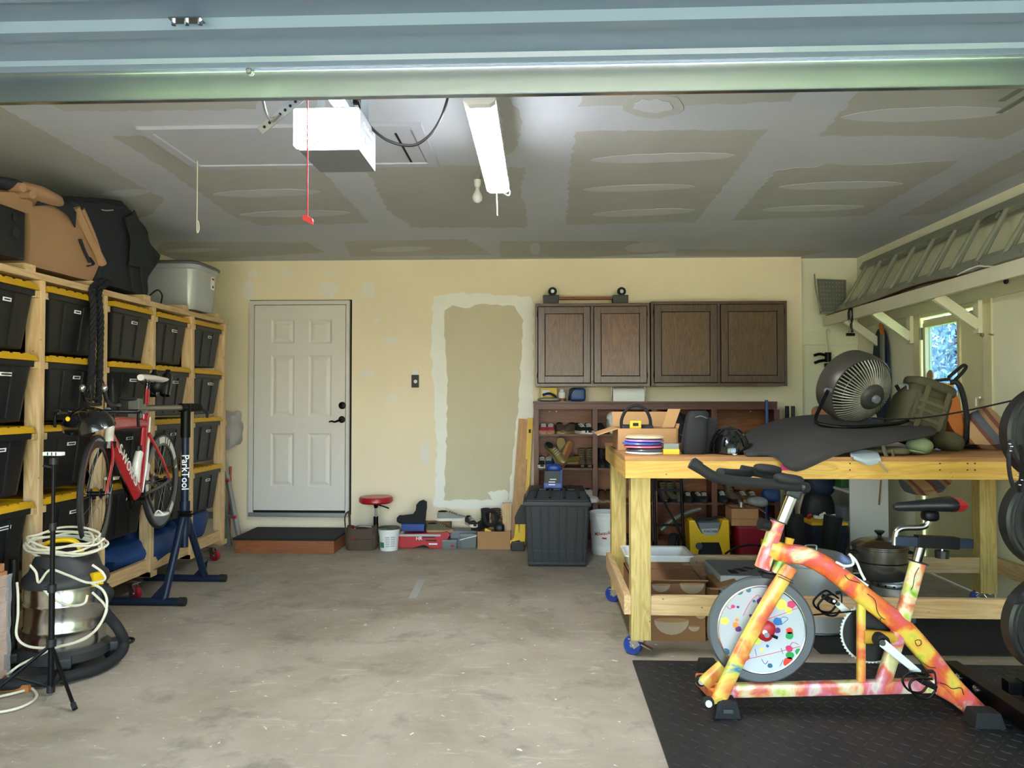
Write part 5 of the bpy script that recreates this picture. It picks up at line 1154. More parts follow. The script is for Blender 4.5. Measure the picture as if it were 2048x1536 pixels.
onshelf(1139, S1, 'slipper', 'right taupe slipper with fluffy lining, top shelf of the left bay', PI-.5, 'shoe_taupe', 'sole_tan', 'flat', 1.05)
onshelf(1159, S1, 'sneaker', 'left dark sneaker with white toe, top shelf of the left bay', PI+.35, 'shoe_dark', 'sole_white', acc='shoe_white')
onshelf(1176, S1, 'sneaker', 'right dark sneaker with white toe, top shelf of the left bay', PI+.05, 'shoe_dark', 'sole_white', acc='shoe_white')
onshelf(1084, S2, 'sneaker', 'left black and white sneaker, middle shelf of the left bay', PI, 'shoe_dark', 'sole_white', acc='shoe_white')
onshelf(1099, S2, 'sneaker', 'right black and white sneaker, middle shelf of the left bay', PI-.1, 'shoe_blue', 'sole_white', acc='shoe_white')
onshelf(1163, S2, 'boot', 'left grey-brown boot, middle shelf of the left bay', PI, 'shoe_boot', 'sole_black', 'boot', .86)
onshelf(1179, S2, 'boot', 'right grey-brown boot, middle shelf of the left bay', PI-.05, 'shoe_boot', 'sole_black', 'boot', .86)
shoe('sneaker', 'gold shiny shoe heaped on its side, middle shelf of the left bay', (sx(1108,7.15), 7.2, S2+.13), 0, 'shoe_gold', 'sole_tan', 'low', 1., gs, (R(-40), R(35), R(200)))
shoe('sneaker', 'upturned shoe showing orange patterned sole, middle shelf', (sx(1130,7.14), 7.13, S2+.075), 0, 'shoe_olive', 'shoe_orange', 'low', 1., gs, (R(75), R(-20), R(240)))
shoe('sandal', 'upright tan sandal sole leaning in the shoe heap', (sx(1127,7.24), 7.27, S2+.12), 0, 'shoe_gold', 'sole_tan', 'flat', .9, gs, (R(80), R(10), R(170)))
shoe('sandal', 'tan sandal lying at the right of the shoe heap', (sx(1145,7.2), 7.22, S2+.03), R(120), 'shoe_gold', 'sole_tan', 'flat', .85, gs)
onshelf(1133, S3, 'sneaker', 'left black shoe, low shelf behind the big black tote', PI, 'shoe_dark', 'sole_black')
onshelf(1148, S3, 'sneaker', 'right black shoe, low shelf behind the big black tote', PI-.2, 'shoe_dark', 'sole_black')
onshelf(1165, S3, 'sneaker', 'left white sneaker, low shelf behind the big black tote', PI+.4, 'shoe_white', 'sole_white', sc=1.1)
onshelf(1178, S3, 'sneaker', 'right white sneaker, low shelf behind the big black tote', PI+.2, 'shoe_white', 'sole_white', sc=1.1)
onshelf(1201, S1, 'sneaker', 'dark shoe beside the silver bag, top shelf of the second bay', PI, 'shoe_dark', 'sole_black', 'flat')
onshelf(1202, S2, 'boot', 'tall black boot, middle shelf just left of the bench', PI, 'shoe_dark', 'sole_black', 'boot', .84)
onshelf(1217, S2, 'boot', 'black boot half hidden by the bench corner', PI, 'shoe_dark', 'sole_black', 'boot', .84)
onshelf(1203, S3, 'sandal', 'left brown strappy sandal, low shelf beside the white bucket', PI, 'shoe_brown', 'sole_tan', 'flat')
onshelf(1218, S3, 'sandal', 'right brown strappy sandal, low shelf beside the white bucket', PI, 'shoe_brown', 'sole_tan', 'flat')
kinds = [('boot','shoe_boot','sole_black','boot','dusty brown boot'), ('boot','shoe_olive','sole_black','boot','olive boot'), ('sneaker','shoe_dark','sole_black','low','black shoe'), ('sneaker','shoe_brown','sole_tan','low','brown leather shoe')]
for i, px in enumerate((1325,1342,1358,1374,1391,1407)):
    n_, u_, s_, k_, l_ = kinds[(0,1,0,2,2,2)[i]]; onshelf(px, S3, n_, '%s under the bench, %s from the left on the low shelf' % (l_, ('first','second','third','fourth','fifth','sixth')[i]), PI+.3*math.sin(i*2), u_, s_, k_, .86)
for i, px in enumerate((1440,1462,1480,1500)):
    n_, u_, s_, k_, l_ = kinds[(2,0,3,3)[i]]; onshelf(px, S3, n_, '%s in the right bay seen below the handlebar, %s in line' % (l_, ('first','second','third','last')[i]), PI+.2*math.sin(i), u_, s_, k_, 1.)
MB().sup((sx(1228,7.16), 7.19, S1+.10), (.065,.07,.10), None, .7, .035, 14).single('silver_bag', 'shoe_white', 'crumpled silver-white bag on the top shelf behind the open carton', 'bag', smooth=True)
M('pink_cloth', 'b0325e', .8, var=.2); M('green_cloth', '2c5a2a', .7, var=.5, scale=25)
MB().sup((sx(1252,7.2), 7.25, S1+.13), (.06,.06,.10), None, .8, .02).single('pink_pouch', 'pink_cloth', 'pink pouch on the top shelf behind the silver bag', 'pouch', smooth=True)
MB().sup((sx(1278,7.2), 7.24, S1+.10), (.07,.07,.12), None, .6, .015).single('green_pack', 'green_cloth', 'green patterned packet on the top shelf behind the black hoop', 'packet', smooth=True)
M('bag_black', '121316', .6, var=.3, scale=14, bump=.3)
MB().sup((sx(1345,7.2), 7.22, S1+.09), (.13,.1,.13), None, .7, .03, 8).single('black_duffel', 'bag_black', 'black bag on the top shelf behind the carton flap', 'bag', smooth=True)
M('clear_shiny', '9ea3a5', .12, var=.3, trans=.3); MB().sup((sx(1390,7.18), 7.2, S1+.10), (.10,.08,.10), None, .7, .03, 12).single('shiny_wrapped_bag', 'black_plastic', 'shiny black plastic bag on the top shelf behind the tall black case', 'bag', smooth=True)
# on top of the case
tz_ = szt+.001
t = thing('sandpaper_pack', 'yellow and white carton of hardware at the left end of the shelf top', 'carton', (sx(1110,7.2), 7.22, tz_))
MB().box2((sx(1082), 7.24, tz_), (sx(1114), 7.30, tz_+.13)).build('box_body', 'yellow_plastic', t, bevel=.002, world=True); MB().box2((sx(1084), 7.238, tz_+.05), (sx(1100), 7.2405, tz_+.11)).build('label', 'paper', t, world=True)
t = thing('white_bottle', 'small white bottle with label on the shelf top', 'bottle', (sx(1124,7.2), 7.2, tz_)); MB().lathe([(0,0),(.032,0),(.034,.006),(.034,.085),(.02,.10),(.02,.115),(0,.115)], (sx(1124,7.2), 7.2, tz_), None, 18).build('bottle_body', 'white_plastic', t, True, world=True); MB().lathe([(0,.005),(.034,.005),(.034,.03),(0,.03)], (sx(1124,7.2), 7.199, tz_), None, 18).build('dark_base', 'step_wood', t, True, world=True)
t = thing('heat_gun', 'black and yellow power tool lying on the shelf top', 'power tool', (sx(1098,7.17), 7.16, tz_)); MB().sup((sx(1098,7.16), 7.16, tz_+.018), (.11,.045,.018), None, .6).build('tray', 'alum_dull', t, True, world=True); MB().tube([(sx(1085,7.15),7.15,tz_+.06), (sx(1098,7.15),7.15,tz_+.075), (sx(1110,7.15),7.15,tz_+.05), (sx(1112,7.15),7.15,tz_+.02)], .012, 8, 4).build('handle', 'black_plastic', t, True, world=True)
t = thing('blue_case', 'blue ribbed cylinder case with black handle on the shelf top', 'case', (sx(1155,7.2), 7.2, tz_)); M('blue_case_mat', '1d4576', .45, var=.15)
a, b2 = W(1138,776,7.15), W(1172,803,7.15)
MB().sup(((a.x+b2.x)/2, 7.2, tz_+.065), ((b2.x-a.x)/2, .06, .065), None, .45).build('case_body', 'blue_case_mat', t, True, world=True)
for k in range(5): MB().box(((a.x+b2.x)/2+.01, 7.138, tz_+.03+k*.018), (.10,.006,.007)).build('rib', 'blue_case_mat', t, world=True)
MB().tube([(a.x,7.16,tz_+.01), (a.x+.005,7.14,tz_+.06), (a.x+.04,7.14,tz_+.115), (a.x+.06,7.15,tz_+.12)], .010, 8, 4).build('handle', 'black_plastic', t, True, world=True)

# ------------------------------------------------------------ big black job box
M('job_box', '1c1f22', .5, var=.18, scale=14); a, b2 = W(1048, 1010, 6.27), W(1181, 1133, 6.27); x0, x1 = a.x, b2.x; zr = a.z
t = thing('job_box', 'large black ribbed storage bin with domed lid on the floor', 'storage bin', ((x0+x1)/2, 6.5, 0)); xc, w_ = (x0+x1)/2, x1-x0
MB().taper((xc, 6.52, 0), (w_*.88, .44), (w_*.97, .50), zr).build('body', 'job_box', t, bevel=.015, world=True)
for k in range(7):
    f = -.42 + .84*k/6
    if k in (1,3,5): f += .02
    MB().bar((xc+f*w_*.88, 6.298, .03), (xc+f*w_*.97, 6.268, zr-.03), .016, .014, (0,1,0)).build('rib', 'job_box', t, bevel=.004, world=True)
MB().box2((xc-w_*.44, 6.286, .125), (xc+w_*.44, 6.292, .14)).build('ledge', 'job_box', t, world=True); MB().box2((xc-w_*.43, 6.29, .02), (xc+w_*.43, 6.296, .04)).build('ledge', 'job_box', t, world=True)
MB().box2((x0-.01, 6.25, zr-.012), (x1+.01, 6.79, zr+.03)).build('rim', 'job_box', t, bevel=.012, world=True)
ld = MB().taper((xc, 6.52, zr+.03), (w_*1.0, .52), (w_*.86, .40), .085).build('lid', 'job_box', t, bevel=.012, world=True)
for k in range(4):
    f = -.33 + .66*k/3; MB().bar((xc+f*w_, 6.285, zr+.045), (xc+f*w_*.92, 6.345, zr+.112), .085, .02, (1,0,0)).build('lid_block', 'job_box', ld, bevel=.006, world=True)
    if k < 3: MB().box2((xc+(f+.11)*w_-.03, 6.36, zr+.112), (xc+(f+.11)*w_+.03, 6.68, zr+.124)).build('lid_rib', 'job_box', ld, bevel=.004, world=True)
for s in (x0-.006, x1-.014): MB().box2((s, 6.40, zr-.07), (s+.02, 6.46, zr+.05)).build('latch', 'black_metal', t, bevel=.004, world=True)
# blue job-site light/speaker on the box
t = thing('work_light', 'blue and black cordless work light standing on the black bin', 'work light', (W(1106,985,6.42).x, 6.45, zr+.125)); zl = zr+.1235; c = W(1106, 985, 6.44)
MB().taper((c.x, 6.45, zl), (.15,.13), (.145,.11), .15).build('body', 'black_plastic', t, bevel=.012, world=True)
MB().taper((c.x, 6.447, zl), (.16,.145), (.155,.14), .05).build('base', 'blue_plastic', t, bevel=.012, world=True)
MB().sup((c.x+.005, 6.45, zl+.17), (.07,.05,.035), None, .7, .006).build('top_grip', 'blue_plastic', t, True, world=True)
MB().box((c.x+.07, 6.45, zl+.09), (.02,.13,.14)).build('side_bumper', 'blue_plastic', t, bevel=.008, world=True)
for k in range(3): MB().box((c.x-.01+.01*(k==2), 6.374+.003*k, zl+.035+k*.022), (.055,.004,.008)).build('label_print', 'print_white', t, world=True)
MB().tube([(c.x-.06,6.42,zl+.17), (c.x-.065,6.40,zl+.24), (c.x-.01,6.42,zl+.27), (c.x+.03,6.45,zl+.2)], .006, 6, 5).build('strap', 'steel', t, True, world=True)
# Milwaukee bucket
c = G(1208, 1112); c.z = 0; c.y += .14; t = thing('white_bucket', 'tall white bucket with red lettering between black bin and bench', 'bucket', c)
c = Vector((W(1212,1100,c.y).x, c.y, 0))
MB().lathe([(0,0),(.125,0),(.130,.01),(.143,.30),(.150,.30),(.150,.312),(.146,.314),(.150,.33),(.150,.342),(.147,.344),(.150,.362),(.153,.37),(.149,.376),(.140,.372),(.132,.03),(0,.02)], c, None, 40).build('bucket_body', 'white_plastic', t, True, world=True)
vd = Vector((-c.x, -c.y, 0)).normalized()
def curved_text(s, mat, par, c, rfun, zc, size, a_c, world=True, slant=0.):
    me = TXT[s].copy(); me.materials.clear(); me.materials.append(MATS[mat]); inv = PM[par.name].inverted()
    for v in me.vertices:
        z = zc + v.co.y*size + slant*v.co.x*size; r_ = rfun(z) + v.co.z*size*.12 + .0012; a_ = a_c + v.co.x*size/r_; v.co = inv @ (c + Vector((math.cos(a_)*r_, math.sin(a_)*r_, z)))
    o = bpy.data.objects.new('lettering', me); COL.objects.link(o); o.parent = par; PM[o.name] = PM[par.name]
ac = math.atan2(vd.y, vd.x)
curved_text('Milwaukee', 'print_red', t, c, lambda z: .130+(z-.01)/.29*.013, .20, .046, ac-.10, slant=.16)
mb = MB(); pts = [(-.11,-.012),(-.02,.004),(-.03,.014),(.11,.034),(.02,.010),(.03,.0)]
vv = []
for x, z in pts: r_ = .140; a_ = ac - .10 + x*.8/r_; vv.append(c + Vector((math.cos(a_)*r_, math.sin(a_)*r_, .148+z)))
mb.face(mb.ring(vv)); mb.build('lightning_mark', 'print_red', t, world=True)
# strip of tape on the floor
p, q = G(825, 1196), G(843, 1159); MB().bar(p, q, .055, .002, (0,0,1)).single('floor_tape', 'label_grey', 'strip of pale tape stuck on the concrete floor', 'tape')
# ------------------------------------------------------------ workbench
BX0, BX1, BY0, BY1, BZ = .44, 3.06, 4.05, 5.33, 1.088
wb = thing('workbench', 'long rolling lumber workbench with plywood top', 'workbench', (1.75, 4.7, 0))
MB().box2((BX0, BY0, BZ-.022), (BX1, BY1, BZ)).build('plywood_top', 'ply_top', wb, bevel=.002, world=True)
MB().box2((BX0+.004, BY0+.004, BZ-.118), (BX1, BY0+.042, BZ-.022)).build('apron', 'treated_x', wb, bevel=.003, world=True)
MB().box2((BX0+.004, BY1-.042, BZ-.118), (BX1, BY1-.004, BZ-.022)).build('apron', 'treated_x', wb, bevel=.003, world=True)
MB().box2((BX0+.004, BY0+.042, BZ-.118), (BX0+.042, BY1-.042, BZ-.022)).build('apron', 'treated_y', wb, bevel=.003, world=True)
lx0, lx1 = W(1258,0,4.1).x, W(1297,0,4.1).x; b0 = W(1220,0,5.17).x
LB = W(0,1262,4.12).z
for x0, x1, y0, y1 in ((lx0, lx1, BY0+.043, BY0+.143), (b0, b0+.1, BY1-.16, BY1-.06), (2.93, 3.04, BY1-.16, BY1-.06), (2.93, 3.04, BY0+.043, BY0+.143)):
    MB().box2((x0, y0, LB), (x1, y1, BZ-.022)).build('leg', 'treated_z', wb, bevel=.006, world=True)
    caster(wb, (x0+x1)/2-.01, (y0+y1)/2, LB, 'blue_caster', .052, R(150))
z0, z1 = .228, .332
MB().box2((lx1, BY0+.05, z0), (2.93, BY0+.088, z1)).build('lower_rail', 'pine_x', wb, bevel=.003, world=True)
MB().box2((b0+.1, BY1-.15, z0), (2.93, BY1-.112, z1)).build('lower_rail', 'pine_x', wb, bevel=.003, world=True)
MB().box2((lx0-.036, BY0+.06, z0), (lx0+.002, BY1-.07, z1)).build('lower_rail', 'pine_y', wb, bevel=.003, world=True)
MB().box2((3.04, BY0+.06, z0), (3.075, BY1-.07, z1)).build('lower_rail', 'pine_y', wb, bevel=.003, world=True)
for px in (1700, 1880, 1935, 1950): 
    for py in (927, 940): MB().cyl(W(px, py, BY0+.004), W(px, py, BY0+.001), .004, n=8).build('screw_head', 'black_metal', wb, world=True)
# dents of knots are in the wood; things on the bench
TZ = BZ + .001
a, b2 = W(1236, 857, 4.52), W(1356, 857, 4.52)
ct = carton('open_carton', 'open cardboard box with raised flaps on the bench', (a.x, 4.52, TZ), (b2.x, 4.86, a.z), ('card','card_in'), (('l', .13, -18), ('r', .03, 75), ('b', .10, 70)))
p = [W(1324, 855, 4.6), W(1348, 855, 4.6), W(1361, 818, 4.62), W(1336, 818, 4.62)]
MB().sheet([[p[0], p[1]], [p[3], p[2]]], .005, 1).build('flap', 'card_in', ct, world=True)
MB().box2((a.x, 4.515, a.z-.13), (b2.x-.01, 4.519, a.z)).build('front_flap', 'card_in', ct, world=True)
t = thing('tool_tote', 'black tool bag with big hoop handle inside the open carton', 'tool bag', (W(1270,0,4.7).x, 4.7, TZ+.006)); hx_ = W(1270,0,4.7).x
MB().taper((hx_, 4.7, TZ+.007), (.2,.2), (.19,.14), .14).build('bag_body', 'bag_black', t, bevel=.01, world=True)
MB().tube([W(1244,862,4.68), W(1243,840,4.68), W(1253,820,4.68), W(1272,811,4.68), W(1290,818,4.68), W(1300,838,4.68), W(1301,862,4.68)], .010, 10, 5).build('hoop_handle', 'black_rubber', t, True, world=True)
a, b2 = W(1259,841,4.6), W(1282,857,4.6); t = thing('tape_measure', 'yellow and black tape measure clipped in the open carton', 'tape measure', W(1270,857,4.6))
MB().box2((a.x, 4.58, b2.z), (b2.x, 4.61, a.z)).build('case', 'yellow_plastic', t, bevel=.006, world=True); MB().box2((a.x+.018, 4.577, b2.z+.016), (b2.x-.018, 4.581, a.z-.014)).build('label', 'print_black', t, world=True)
# discs
gd_ = 'flying discs stacked on the bench'; dc = W(1284, 905, 4.28); zz = TZ
for nm, col, px_, dx in (('white','ddd9d2',1287,0), ('dark grey','4a4c55',1288,.002), ('pink','d86a86',1283,-.004), ('blue','4660b4',1281,-.006), ('purple','a178b8',1285,0), ('cream','d8c39b',1286,.003)):
    M('disc_'+nm, col, .35, var=.04, coat=.2); c_ = Vector((W(px_,0,4.28).x, 4.28, zz))
    MB().lathe([(0,.016),(.075,.0165),(.095,.015),(.109,.009),(.112,.003),(.108,0),(.098,.001),(.098,.004),(.094,.008),(0,.012)], c_, None, 36).single('flying_disc', 'disc_'+nm, '%s flying disc in the stack on the bench' % nm, 'disc', gd_, True); zz += .0172
t = thing('bit_case', 'small yellow box with clear lid beside the discs', 'box', W(1342,908,4.2)); a, b2 = W(1327,887,4.18), W(1359,908,4.18)
MB().box2((a.x, 4.18, TZ), (b2.x, 4.26, TZ+.03)).build('tray', 'yellow_plastic', t, bevel=.003, world=True); MB().box2((a.x+.002, 4.182, TZ+.03), (b2.x-.002, 4.258, a.z)).build('clear_lid', 'clear_grey', t, bevel=.003, world=True)
for k in range(4): MB().cyl((a.x+.014+k*.02, 4.22, TZ+.031), (a.x+.014+k*.02, 4.22, TZ+.052), .007, n=8).build('bit', 'steel', t, world=True)
M('neoprene', '121214', .75, var=.3, scale=25, bump=.2)
t = thing('tall_case', 'tall black soft case standing on the bench', 'case', W(1388,907,4.24)); c_ = Vector((W(1386,0,4.24).x, 4.24, TZ))
MB().loft([[c_ + Vector((math.copysign(abs(math.cos(a_))**.6,math.cos(a_))*r_ + sh, math.copysign(abs(math.sin(a_))**.6,math.sin(a_))*r_*.8, z)) for a_ in (2*PI*j/20 for j in range(20))] for z, r_, sh in ((0,.062,-.012),(.01,.067,-.012),(.12,.068,0),(.2,.062,.010),(.225,.058,.014),(.24,.045,.018))]).build('case_body', 'neoprene', t, True, world=True)
MB().tube([c_ + Vector((-.01,-.055,.205)), c_ + Vector((.02,-.06,.212)), c_ + Vector((.055,-.045,.20))], .006, 6, 3, flat=.5).build('zip_strap', 'opener_grey', t, True, world=True)
MB().box2((c_.x+.03, 4.30, TZ), (c_.x+.14, 4.44, TZ+.20)).single('black_pouch', 'neoprene', 'black pouch with small white tag behind the tall case', 'pouch', bevel=.02)
hcn = Vector((W(1452,0,4.3).x, 4.3, TZ+.02)); hm = helmet('cycle_helmet', 'matte black bicycle helmet on the bench', hcn, rotm(-12,0,180), 'helmet_gloss', 5, (.108,.13,.135), False)
MB().tube([hcn + Vector((-.07,-.095,-.008)), hcn + Vector((0,-.125,-.006)), hcn + Vector((.07,-.095,-.008))], .015, 8, 4, flat=.4).build('rear_cradle', 'black_plastic', hm, True, world=True)
MB().cyl(hcn + Vector((0,-.128,-.006)), hcn + Vector((0,-.134,-.006)), .016, n=12).build('fit_dial', 'steel', hm, True, world=True)
for x_, a0 in ((-.055,1), (.055,-1)): MB().prism([(0,0),(.022*a0,.035),(.03*a0,.0)], .004, frame(hcn + Vector((x_*.6,-.125,.055)), (1,0,0), (0,-.35,1))).build('rear_vent', 'dark_gap', hm, world=True)
# black rubber sheet
M('rubber_sheet', '353332', .85, var=.2, scale=7, bump=.15)
MB().sheet([[W(1500,862,5.05),W(1560,840,5.1),W(1640,830,5.15),W(1760,838,5.15),W(1850,846,5.0)],
            [W(1484,880,4.6),W(1560,862,4.6),W(1650,850,4.6),W(1760,852,4.6),W(1868,858,4.5)],
            [W(1486,902,4.2),W(1560,886,4.2),W(1640,872,4.2),W(1760,866,4.25),W(1871,862,4.35)],
            [W(1492,908,4.06),W(1545,908,4.03),W(1594,925,4.01),W(1690,890,4.08),W(1868,864,4.28)],
            [W(1494,908,4.05),W(1552,912,4.015),W(1592,943,4.0),W(1690,906,4.06),W(1870,870,4.26)]], .012, 5, .006, 5).single('rubber_sheet', 'rubber_sheet', 'dark rubber sheet draped over gear and the bench front edge', 'rubber sheet', smooth=True)
slab([(1562,930),(1575,926),(1584,935),(1583,941),(1561,941)], 4.02, -.004).single('pink_cloth', 'pink_cloth', 'bit of pink cloth showing under the rubber sheet', 'cloth')
# fan
M('fan_grey', '55524c', .38, .5, var=.12); M('fan_dark', '3a3936', .5, .2, var=.15)
FC = W(1722, 782, 4.72); ax = Vector((.30,-.86,-.38)).normalized(); q = basis(ax)
fn = thing('floor_fan', 'round grey metal floor fan tilted on the bench', 'fan', (FC.x, FC.y, TZ+.13))
Rf = .222
MB().lathe([(Rf-.012,-.13),(Rf,-.135),(Rf+.006,-.06),(Rf+.002,-.005),(Rf-.006,.008),(Rf-.016,.008),(Rf-.012,-.01),(Rf-.008,-.13),(Rf-.012,-.13)], FC, q, 48).build('shroud', 'fan_grey', fn, True, world=True)
MB().lathe([(0,.125),(.05,.125),(.07,.118),(.082,.10),(.085,.07),(.085,.03),(0,.02)], FC, q, 32).build('motor_housing', 'fan_dark', fn, True, world=True)
MB().lathe([(0,.148),(.022,.147),(.025,.14),(.025,.124),(0,.124)], FC, q, 18).build('knob', 'opener_grey', fn, True, world=True)
slm = MB().tube([(.078,0,.095),(.12,0,.083),(.17,0,.05),(.208,0,.002)], .0045, 5, 3).mesh('grille_slat', M('slat_grey', '8f8a7e', .4, .3, var=.1), True)
base_m = Matrix.Translation(FC) @ q.to_4x4()
for k in range(56): link_mesh(slm, 'grille_slat', fn, PM[fn.name].inverted() @ base_m @ Matrix.Rotation(2*PI*k/56, 4, 'Z'))
M('slat_grey', '8f8a7e', .4, .3, var=.1)
MB().lathe([(0,-.115),(Rf-.012,-.115),(Rf-.012,-.12),(0,-.12)], FC, q, 40).build('rear_guard', 'fan_dark', fn, True, world=True)
for r_, z_ in ((.12,.08), (.17,.047)): MB().lathe([(r_-.003,z_),(r_,z_+.004),(r_+.003,z_),(r_,z_-.004),(r_-.003,z_)], FC, q, 40).build('grille_ring', 'fan_grey', fn, True, world=True)
bl_ = MB()
for k in range(4):
    a_ = 2*PI*k/4; c, s_ = math.cos(a_), math.sin(a_); rot = lambda x, y, z: FC + q @ Vector((x*c-y*s_, x*s_+y*c, z))
    v = bl_.ring([rot(.07,-.03,-.03), rot(.19,-.07,-.05), rot(.2,.06,.0), rot(.07,.03,.01)]); bl_.face(v); 
bl_.build('blades', 'fan_dark', fn, world=True)
lat = q @ Vector((1,0,0)); 
pv = W(1656, 781, 4.60); pv2 = W(1792, 770, 4.85)
MB().cyl(pv - Vector((.01,.0,0)), pv + Vector((.02,.02,0)), .016, n=14).build('pivot_knob', 'opener_grey', fn, True, world=True)
MB().tube([pv, W(1640,815,4.55), W(1631,838,4.5), W(1640,848,4.42), W(1690,854,4.36), W(1760,850,4.42), W(1810,843,4.6), W(1822,825,4.8), pv2], .011, 10, 6).build('tube_stand', 'black_metal', fn, True, world=True)
MB().tube([W(1745,836,4.62), W(1780,838,4.5), W(1840,836,4.45), W(1920,824,4.4), W(2048,796,4.3), W(2140,775,4.2)], .0055, 6, 5).build('power_cord', 'black_plastic', fn, True, world=True)
# packs and cloth at the right of the bench
M('olive_pack', '4d4733', .85, var=.2, scale=12, bump=.3, bscale=20); M('olive_web', '5c553d', .8, var=.15); M('carrier_orange', 'b5652a', .75, var=.12, scale=8); M('carrier_yellow', 'c9982a', .75, var=.1)
t = thing('olive_backpack', 'olive military backpack lying beside the fan', 'backpack', W(1850, 895, 4.7)); c_ = W(1836, 832, 4.75); qq = rotm(0, 20, 8)
MB().sup(c_, (.155,.12,.19), qq, .5, .02, 7, 28, 16).build('pack_body', 'olive_pack', t, True, world=True)
MB().sup(c_ + qq @ Vector((-.02,-.10,.02)), (.11,.04,.10), qq, .4, .006).build('front_pocket', 'olive_pack', t, True, world=True)
for k in range(3): MB().box(c_ + qq @ Vector((-.02,-.142,.07-k*.05)), (.19,.006,.022), qq).build('webbing', 'olive_web', t, bevel=.002, world=True)
for s in (-.08, .06): MB().box(c_ + qq @ Vector((s,-.136,-.0)), (.028,.012,.34), qq).build('strap', 'olive_web', t, bevel=.003, world=True)
MB().sup(c_ + qq @ Vector((0,-.02,.19)), (.145,.11,.04), qq, .6, .008).build('top_flap', 'olive_pack', t, True, world=True)
MB().tube([W(1800,775,4.66), W(1803,769,4.66), W(1814,770,4.66), W(1816,779,4.66)], .006, 6, 4).build('buckle', 'opener_grey', t, True, world=True)
MB().sup(W(1893, 882, 4.58), (.085,.08,.06), None, .9, .03, 9).build('waist_pad', 'olive_pack', t, True, world=True)
t = thing('child_carrier', 'orange and yellow framed carrier pack behind the olive backpack', 'backpack', W(1910, 898, 4.9))
def panel(pts, y, th, mat, nm, par): return slab(pts, y, -th).build(nm, mat, par, bevel=.008, world=True)
panel([(1853,772),(1880,764),(1908,768),(1910,790),(1895,795),(1862,780)], 4.70, .10, 'carrier_yellow', 'hood_panel', t)
panel([(1880,800),(1895,786),(1910,780),(1920,800),(1928,850),(1926,885),(1905,858),(1890,830)], 4.70, .12, 'carrier_orange', 'side_panel', t)
MB().tube([W(1900,765,4.70), W(1915,766,4.68), W(1926,790,4.68), W(1933,830,4.68), W(1934,870,4.68), W(1924,892,4.68)], .016, 10, 5).build('frame_tube', 'black_rubber', t, True, world=True)
MB().tube([W(1897,755,4.9), W(1912,742,4.9), W(1926,731,4.9), W(1932,734,4.88), W(1925,745,4.86), W(1908,762,4.84)], .011, 8, 5).build('handle_loop', 'black_rubber', t, True, world=True)
MB().tube([W(1848,770,4.8), W(1870,762,4.8), W(1900,758,4.8)], .010, 8, 4).build('trim', 'dark_canvas', t, True, world=True)
MB().sup(W(1928, 885, 4.8), (.06,.08,.05), None, .8, .015).build('base_pad', 'bag_black', t, True, world=True)
# round carved disc at window
MB().lathe([(0,0),(.045,0),(.05,.006),(.045,.012),(0,.014)], XP(1862,752,XR+.024), basis((-1,0,0)), 20).single('round_ornament', 'sole_tan', 'small round patterned disc in front of the window', 'ornament', smooth=True)
# striped cloth
def stripes(name, cols, scale, rot):
    m, n, b, N, L = newmat(name); tc = N.new('ShaderNodeTexCoord'); mp = N.new('ShaderNodeMapping'); mp.inputs['Rotation'].default_value = rot; mp.inputs['Scale'].default_value = (scale,)*3
    L.new(tc.outputs['Object'], mp.inputs[0]); sp = N.new('ShaderNodeSeparateXYZ'); L.new(mp.outputs[0], sp.inputs[0]); fr = N.new('ShaderNodeMath'); fr.operation = 'FRACT'; L.new(sp.outputs[0], fr.inputs[0])
    cr = N.new('ShaderNodeValToRGB'); cr.color_ramp.interpolation = 'CONSTANT'; e = cr.color_ramp.elements
    while len(e) < len(cols): e.new(.5)
    for i, c in enumerate(cols): e[i].position = i/len(cols); e[i].color = lin(c)
    L.new(fr.outputs[0], cr.inputs[0]); L.new(cr.outputs[0], b.inputs['Base Color']); b.inputs['Roughness'].default_value = .9
stripes('striped', ['a8845e','a8845e','6b4038','525460','525460','9c7a58','7d4a3e','a8845e'], 6.0, (0, R(40), R(25)))
t = thing('striped_blanket', 'brown, grey and rust striped cloth heaped at the bench end', 'blanket', W(1972, 896, 4.75))
MB().sup(W(1965, 862, 4.78), (.135,.16,.10), rotm(0,12,0), .8, .05, 9, 30, 16).build('folded_part', 'striped', t, True, world=True)
MB().sheet([[W(1945,828,4.78),W(1975,815,4.78),W(2010,850,4.75)], [W(1940,850,4.66),W(1975,842,4.64),W(2012,868,4.64)], [W(1938,888,4.6),W(1978,890,4.58),W(2014,886,4.6)]], .012, 5, .015, 9).build('loose_part', 'striped', t, True, world=True)
t2 = MB().sheet([[W(1795,955,5.36),W(1850,955,5.36),W(1905,955,5.36)], [W(1800,968,5.42),W(1850,978,5.44),W(1897,968,5.42)], [W(1815,983,5.40),W(1850,988,5.42),W(1885,980,5.40)], [W(1820,960,5.5),W(1850,965,5.52),W(1880,960,5.5)]], .02, 5, .012, 12)
t2.build('hanging_part', 'striped', t, True, world=True)
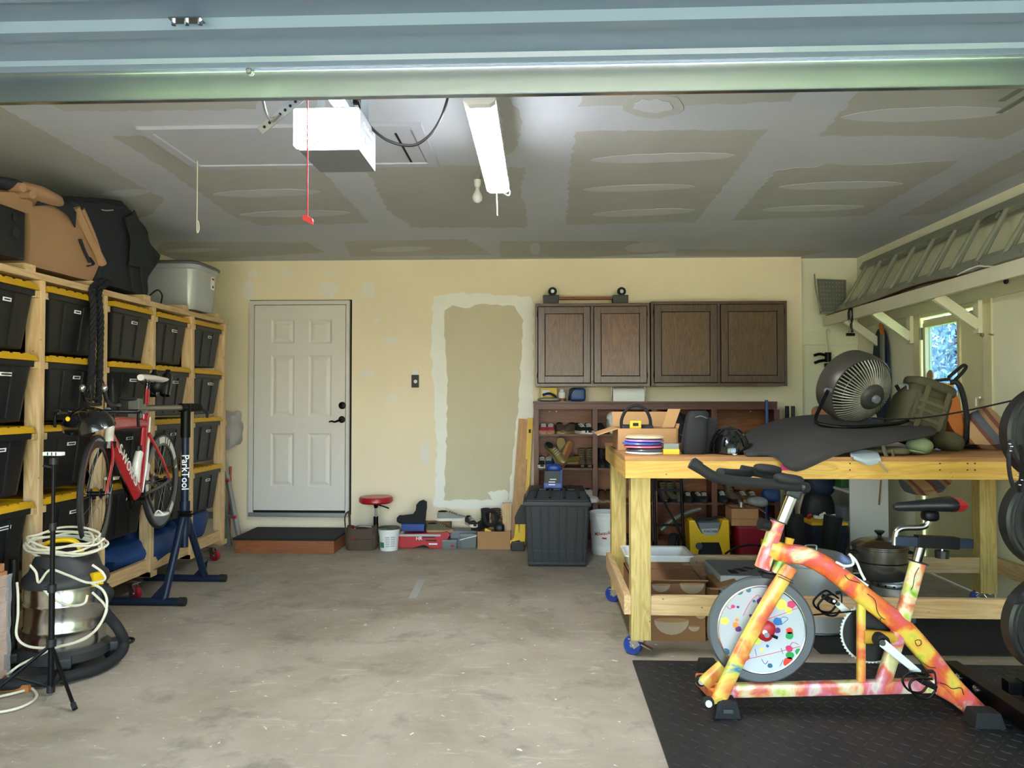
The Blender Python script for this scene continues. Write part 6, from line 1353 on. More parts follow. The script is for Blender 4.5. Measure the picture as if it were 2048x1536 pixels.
# caps, straps peeking out below the rubber sheet
M('cap_green', '8d9a7c', .8, var=.12); M('pale_blue', 'a5b0b8', .7, var=.15)
t = thing('baseball_hat', 'pale green cap under the right end of the rubber sheet', 'cap', W(1830, 905, 4.25)); MB().sup(W(1838, 892, 4.3), (.07,.07,.05), None, 1., .006).build('crown', 'cap_green', t, True, world=True); MB().sup(W(1822, 902, 4.22), (.075,.05,.008), rotm(0,10,0), .9).build('brim', 'cap_green', t, True, world=True)
MB().sup(W(1780, 902, 4.2), (.10,.07,.022), None, .8, .012, 10).single('olive_gear', 'olive_web', 'olive strap bundle under the rubber sheet', 'strap', smooth=True)
MB().tube([W(1764,885,4.16), W(1770,905,4.11), W(1776,916,4.08), W(1786,914,4.09), W(1785,900,4.12)], .010, 6, 5, flat=.35).single('olive_strap', 'olive_web', 'loose olive strap looping over the bench edge', 'strap', smooth=True)
t = thing('grey_glove', 'pale blue-grey cloth pouch hanging over the bench front edge', 'pouch', W(1730, 920, 4.05)); MB().sheet([[W(1700,905,4.16),W(1725,902,4.16),W(1755,905,4.16)], [W(1702,912,4.035),W(1730,918,4.03),W(1760,916,4.035)], [W(1715,920,4.03),W(1740,930,4.025),W(1762,922,4.03)]], .012, 4, .004).build('pouch_body', 'pale_blue', t, True, world=True); MB().tube([W(1757,920,4.03), W(1766,932,4.025), W(1775,944,4.025)], .009, 6, 3, flat=.35).build('draw_cord', 'pale_blue', t, True, world=True)
MB().sup(W(1655, 828, 5.2), (.10,.09,.06), None, .6, .01).single('tan_bundle', 'card_dark', 'tan bundle behind the fan on the bench', 'bundle', smooth=True)

# ------------------------------------------------------------ beneath and behind the bench
a, b2 = W(1303,1275,4.39), W(1411,1275,4.39)
bc = carton('bowl_carton', 'brown carton printed with white bowls under the bench', (a.x,4.39,0), (b2.x,4.74,.335), ('card_dark','card_dark'), (('f',.09,22),('b',.1,12),('l',.09,20)), open_=False)
M('print_pale', 'b09a83', .85, var=.05)
def bowl_print(px, py, s, par=bc, y=4.388):
    pts = [(-s, .0)] + [(s*math.cos(a_), s*.85*math.sin(a_)) for a_ in (PI + PI*k/10 for k in range(11))] + [(s,.0)]
    MB().prism(pts[1:-1], .0008, frame(W(px, py, y), (1,0,0), (0,0,1))).build('printed_bowl', 'print_pale', par, world=True)
    MB().prism([(s*math.cos(a_), s*.14*math.sin(a_)) for a_ in (2*PI*k/16 for k in range(16))], .0012, frame(W(px, py, y-.0004), (1,0,0), (0,0,1))).build('printed_rim', 'card', par, world=True)
for px, py, s in ((1343,1240,.100),(1388,1253,.033),(1384,1167,.070),(1322,1169,.052),(1402,1229,.03)): bowl_print(px, py, s)
MB().box(W(1374,1135,4.55) + Vector((0,0,.02)), (.05,.05,.001)).build('tape_label', 'print_pale', bc, world=True)
a, b2 = W(1413,1200,4.46), W(1437,1200,4.46); carton('low_carton', 'brown carton with open flaps right of the bowl carton', (a.x,4.46,0), (b2.x,4.78,.29), ('card_dark','card'), (('f',.1,10),('r',.12,15),('b',.1,20)))
carton('rear_carton', 'plain carton under the white plastic bin', (.55,4.84,0), (.93,5.16,.285), ('card','card'), open_=False)
t = thing('white_bin', 'shallow white plastic tray on a carton under the bench', 'tray', (.74,5.0,.286))
mb = MB(); zt_ = .39; o0 = rr(.36,.27,.287,.03,(.745,5.0)); o1 = rr(.41,.31,zt_,.03,(.745,5.0)); o2 = rr(.44,.34,zt_,.03,(.745,5.0)); i1 = rr(.40,.30,zt_-.004,.03,(.745,5.0)); i0 = rr(.35,.26,.293,.03,(.745,5.0)); mb.loft([o0,o1,o2,[v + Vector((0,0,.008)) for v in o2],[v + Vector((0,0,.008)) for v in i1],i0]); mb.build('tray_body', 'white_plastic', t, True, world=True)
M('box_grey', 'b5bac0', .6, var=.08, scale=5); M('box_top', '7f8489', .6, var=.15, scale=8)
t = thing('appliance_box', 'pale grey appliance box with dark printed top under the bench', 'box', (1.36,4.78,0)); x0_, x1_ = W(1434,0,4.56).x, W(1548,0,4.56).x
MB().box2((x0_,4.56,0),(x1_,5.0,.338)).build('box_body', 'box_grey', t, bevel=.003, world=True); MB().box2((x0_+.002,4.562,.338),(x1_-.002,4.998,.3405)).build('printed_top', 'box_top', t, world=True)
for k in range(5): MB().box((x0_+.10+k*.06, 4.66+.05*(k%3), .3412), (.05,.10-.015*k,.0008), rotm(0,0,25*k)).build('print', 'print_black', t, world=True)
# big steel stock pot
pc_ = Vector((W(1612,0,4.70).x, 4.70, 0)); t = thing('stock_pot', 'huge steel stock pot with domed lid under the bench', 'pot', pc_)
M('pot_alum', 'c9cccf', .36, .7, var=.12, scale=4)
MB().lathe([(0,.02),(.22,.02),(.232,.03),(.234,.40),(.242,.405),(.242,.412),(.228,.412),(.226,.05),(0,.045)], pc_, None, 48).build('pot_body', 'pot_alum', t, True, world=True)
MB().lathe([(.238,.413),(.236,.422),(.21,.432),(.19,.45),(.1,.468),(0,.474)], pc_, None, 48).build('lid', 'pot_alum', t, True, world=True)
MB().tube([pc_ + Vector((-.035,0,.47)), pc_ + Vector((-.03,0,.495)), pc_ + Vector((.03,0,.495)), pc_ + Vector((.035,0,.47))], .007, 8, 4).build('lid_handle', 'steel', t, True, world=True)
for s in (-1, 1): MB().tube([pc_ + Vector((s*.232,-.05,.34)), pc_ + Vector((s*.28,-.04,.34)), pc_ + Vector((s*.28,.04,.34)), pc_ + Vector((s*.232,.05,.34))], .007, 8, 4).build('pot_handle', 'steel', t, True, world=True)
MB().lathe([(0,0),(.2,0),(.2,.02),(0,.02)], pc_, None, 36).build('base_ring', 'pot_alum', t, True, world=True)
# steamer on a lower pot
pc_ = Vector((W(1772,0,4.85).x, 4.85, 0)); t = thing('lower_pot', 'plain aluminium pot carrying the steamer under the bench', 'pot', pc_)
MB().lathe([(0,.0),(.12,.0),(.13,.01),(.13,.26),(.136,.265),(.134,.275),(0,.272)], pc_, None, 40).build('pot_body', 'pot_alum', t, True, world=True)
MB().lathe([(.133,.225),(.1345,.228),(.1345,.25),(.133,.253)], pc_, None, 40).build('band', 'steel', t, True, world=True)
for k in range(9): a_ = PI + PI*(k+.5)/9; MB().cyl(pc_ + Vector((math.cos(a_)*.133, math.sin(a_)*.133, .24)), pc_ + Vector((math.cos(a_)*.1362, math.sin(a_)*.1362, .24)), .006, n=8).build('vent_hole', 'dark_gap', t, world=True)
MB().tube([pc_ + Vector((-.1,-.09,.17)), pc_ + Vector((-.08,-.14,.18)), pc_ + Vector((-.03,-.16,.17)), pc_ + Vector((-.02,-.15,.12))], .006, 6, 4).build('bail', 'black_metal', t, True, world=True)
sc_ = Vector((W(1748,0,4.83).x, 4.83, .276)); t = thing('steamer_pot', 'two-tier shiny dark steamer pot with black lid knob', 'pot', sc_)
M('dark_chrome', '9a9690', .2, .85, var=.1)
MB().lathe([(0,0),(.145,0),(.155,.012),(.158,.095),(.165,.098),(.165,.104),(.157,.106)], sc_, None, 44).build('lower_tier', 'dark_chrome', t, True, world=True)
MB().lathe([(0,.108),(.155,.108),(.16,.112),(.161,.185),(.168,.19),(.168,.197),(.155,.2),(0,.2)], sc_, None, 44).build('upper_tier', 'dark_chrome', t, True, world=True)
MB().lathe([(.166,.2),(.166,.206),(.13,.228),(.08,.245),(.03,.252),(0,.253)], sc_, None, 44).build('lid', 'dark_chrome', t, True, world=True)
MB().lathe([(0,.25),(.012,.25),(.012,.265),(.03,.285),(.03,.292),(0,.292)], sc_, None, 16).build('lid_knob', 'black_plastic', t, True, world=True)
for s in (-1, 1):
    for z in (.08, .16): MB().tube([sc_ + Vector((s*.156,-.04,z)), sc_ + Vector((s*.19,-.035,z)), sc_ + Vector((s*.19,.035,z)), sc_ + Vector((s*.156,.04,z))], .006, 6, 4).build('side_handle', 'black_plastic', t, True, world=True)
# pressure washer
t = thing('pressure_washer', 'yellow and black pressure washer in front of the shelf case', 'pressure washer', (W(1418,0,6.7).x, 6.8, 0))
PWY = 6.66
slab([(1378,1041),(1390,1041),(1398,1058),(1402,1070),(1436,1070),(1440,1058),(1446,1040),(1458,1040),(1461,1112),(1447,1113),(1440,1082),(1400,1082),(1396,1113),(1381,1112)], PWY, -.20).build('shell', 'yellow_plastic', t, bevel=.012, world=True)
slab([(1396,1046),(1441,1045),(1437,1064),(1402,1065)], PWY+.01, -.17).build('top_housing', 'opener_grey', t, bevel=.006, world=True)
slab([(1402,1058),(1437,1057),(1433,1070),(1407,1070)], PWY-.004, -.01).build('badge', 'label_grey', t, bevel=.002, world=True)
text('KARCHER', 'print_black', t, frame(W(1421,1063,PWY-.0055), (1,0,0), (0,0,1)), .026)
slab([(1398,1082),(1442,1082),(1447,1113),(1394,1113)], PWY+.03, -.16).build('lower_housing', 'black_plastic', t, bevel=.008, world=True)
MB().cyl(W(1398,1092,PWY-.02), W(1398,1092,PWY+.03), .03, n=18).build('hose_port', 'black_plastic', t, True, world=True)
MB().tube([W(1450,1108,PWY-.03), W(1470,1096,PWY-.05), W(1500,1090,PWY-.06), W(1525,1092,PWY-.05)], .009, 8, 5).build('supply_hose', 'black_rubber', t, True, world=True)
MB().tube([W(1392,1044,PWY+.1), W(1400,1034,PWY+.1), W(1418,1038,PWY+.1), W(1440,1034,PWY+.1), W(1450,1042,PWY+.1)], .012, 8, 5).build('top_hose', 'black_rubber', t, True, world=True)
# red tub, carton on it
rc = Vector((W(1505,0,6.72).x, 6.80, 0)); t = thing('red_tub', 'red plastic tub with yellow print right of the pressure washer', 'tub', rc); M('tub_red', '8c1226', .45, var=.1)
MB().loft([rr(.32,.26,0,.04,rc), rr(.36,.30,.265,.04,rc), rr(.385,.325,.267,.04,rc), rr(.385,.325,.285,.04,rc)]).build('tub_body', 'tub_red', t, True, world=True)
MB().box(W(1530,1084,6.645), (.07,.002,.05)).build('yellow_print', 'yellow_plastic', t, world=True); MB().box(W(1530,1100,6.652), (.05,.002,.012)).build('yellow_print', 'yellow_plastic', t, world=True)
a, b2 = W(1463,1016,6.68), W(1517,1053,6.68); bx = carton('stacked_carton', 'small cardboard box sitting on the red tub', (a.x,6.68,.287), (b2.x,6.9,a.z), ('card','card'), (('r',.08,-35),), open_=False)
MB().box2((a.x-.001,6.678,.345), (b2.x+.001,6.6795,.350)).build('fold_line', 'card_dark', bx, world=True)
MB().sup((W(1508,0,6.78).x, 6.78, a.z+.045), (.09,.07,.045), None, .8, .015, 12).single('grey_goggles', 'clear_shiny', 'grey goggles on the small cardboard box', 'goggles', smooth=True)
MB().cyl((W(1476,0,6.75).x,6.75,a.z), (W(1476,0,6.75).x,6.75,a.z+.045), .028, n=18).single('tin_can', 'steel', 'small tin can on the small cardboard box', 'can', smooth=True)
MB().sup((W(1532,0,7.0).x, 6.98, .52), (.08,.05,.06), None, .7, .02, 10).single('blue_rag', 'blue_tarp', 'blue cloth behind the small cardboard box', 'cloth', smooth=True)
# hand truck
t = thing('hand_truck', 'black hand truck with rubber wheels behind the bench leg', 'hand truck', (W(1330,0,6.5).x, 6.5, 0)); hx0, hx1 = W(1306,0,6.6).x, W(1306,0,6.6).x+.34
for x in (hx0, hx1-.1): MB().tube([(x,6.56,.06), (x,6.75,1.08)], .013, 10).build('frame_tube', 'black_metal', t, True, world=True)
for z in (.3,.6,.95): MB().bar((hx0,6.56+.19*(z/1.1),z), (hx1-.1,6.56+.19*(z/1.1),z), .02, .02).build('cross_bar', 'black_metal', t, world=True)
MB().tube([(hx0,6.73,.98), (hx0+.03,6.66,.62), (hx0+.18,6.5,.30), (hx0+.24,6.5,.13)], .010, 8, 4).build('side_strut', 'black_metal', t, True, world=True)
for xx in (W(1345,0,6.45).x, W(1345,0,6.45).x-.34):
    c_ = Vector((xx, 6.52, .125)); w_ = MB().lathe([(.06,-.03),(.085,-.035),(.115,-.03),(.125,-.012),(.125,.012),(.115,.03),(.085,.035),(.06,.03)], c_, basis((1,-.4,0)), 32).build('wheel', 'black_rubber', t, True, world=True)
    MB().lathe([(0,-.02),(.06,-.025),(.06,.025),(0,.02)], c_, basis((1,-.4,0)), 24).build('wheel_hub', 'alum_dull', w_, True, world=True)
MB().cyl((W(1345,0,6.45).x-.34,6.52,.125), (W(1345,0,6.45).x,6.52,.125), .01, n=10).build('axle', 'steel', t, world=True)
MB().box2((hx0,6.33,.004), (hx1-.1,6.57,.012)).build('toe_plate', 'black_metal', t, world=True)
MB().tube([W(1322,1060,6.75), W(1345,1040,6.75), W(1375,1025,6.78), W(1400,1018,6.8)], .035, 10, 5, flat=.6).single('grey_hose', 'alum_dull', 'grey flexible duct lying behind the hand truck wheel', 'hose', smooth=True)
# blue topped bag and clutter near the white cabinet
M('navy_bag', '0f1f3a', .7, var=.2, scale=9)
bc_ = Vector((W(1626,0,6.75).x, 6.75, 0)); t = thing('stuff_sack', 'tall sack, black below with navy top, beside the white cabinet', 'sack', bc_)
MB().sup(bc_ + Vector((0,0,.30)), (.14,.14,.30), None, .7, .02).build('lower_part', 'bag_black', t, True, world=True); MB().sup(bc_ + Vector((0,0,.66)), (.13,.13,.12), None, .8, .03).build('top_part', 'navy_bag', t, True, world=True)
t = thing('clutter_bin', 'dark bin with yellow rim heaped with white hardware packets', 'bin', (W(1650,0,6.2).x, 6.2, 0)); a, b2 = W(1612,0,6.1), W(1682,0,6.1)
MB().taper(((a.x+b2.x)/2, 6.2, 0), (b2.x-a.x-.04,.22), (b2.x-a.x,.26), .40).build('bin_body', 'navy_bag', t, bevel=.01, world=True); MB().box(((a.x+b2.x)/2, 6.2, .405), (b2.x-a.x+.01,.27,.02)).build('rim', 'yellow_plastic', t, bevel=.004, world=True)
rnd = random.Random(3)
for k in range(9): MB().box((a.x+.04+rnd.random()*(b2.x-a.x-.08), 6.1+rnd.random()*.18, .43+rnd.random()*.03), (.05,.03,.02), rotm(rnd.uniform(-40,40),rnd.uniform(-40,40),rnd.uniform(0,180))).build('packet', ('white_plastic','red_plastic','black_plastic')[k % 3 if k % 2 else 0], t, bevel=.003, world=True)
gb = 'black rubber boots behind the stock pot'
for px, lb, lean in ((1596,'left black rubber boot behind the stock pot',-6), (1640,'right black rubber boot behind the stock pot',8)):
    bx_ = W(px,0,5.75).x; q_ = rotm(0,lean,0); t = thing('rubber_boot', lb, 'boot', (bx_,5.75,0), group=gb); c_ = Vector((bx_,5.75,0)); rs = []
    for z, yo, a_, b_ in ((.0,-.05,.05,.13),(.03,-.05,.052,.135),(.08,-.03,.05,.115),(.12,0,.05,.075),(.2,.02,.055,.065),(.35,.02,.062,.072),(.52,.02,.066,.078)): rs.append([c_ + q_ @ Vector((math.cos(x)*a_, yo + math.sin(x)*b_, z)) for x in (2*PI*j/18 for j in range(18))])
    MB().loft(rs).build('boot_body', 'black_rubber', t, True, world=True); MB().loft([[v + Vector((0,0,-.001)) for v in rs[0]], [v + Vector((0,0,.02)) for v in [c_ + (v_-c_)*1.05 for v_ in rs[0]]]]).build('boot_sole', 'sole_black', t, True, world=True)
# white shelving
M('melamine', 'c9c9c4', .5, var=.05)
wx0, wx1 = W(1690,0,6.3).x, W(1766,0,6.3).x
t = thing('white_shelving', 'white melamine shelf unit side-on behind the bench', 'shelf', (2.7, 6.8, 0))
MB().box2((wx0,6.3,0),(wx1,6.318,.95)).build('side_panel', 'melamine', t, bevel=.002, world=True); MB().box2((wx0,7.3,0),(wx1,7.318,.95)).build('side_panel', 'melamine', t, bevel=.002, world=True)
MB().box2((wx1-.01,6.318,0),(wx1,7.3,.95)).build('back_panel', 'melamine', t, world=True)
for z in (.06,.34,.62,.93): MB().box2((wx0,6.318,z),(wx1-.01,7.3,z+.018)).build('shelf_board', 'melamine', t, bevel=.001, world=True)
for i, (y_, z, sz, mt, lb) in enumerate(((6.6,.638,(.16,.14,.10),'green_cloth','green box on the upper board of the white shelf unit'), (6.9,.638,(.14,.16,.16),'black_plastic','black box on the upper board of the white shelf unit'), (6.6,.358,(.16,.18,.12),'opener_grey','grey box on the middle board of the white shelf unit'), (6.95,.358,(.14,.16,.07),'black_plastic','flat black box on the middle board of the white shelf unit'))):
    MB().box((wx0+.1, y_, z+.0005+sz[2]/2), sz).single('shelf_box', mt, lb, 'box', bevel=.008)
MB().tube([W(1758,1010,6.29), W(1760,985,6.285), W(1762,960,6.29)], .006, 6, 3).single('brown_string', 'card_dark', 'thin brown string hanging on the white shelf unit side', 'string', smooth=True)
# ------------------------------------------------------------ floor mats
M('mat_black', '1b1b1d', .58, var=.35, scale=4, bump=.1, bscale=40); M('mat_smooth', '1f1f21', .8, var=.2, scale=3)
mt = thing('diamond_mat', 'black rubber mat with diamond tread under the exercise bike', 'mat', (1.8, 2.8, 0))
mx0, my0, my1 = .475, 1.5, 4.03
MB().box2((mx0, my0, 0), (3.05, my1, .012)).build('mat_sheet', 'mat_black', mt, bevel=.003, world=True)
mb = MB(); s = .052; ny = int((my1-my0)/s); nx = int((3.02-mx0)/s)
for j in range(ny):
    for i in range(nx):
        x, y = mx0+.035+i*s, my0+.03+j*s
        if y < 2.2: continue
        a_ = R(45) if (i+j) % 2 else R(-45); dx, dy = math.cos(a_)*.021, math.sin(a_)*.021; nx_, ny_ = -math.sin(a_)*.0042, math.cos(a_)*.0042
        v = mb.ring([(x-dx,y-dy,.012), (x+nx_,y+ny_,.012), (x+dx,y+dy,.012), (x-nx_,y-ny_,.012)]); top = mb.ring([(x-dx*.7,y-dy*.7,.0142), (x+nx_*.5,y+ny_*.5,.0142), (x+dx*.7,y+dy*.7,.0142), (x-nx_*.5,y-ny_*.5,.0142)]); mb.bridge(v, top); mb.face(top)
o = mb.build('tread_bars', 'mat_black', mt, world=True); o['kind'] = 'stuff'
MB().box2((1.52, 4.20, 0), (3.03, 5.08, .009)).single('flat_mat', 'mat_smooth', 'smooth black rubber mat beneath the right half of the bench', 'mat', bevel=.002)

# ------------------------------------------------------------ exercise bike
BY = 3.42
def S(px, py, dy=0.): return W(px, py, BY+dy)
sb_ = thing('exercise_bike', 'colourfully painted spin bike with white splattered flywheel', 'exercise bike', G(1700, 1400))
ramp_mat('bike_paint', [(.28,'3f8fb5'),(.34,'8fb043'),(.40,'e8c84a'),(.45,'eeb04a'),(.49,'e8823a'),(.54,'e05a30'),(.59,'dd5a68'),(.64,'e6a06a'),(.70,'e8d8b0'),(.76,'6fb49a')], 5.5, 5, .5, .35, .4)
ramp_mat('bike_paint_soft', [(.28,'5aa03a'),(.36,'c8cc5a'),(.43,'e8d8b0'),(.49,'e89a6a'),(.54,'dc5f50'),(.60,'d87a90'),(.66,'e4c8b8'),(.74,'5b8fae')], 7, 4, .6, .35, .4)
ramp_mat('fork_paint', [(.30,'3b7f9c'),(.36,'d8c84c'),(.42,'e8c45a'),(.48,'e8964a'),(.53,'e0703a'),(.58,'d85a50'),(.64,'e8c488'),(.72,'c84a6a')], 5.5, 5, .5, .35, .4)
def beam(path, wv, hv, name, mat, par=sb_, sm=5, n=14, e=.6):      # tube with rounded-box section, width along y, height in plane
    P = catmull(path, sm); k = len(P); rs = []; side = Vector((0,1,0))
    for i, p in enumerate(P):
        t_ = (P[min(i+1,k-1)] - P[max(i-1,0)]).normalized(); y_ = t_.cross(side).normalized(); sd_ = y_.cross(t_); f = i/(k-1); a_ = wv[0]+(wv[1]-wv[0])*f; b_ = hv[0]+(hv[1]-hv[0])*f
        g_ = lambda v: math.copysign(abs(v)**e, v)
        rs.append([p + sd_*g_(math.cos(x))*a_/2 + y_*g_(math.sin(x))*b_/2 for x in (2*PI*j/n for j in range(n))])
    return MB().loft(rs).build(name, mat, par, True, world=True)
# flywheel
wc = S(1522, 1258); px2m = BY/F; q = basis((0,-1,0)); Ro = 104*px2m*1.0
M('fly_grey', '6b6f71', .35, .7, var=.15, scale=5); M('fly_white', 'b9bdc2', .35, var=.04)
fw = MB().lathe([(Ro-.045,-.012),(Ro-.008,-.014),(Ro,-.008),(Ro,.008),(Ro-.008,.014),(Ro-.045,.012)], wc, q, 64).build('flywheel', 'fly_grey', sb_, True, world=True)
MB().lathe([(0,.008),(Ro-.052,.008),(Ro-.045,.011),(Ro-.045,-.011),(Ro-.052,-.008),(0,-.008)], wc, q, 64).build('flywheel_disc', 'fly_white', fw, True, world=True)
MB().lathe([(Ro-.048,.013),(Ro-.044,.0145),(Ro-.04,.013)], wc, q, 64).build('rim_line', 'chrome', fw, True, world=True)
sp_cols = {'g':'1f9a4a','r':'e8452e','p':'d8326a','v':'5d2a78','b':'1f6fb0','y':'e6ee5a','t':'2a6a84','o':'f08a3a'}
for k_, c_ in sp_cols.items(): M('splat_'+k_, c_, .4, var=.05)
splats = [(1555,1243,9,'b'),(1579,1262,7,'r'),(1579,1271,8,'g'),(1583,1209,8,'p'),(1522,1203,8,'v'),(1555,1261,6,'v'),(1477,1258,6,'v'),(1578,1297,7,'p'),(1580,1311,8,'g'),(1597,1303,7,'g'),(1577,1325,11,'r'),(1490,1313,9,'r'),(1563,1210,11,'y'),(1577,1221,7,'y'),(1449,1242,8,'y'),(1513,1281,8,'y'),(1480,1184,6,'t'),(1497,1180,5,'t'),(1540,1331,5,'t'),(1452,1303,7,'t'),(1471,1250,6,'o'),(1535,1292,3,'b'),(1532,1280,4,'p'),(1474,1240,4,'o'),(1501,1231,3,'v'),(1466,1213,4,'p'),(1476,1214,3,'v'),(1508,1202,3,'t'),(1523,1300,4,'y')]
rnd = random.Random(7)
for x, y, r_, c_ in splats:
    pts = []; 
    for k in range(14): a_ = 2*PI*k/14; f = 1 + rnd.uniform(-.12,.12); pts.append((math.cos(a_)*r_*px2m*f, math.sin(a_)*r_*px2m*f*.92))
    MB().prism(pts, .0012, frame(S(x, y, -.0085), (1,0,0), (0,0,1))).build('paint_splat', 'splat_'+c_, fw, world=True)
for c_, path in (('r',[(1488,1320),(1540,1308),(1600,1293)]), ('r',[(1536,1238),(1565,1228),(1596,1216)]), ('p',[(1486,1232),(1500,1205),(1516,1190),(1522,1202)]), ('b',[(1556,1243),(1566,1234),(1576,1238),(1562,1250)]), ('v',[(1523,1245),(1540,1255),(1555,1261)]), ('t',[(1562,1296),(1566,1308)]), ('t',[(1566,1320),(1560,1332)]), ('p',[(1578,1297),(1585,1285),(1597,1289)]), ('v',[(1523,1318),(1530,1328),(1536,1322)]), ('p',[(1453,1212),(1460,1218),(1468,1212)]), ('t',[(1510,1298),(1513,1312)])):
    MB().tube([S(x, y, -.009) for x, y in path], .0013, 5, 4).build('paint_drip', 'splat_'+c_, fw, True, world=True)
MB().cyl(wc + Vector((0,-.09,0)), wc + Vector((0,.09,0)), .012, n=12).build('axle', 'steel', fw, True, world=True)
MB().sup(S(1533,1262,-.06), (.035,.02,.045), rotm(0,25,0), .8).build('axle_cover', 'red_plastic', sb_, True, world=True)
MB().cyl(S(1530,1265,-.085), S(1530,1265,-.075), .010, n=10).build('axle_nut', 'chrome', sb_, True, world=True); MB().tube([S(1538,1268,-.07), S(1555,1276,-.075)], .007, 8).build('adjuster', 'black_metal', sb_, True, world=True)
# fork, head, beam
for dy, en in ((-.062, (1437,1400)), (.085, (1408,1368))): beam([S(1580,1135,dy*.5), S(1540,1200,dy), S(1490,1290,dy), S(*en,dy)], (.042,.042), (.062,.066), 'fork_leg', 'fork_paint')
beam([S(1556,1042), S(1524,1136)], (.055,.055), (.062,.066), 'head_sleeve', 'bike_paint_soft')
beam([S(1590,978), S(1563,1044)], (.036,.036), (.044,.044), 'handlebar_post', 'chrome', e=.35, n=16)
MB().cyl(S(1538,1052,-.02), S(1520,1047,-.03), .024, .028, n=14).build('post_knob', 'black_plastic', sb_, True, world=True)
beam([S(1538,1096), S(1570,1106), S(1610,1112), S(1660,1138), S(1725,1190), S(1800,1250), S(1850,1305), S(1900,1368), S(1958,1428)], (.06,.06), (.085,.088), 'main_beam', 'bike_paint')
beam([S(1580,1076), S(1575,1098)], (.02,.02), (.04,.03), 'tab', 'carrier_yellow')
beam([S(1562,1122,-.0), S(1553,1146)], (.04,.04), (.04,.05), 'brake_housing', 'bike_paint_soft'); MB().box(S(1545,1152), (.10,.045,.018), rotm(0,8,0)).build('brake_pad', 'black_rubber', sb_, bevel=.004, world=True)
beam([S(1836,1124), S(1800,1255), S(1764,1372)], (.05,.05), (.062,.066), 'seat_tube', 'bike_paint_soft'); beam([S(1722,1206), S(1722,1372)], (.035,.035), (.036,.036), 'front_upright', 'fork_paint')
beam([S(1725,1272), S(1790,1276)], (.05,.05), (.062,.05), 'crank_box', 'carrier_yellow'); 
beam([S(1432,1381), S(1650,1376), S(1868,1370)], (.05,.05), (.058,.06), 'base_rail', 'bike_paint_soft', e=.4); beam([S(1866,1372), S(1915,1400), S(1962,1440)], (.05,.05), (.05,.06), 'rear_strut', 'fork_paint', e=.5)
MB().box((S(1836,1124)), (.066,.056,.006), rotm(0,15,0)).build('collar', 'black_plastic', sb_, bevel=.002, world=True); MB().box((S(1556,1042)), (.066,.058,.006), rotm(0,20,0)).build('collar', 'black_plastic', sb_, bevel=.002, world=True)
# stabilisers
pa, pb = G(1455, 1420, .045), G(1402, 1362, .05)
MB().bar(G(1452,1412,.05), G(1400,1356,.055), .05, .05).build('front_stabiliser', 'fork_paint', sb_, bevel=.008, world=True)
c_ = G(1452, 1432, .012); MB().taper((c_.x, c_.y+.02, .0135), (.115,.12), (.085,.09), .068).build('front_foot', 'black_rubber', sb_, bevel=.008, world=True); MB().box((c_.x, c_.y-.038, .047), (.042,.006,.016), rotm(-12,0,0)).build('foot_plug', 'black_plastic', sb_, world=True)
c2_ = G(1418, 1362, .012); MB().taper((c2_.x+.02, c2_.y+.12, .0135), (.10,.10), (.08,.08), .06).build('front_foot', 'black_rubber', sb_, bevel=.008, world=True)
for px, py, dy in ((1402,1361,.14), (1416,1405,-.12)):
    c_ = S(px, py, dy); MB().lathe([(0,-.012),(.02,-.012),(.026,-.008),(.026,.008),(.02,.012),(0,.012)], c_, q, 18).build('transport_wheel', 'black_rubber', sb_, True, world=True); MB().lathe([(0,.013),(.015,.013),(.014,.02),(0,.02)], c_, q, 14).build('wheel_cap', 'white_plastic', sb_, True, world=True)
    MB().bar(c_, S(1440, py-8, dy*.6), .02, .03, (0,1,0)).build('wheel_bracket', 'fork_paint', sb_, bevel=.004, world=True)
rf = G(1978, 1455, .012); MB().bar((rf.x-.01, rf.y, .05), (rf.x-.01, rf.y+.45, .05), .055, .045).build('rear_stabiliser', 'bike_paint_soft', sb_, bevel=.008, world=True)
for dy in (0, .43): MB().taper((rf.x-.005, rf.y+.03+dy, .0135), (.13,.11), (.10,.08), .062).build('rear_foot', 'black_rubber', sb_, bevel=.008, world=True)
# handlebar
M('foam', '1d1d1f', .75, var=.2, scale=30)
MB().tube([S(1381,926,-.20), S(1402,938,-.20), S(1430,954,-.18), S(1470,962,-.14), S(1530,967,-.09), S(1598,972,-.05)], .023, 12, 6).build('horn', 'foam', sb_, True, world=True)
MB().tube([S(1384,925,-.20), S(1399,935,-.20)], .0255, 12).build('grip_cap', 'foam', sb_, True, world=True)
MB().tube([S(1482,939,.2), S(1510,944,.2), S(1550,952,.17), S(1600,962,.08)], .022, 12, 6).build('horn', 'foam', sb_, True, world=True)
MB().tube([S(1440,945,-.15), S(1470,947,.0), S(1500,946,.18)], .02, 12, 6).build('cross_grip', 'foam', sb_, True, world=True)
for px, py, dy in ((1577,958,-.09), (1535,938,.14)): MB().sup(S(px, py, dy), (.062,.05,.022), rotm(0,6,0), .7).build('elbow_pad', 'foam', sb_, True, world=True)
MB().tube([S(1560,968,-.02), S(1605,975,0), S(1610,975,.1)], .026, 10, 3).build('bar_clamp', 'foam', sb_, True, world=True); MB().box(S(1586,984), (.07,.05,.05), rotm(0,20,0)).build('clamp_block', 'black_plastic', sb_, bevel=.01, world=True)
MB().tube([S(1602,974,-.05), S(1608,976,-.05)], .012, 8).build('clamp_bolt', 'chrome', sb_, True, world=True)
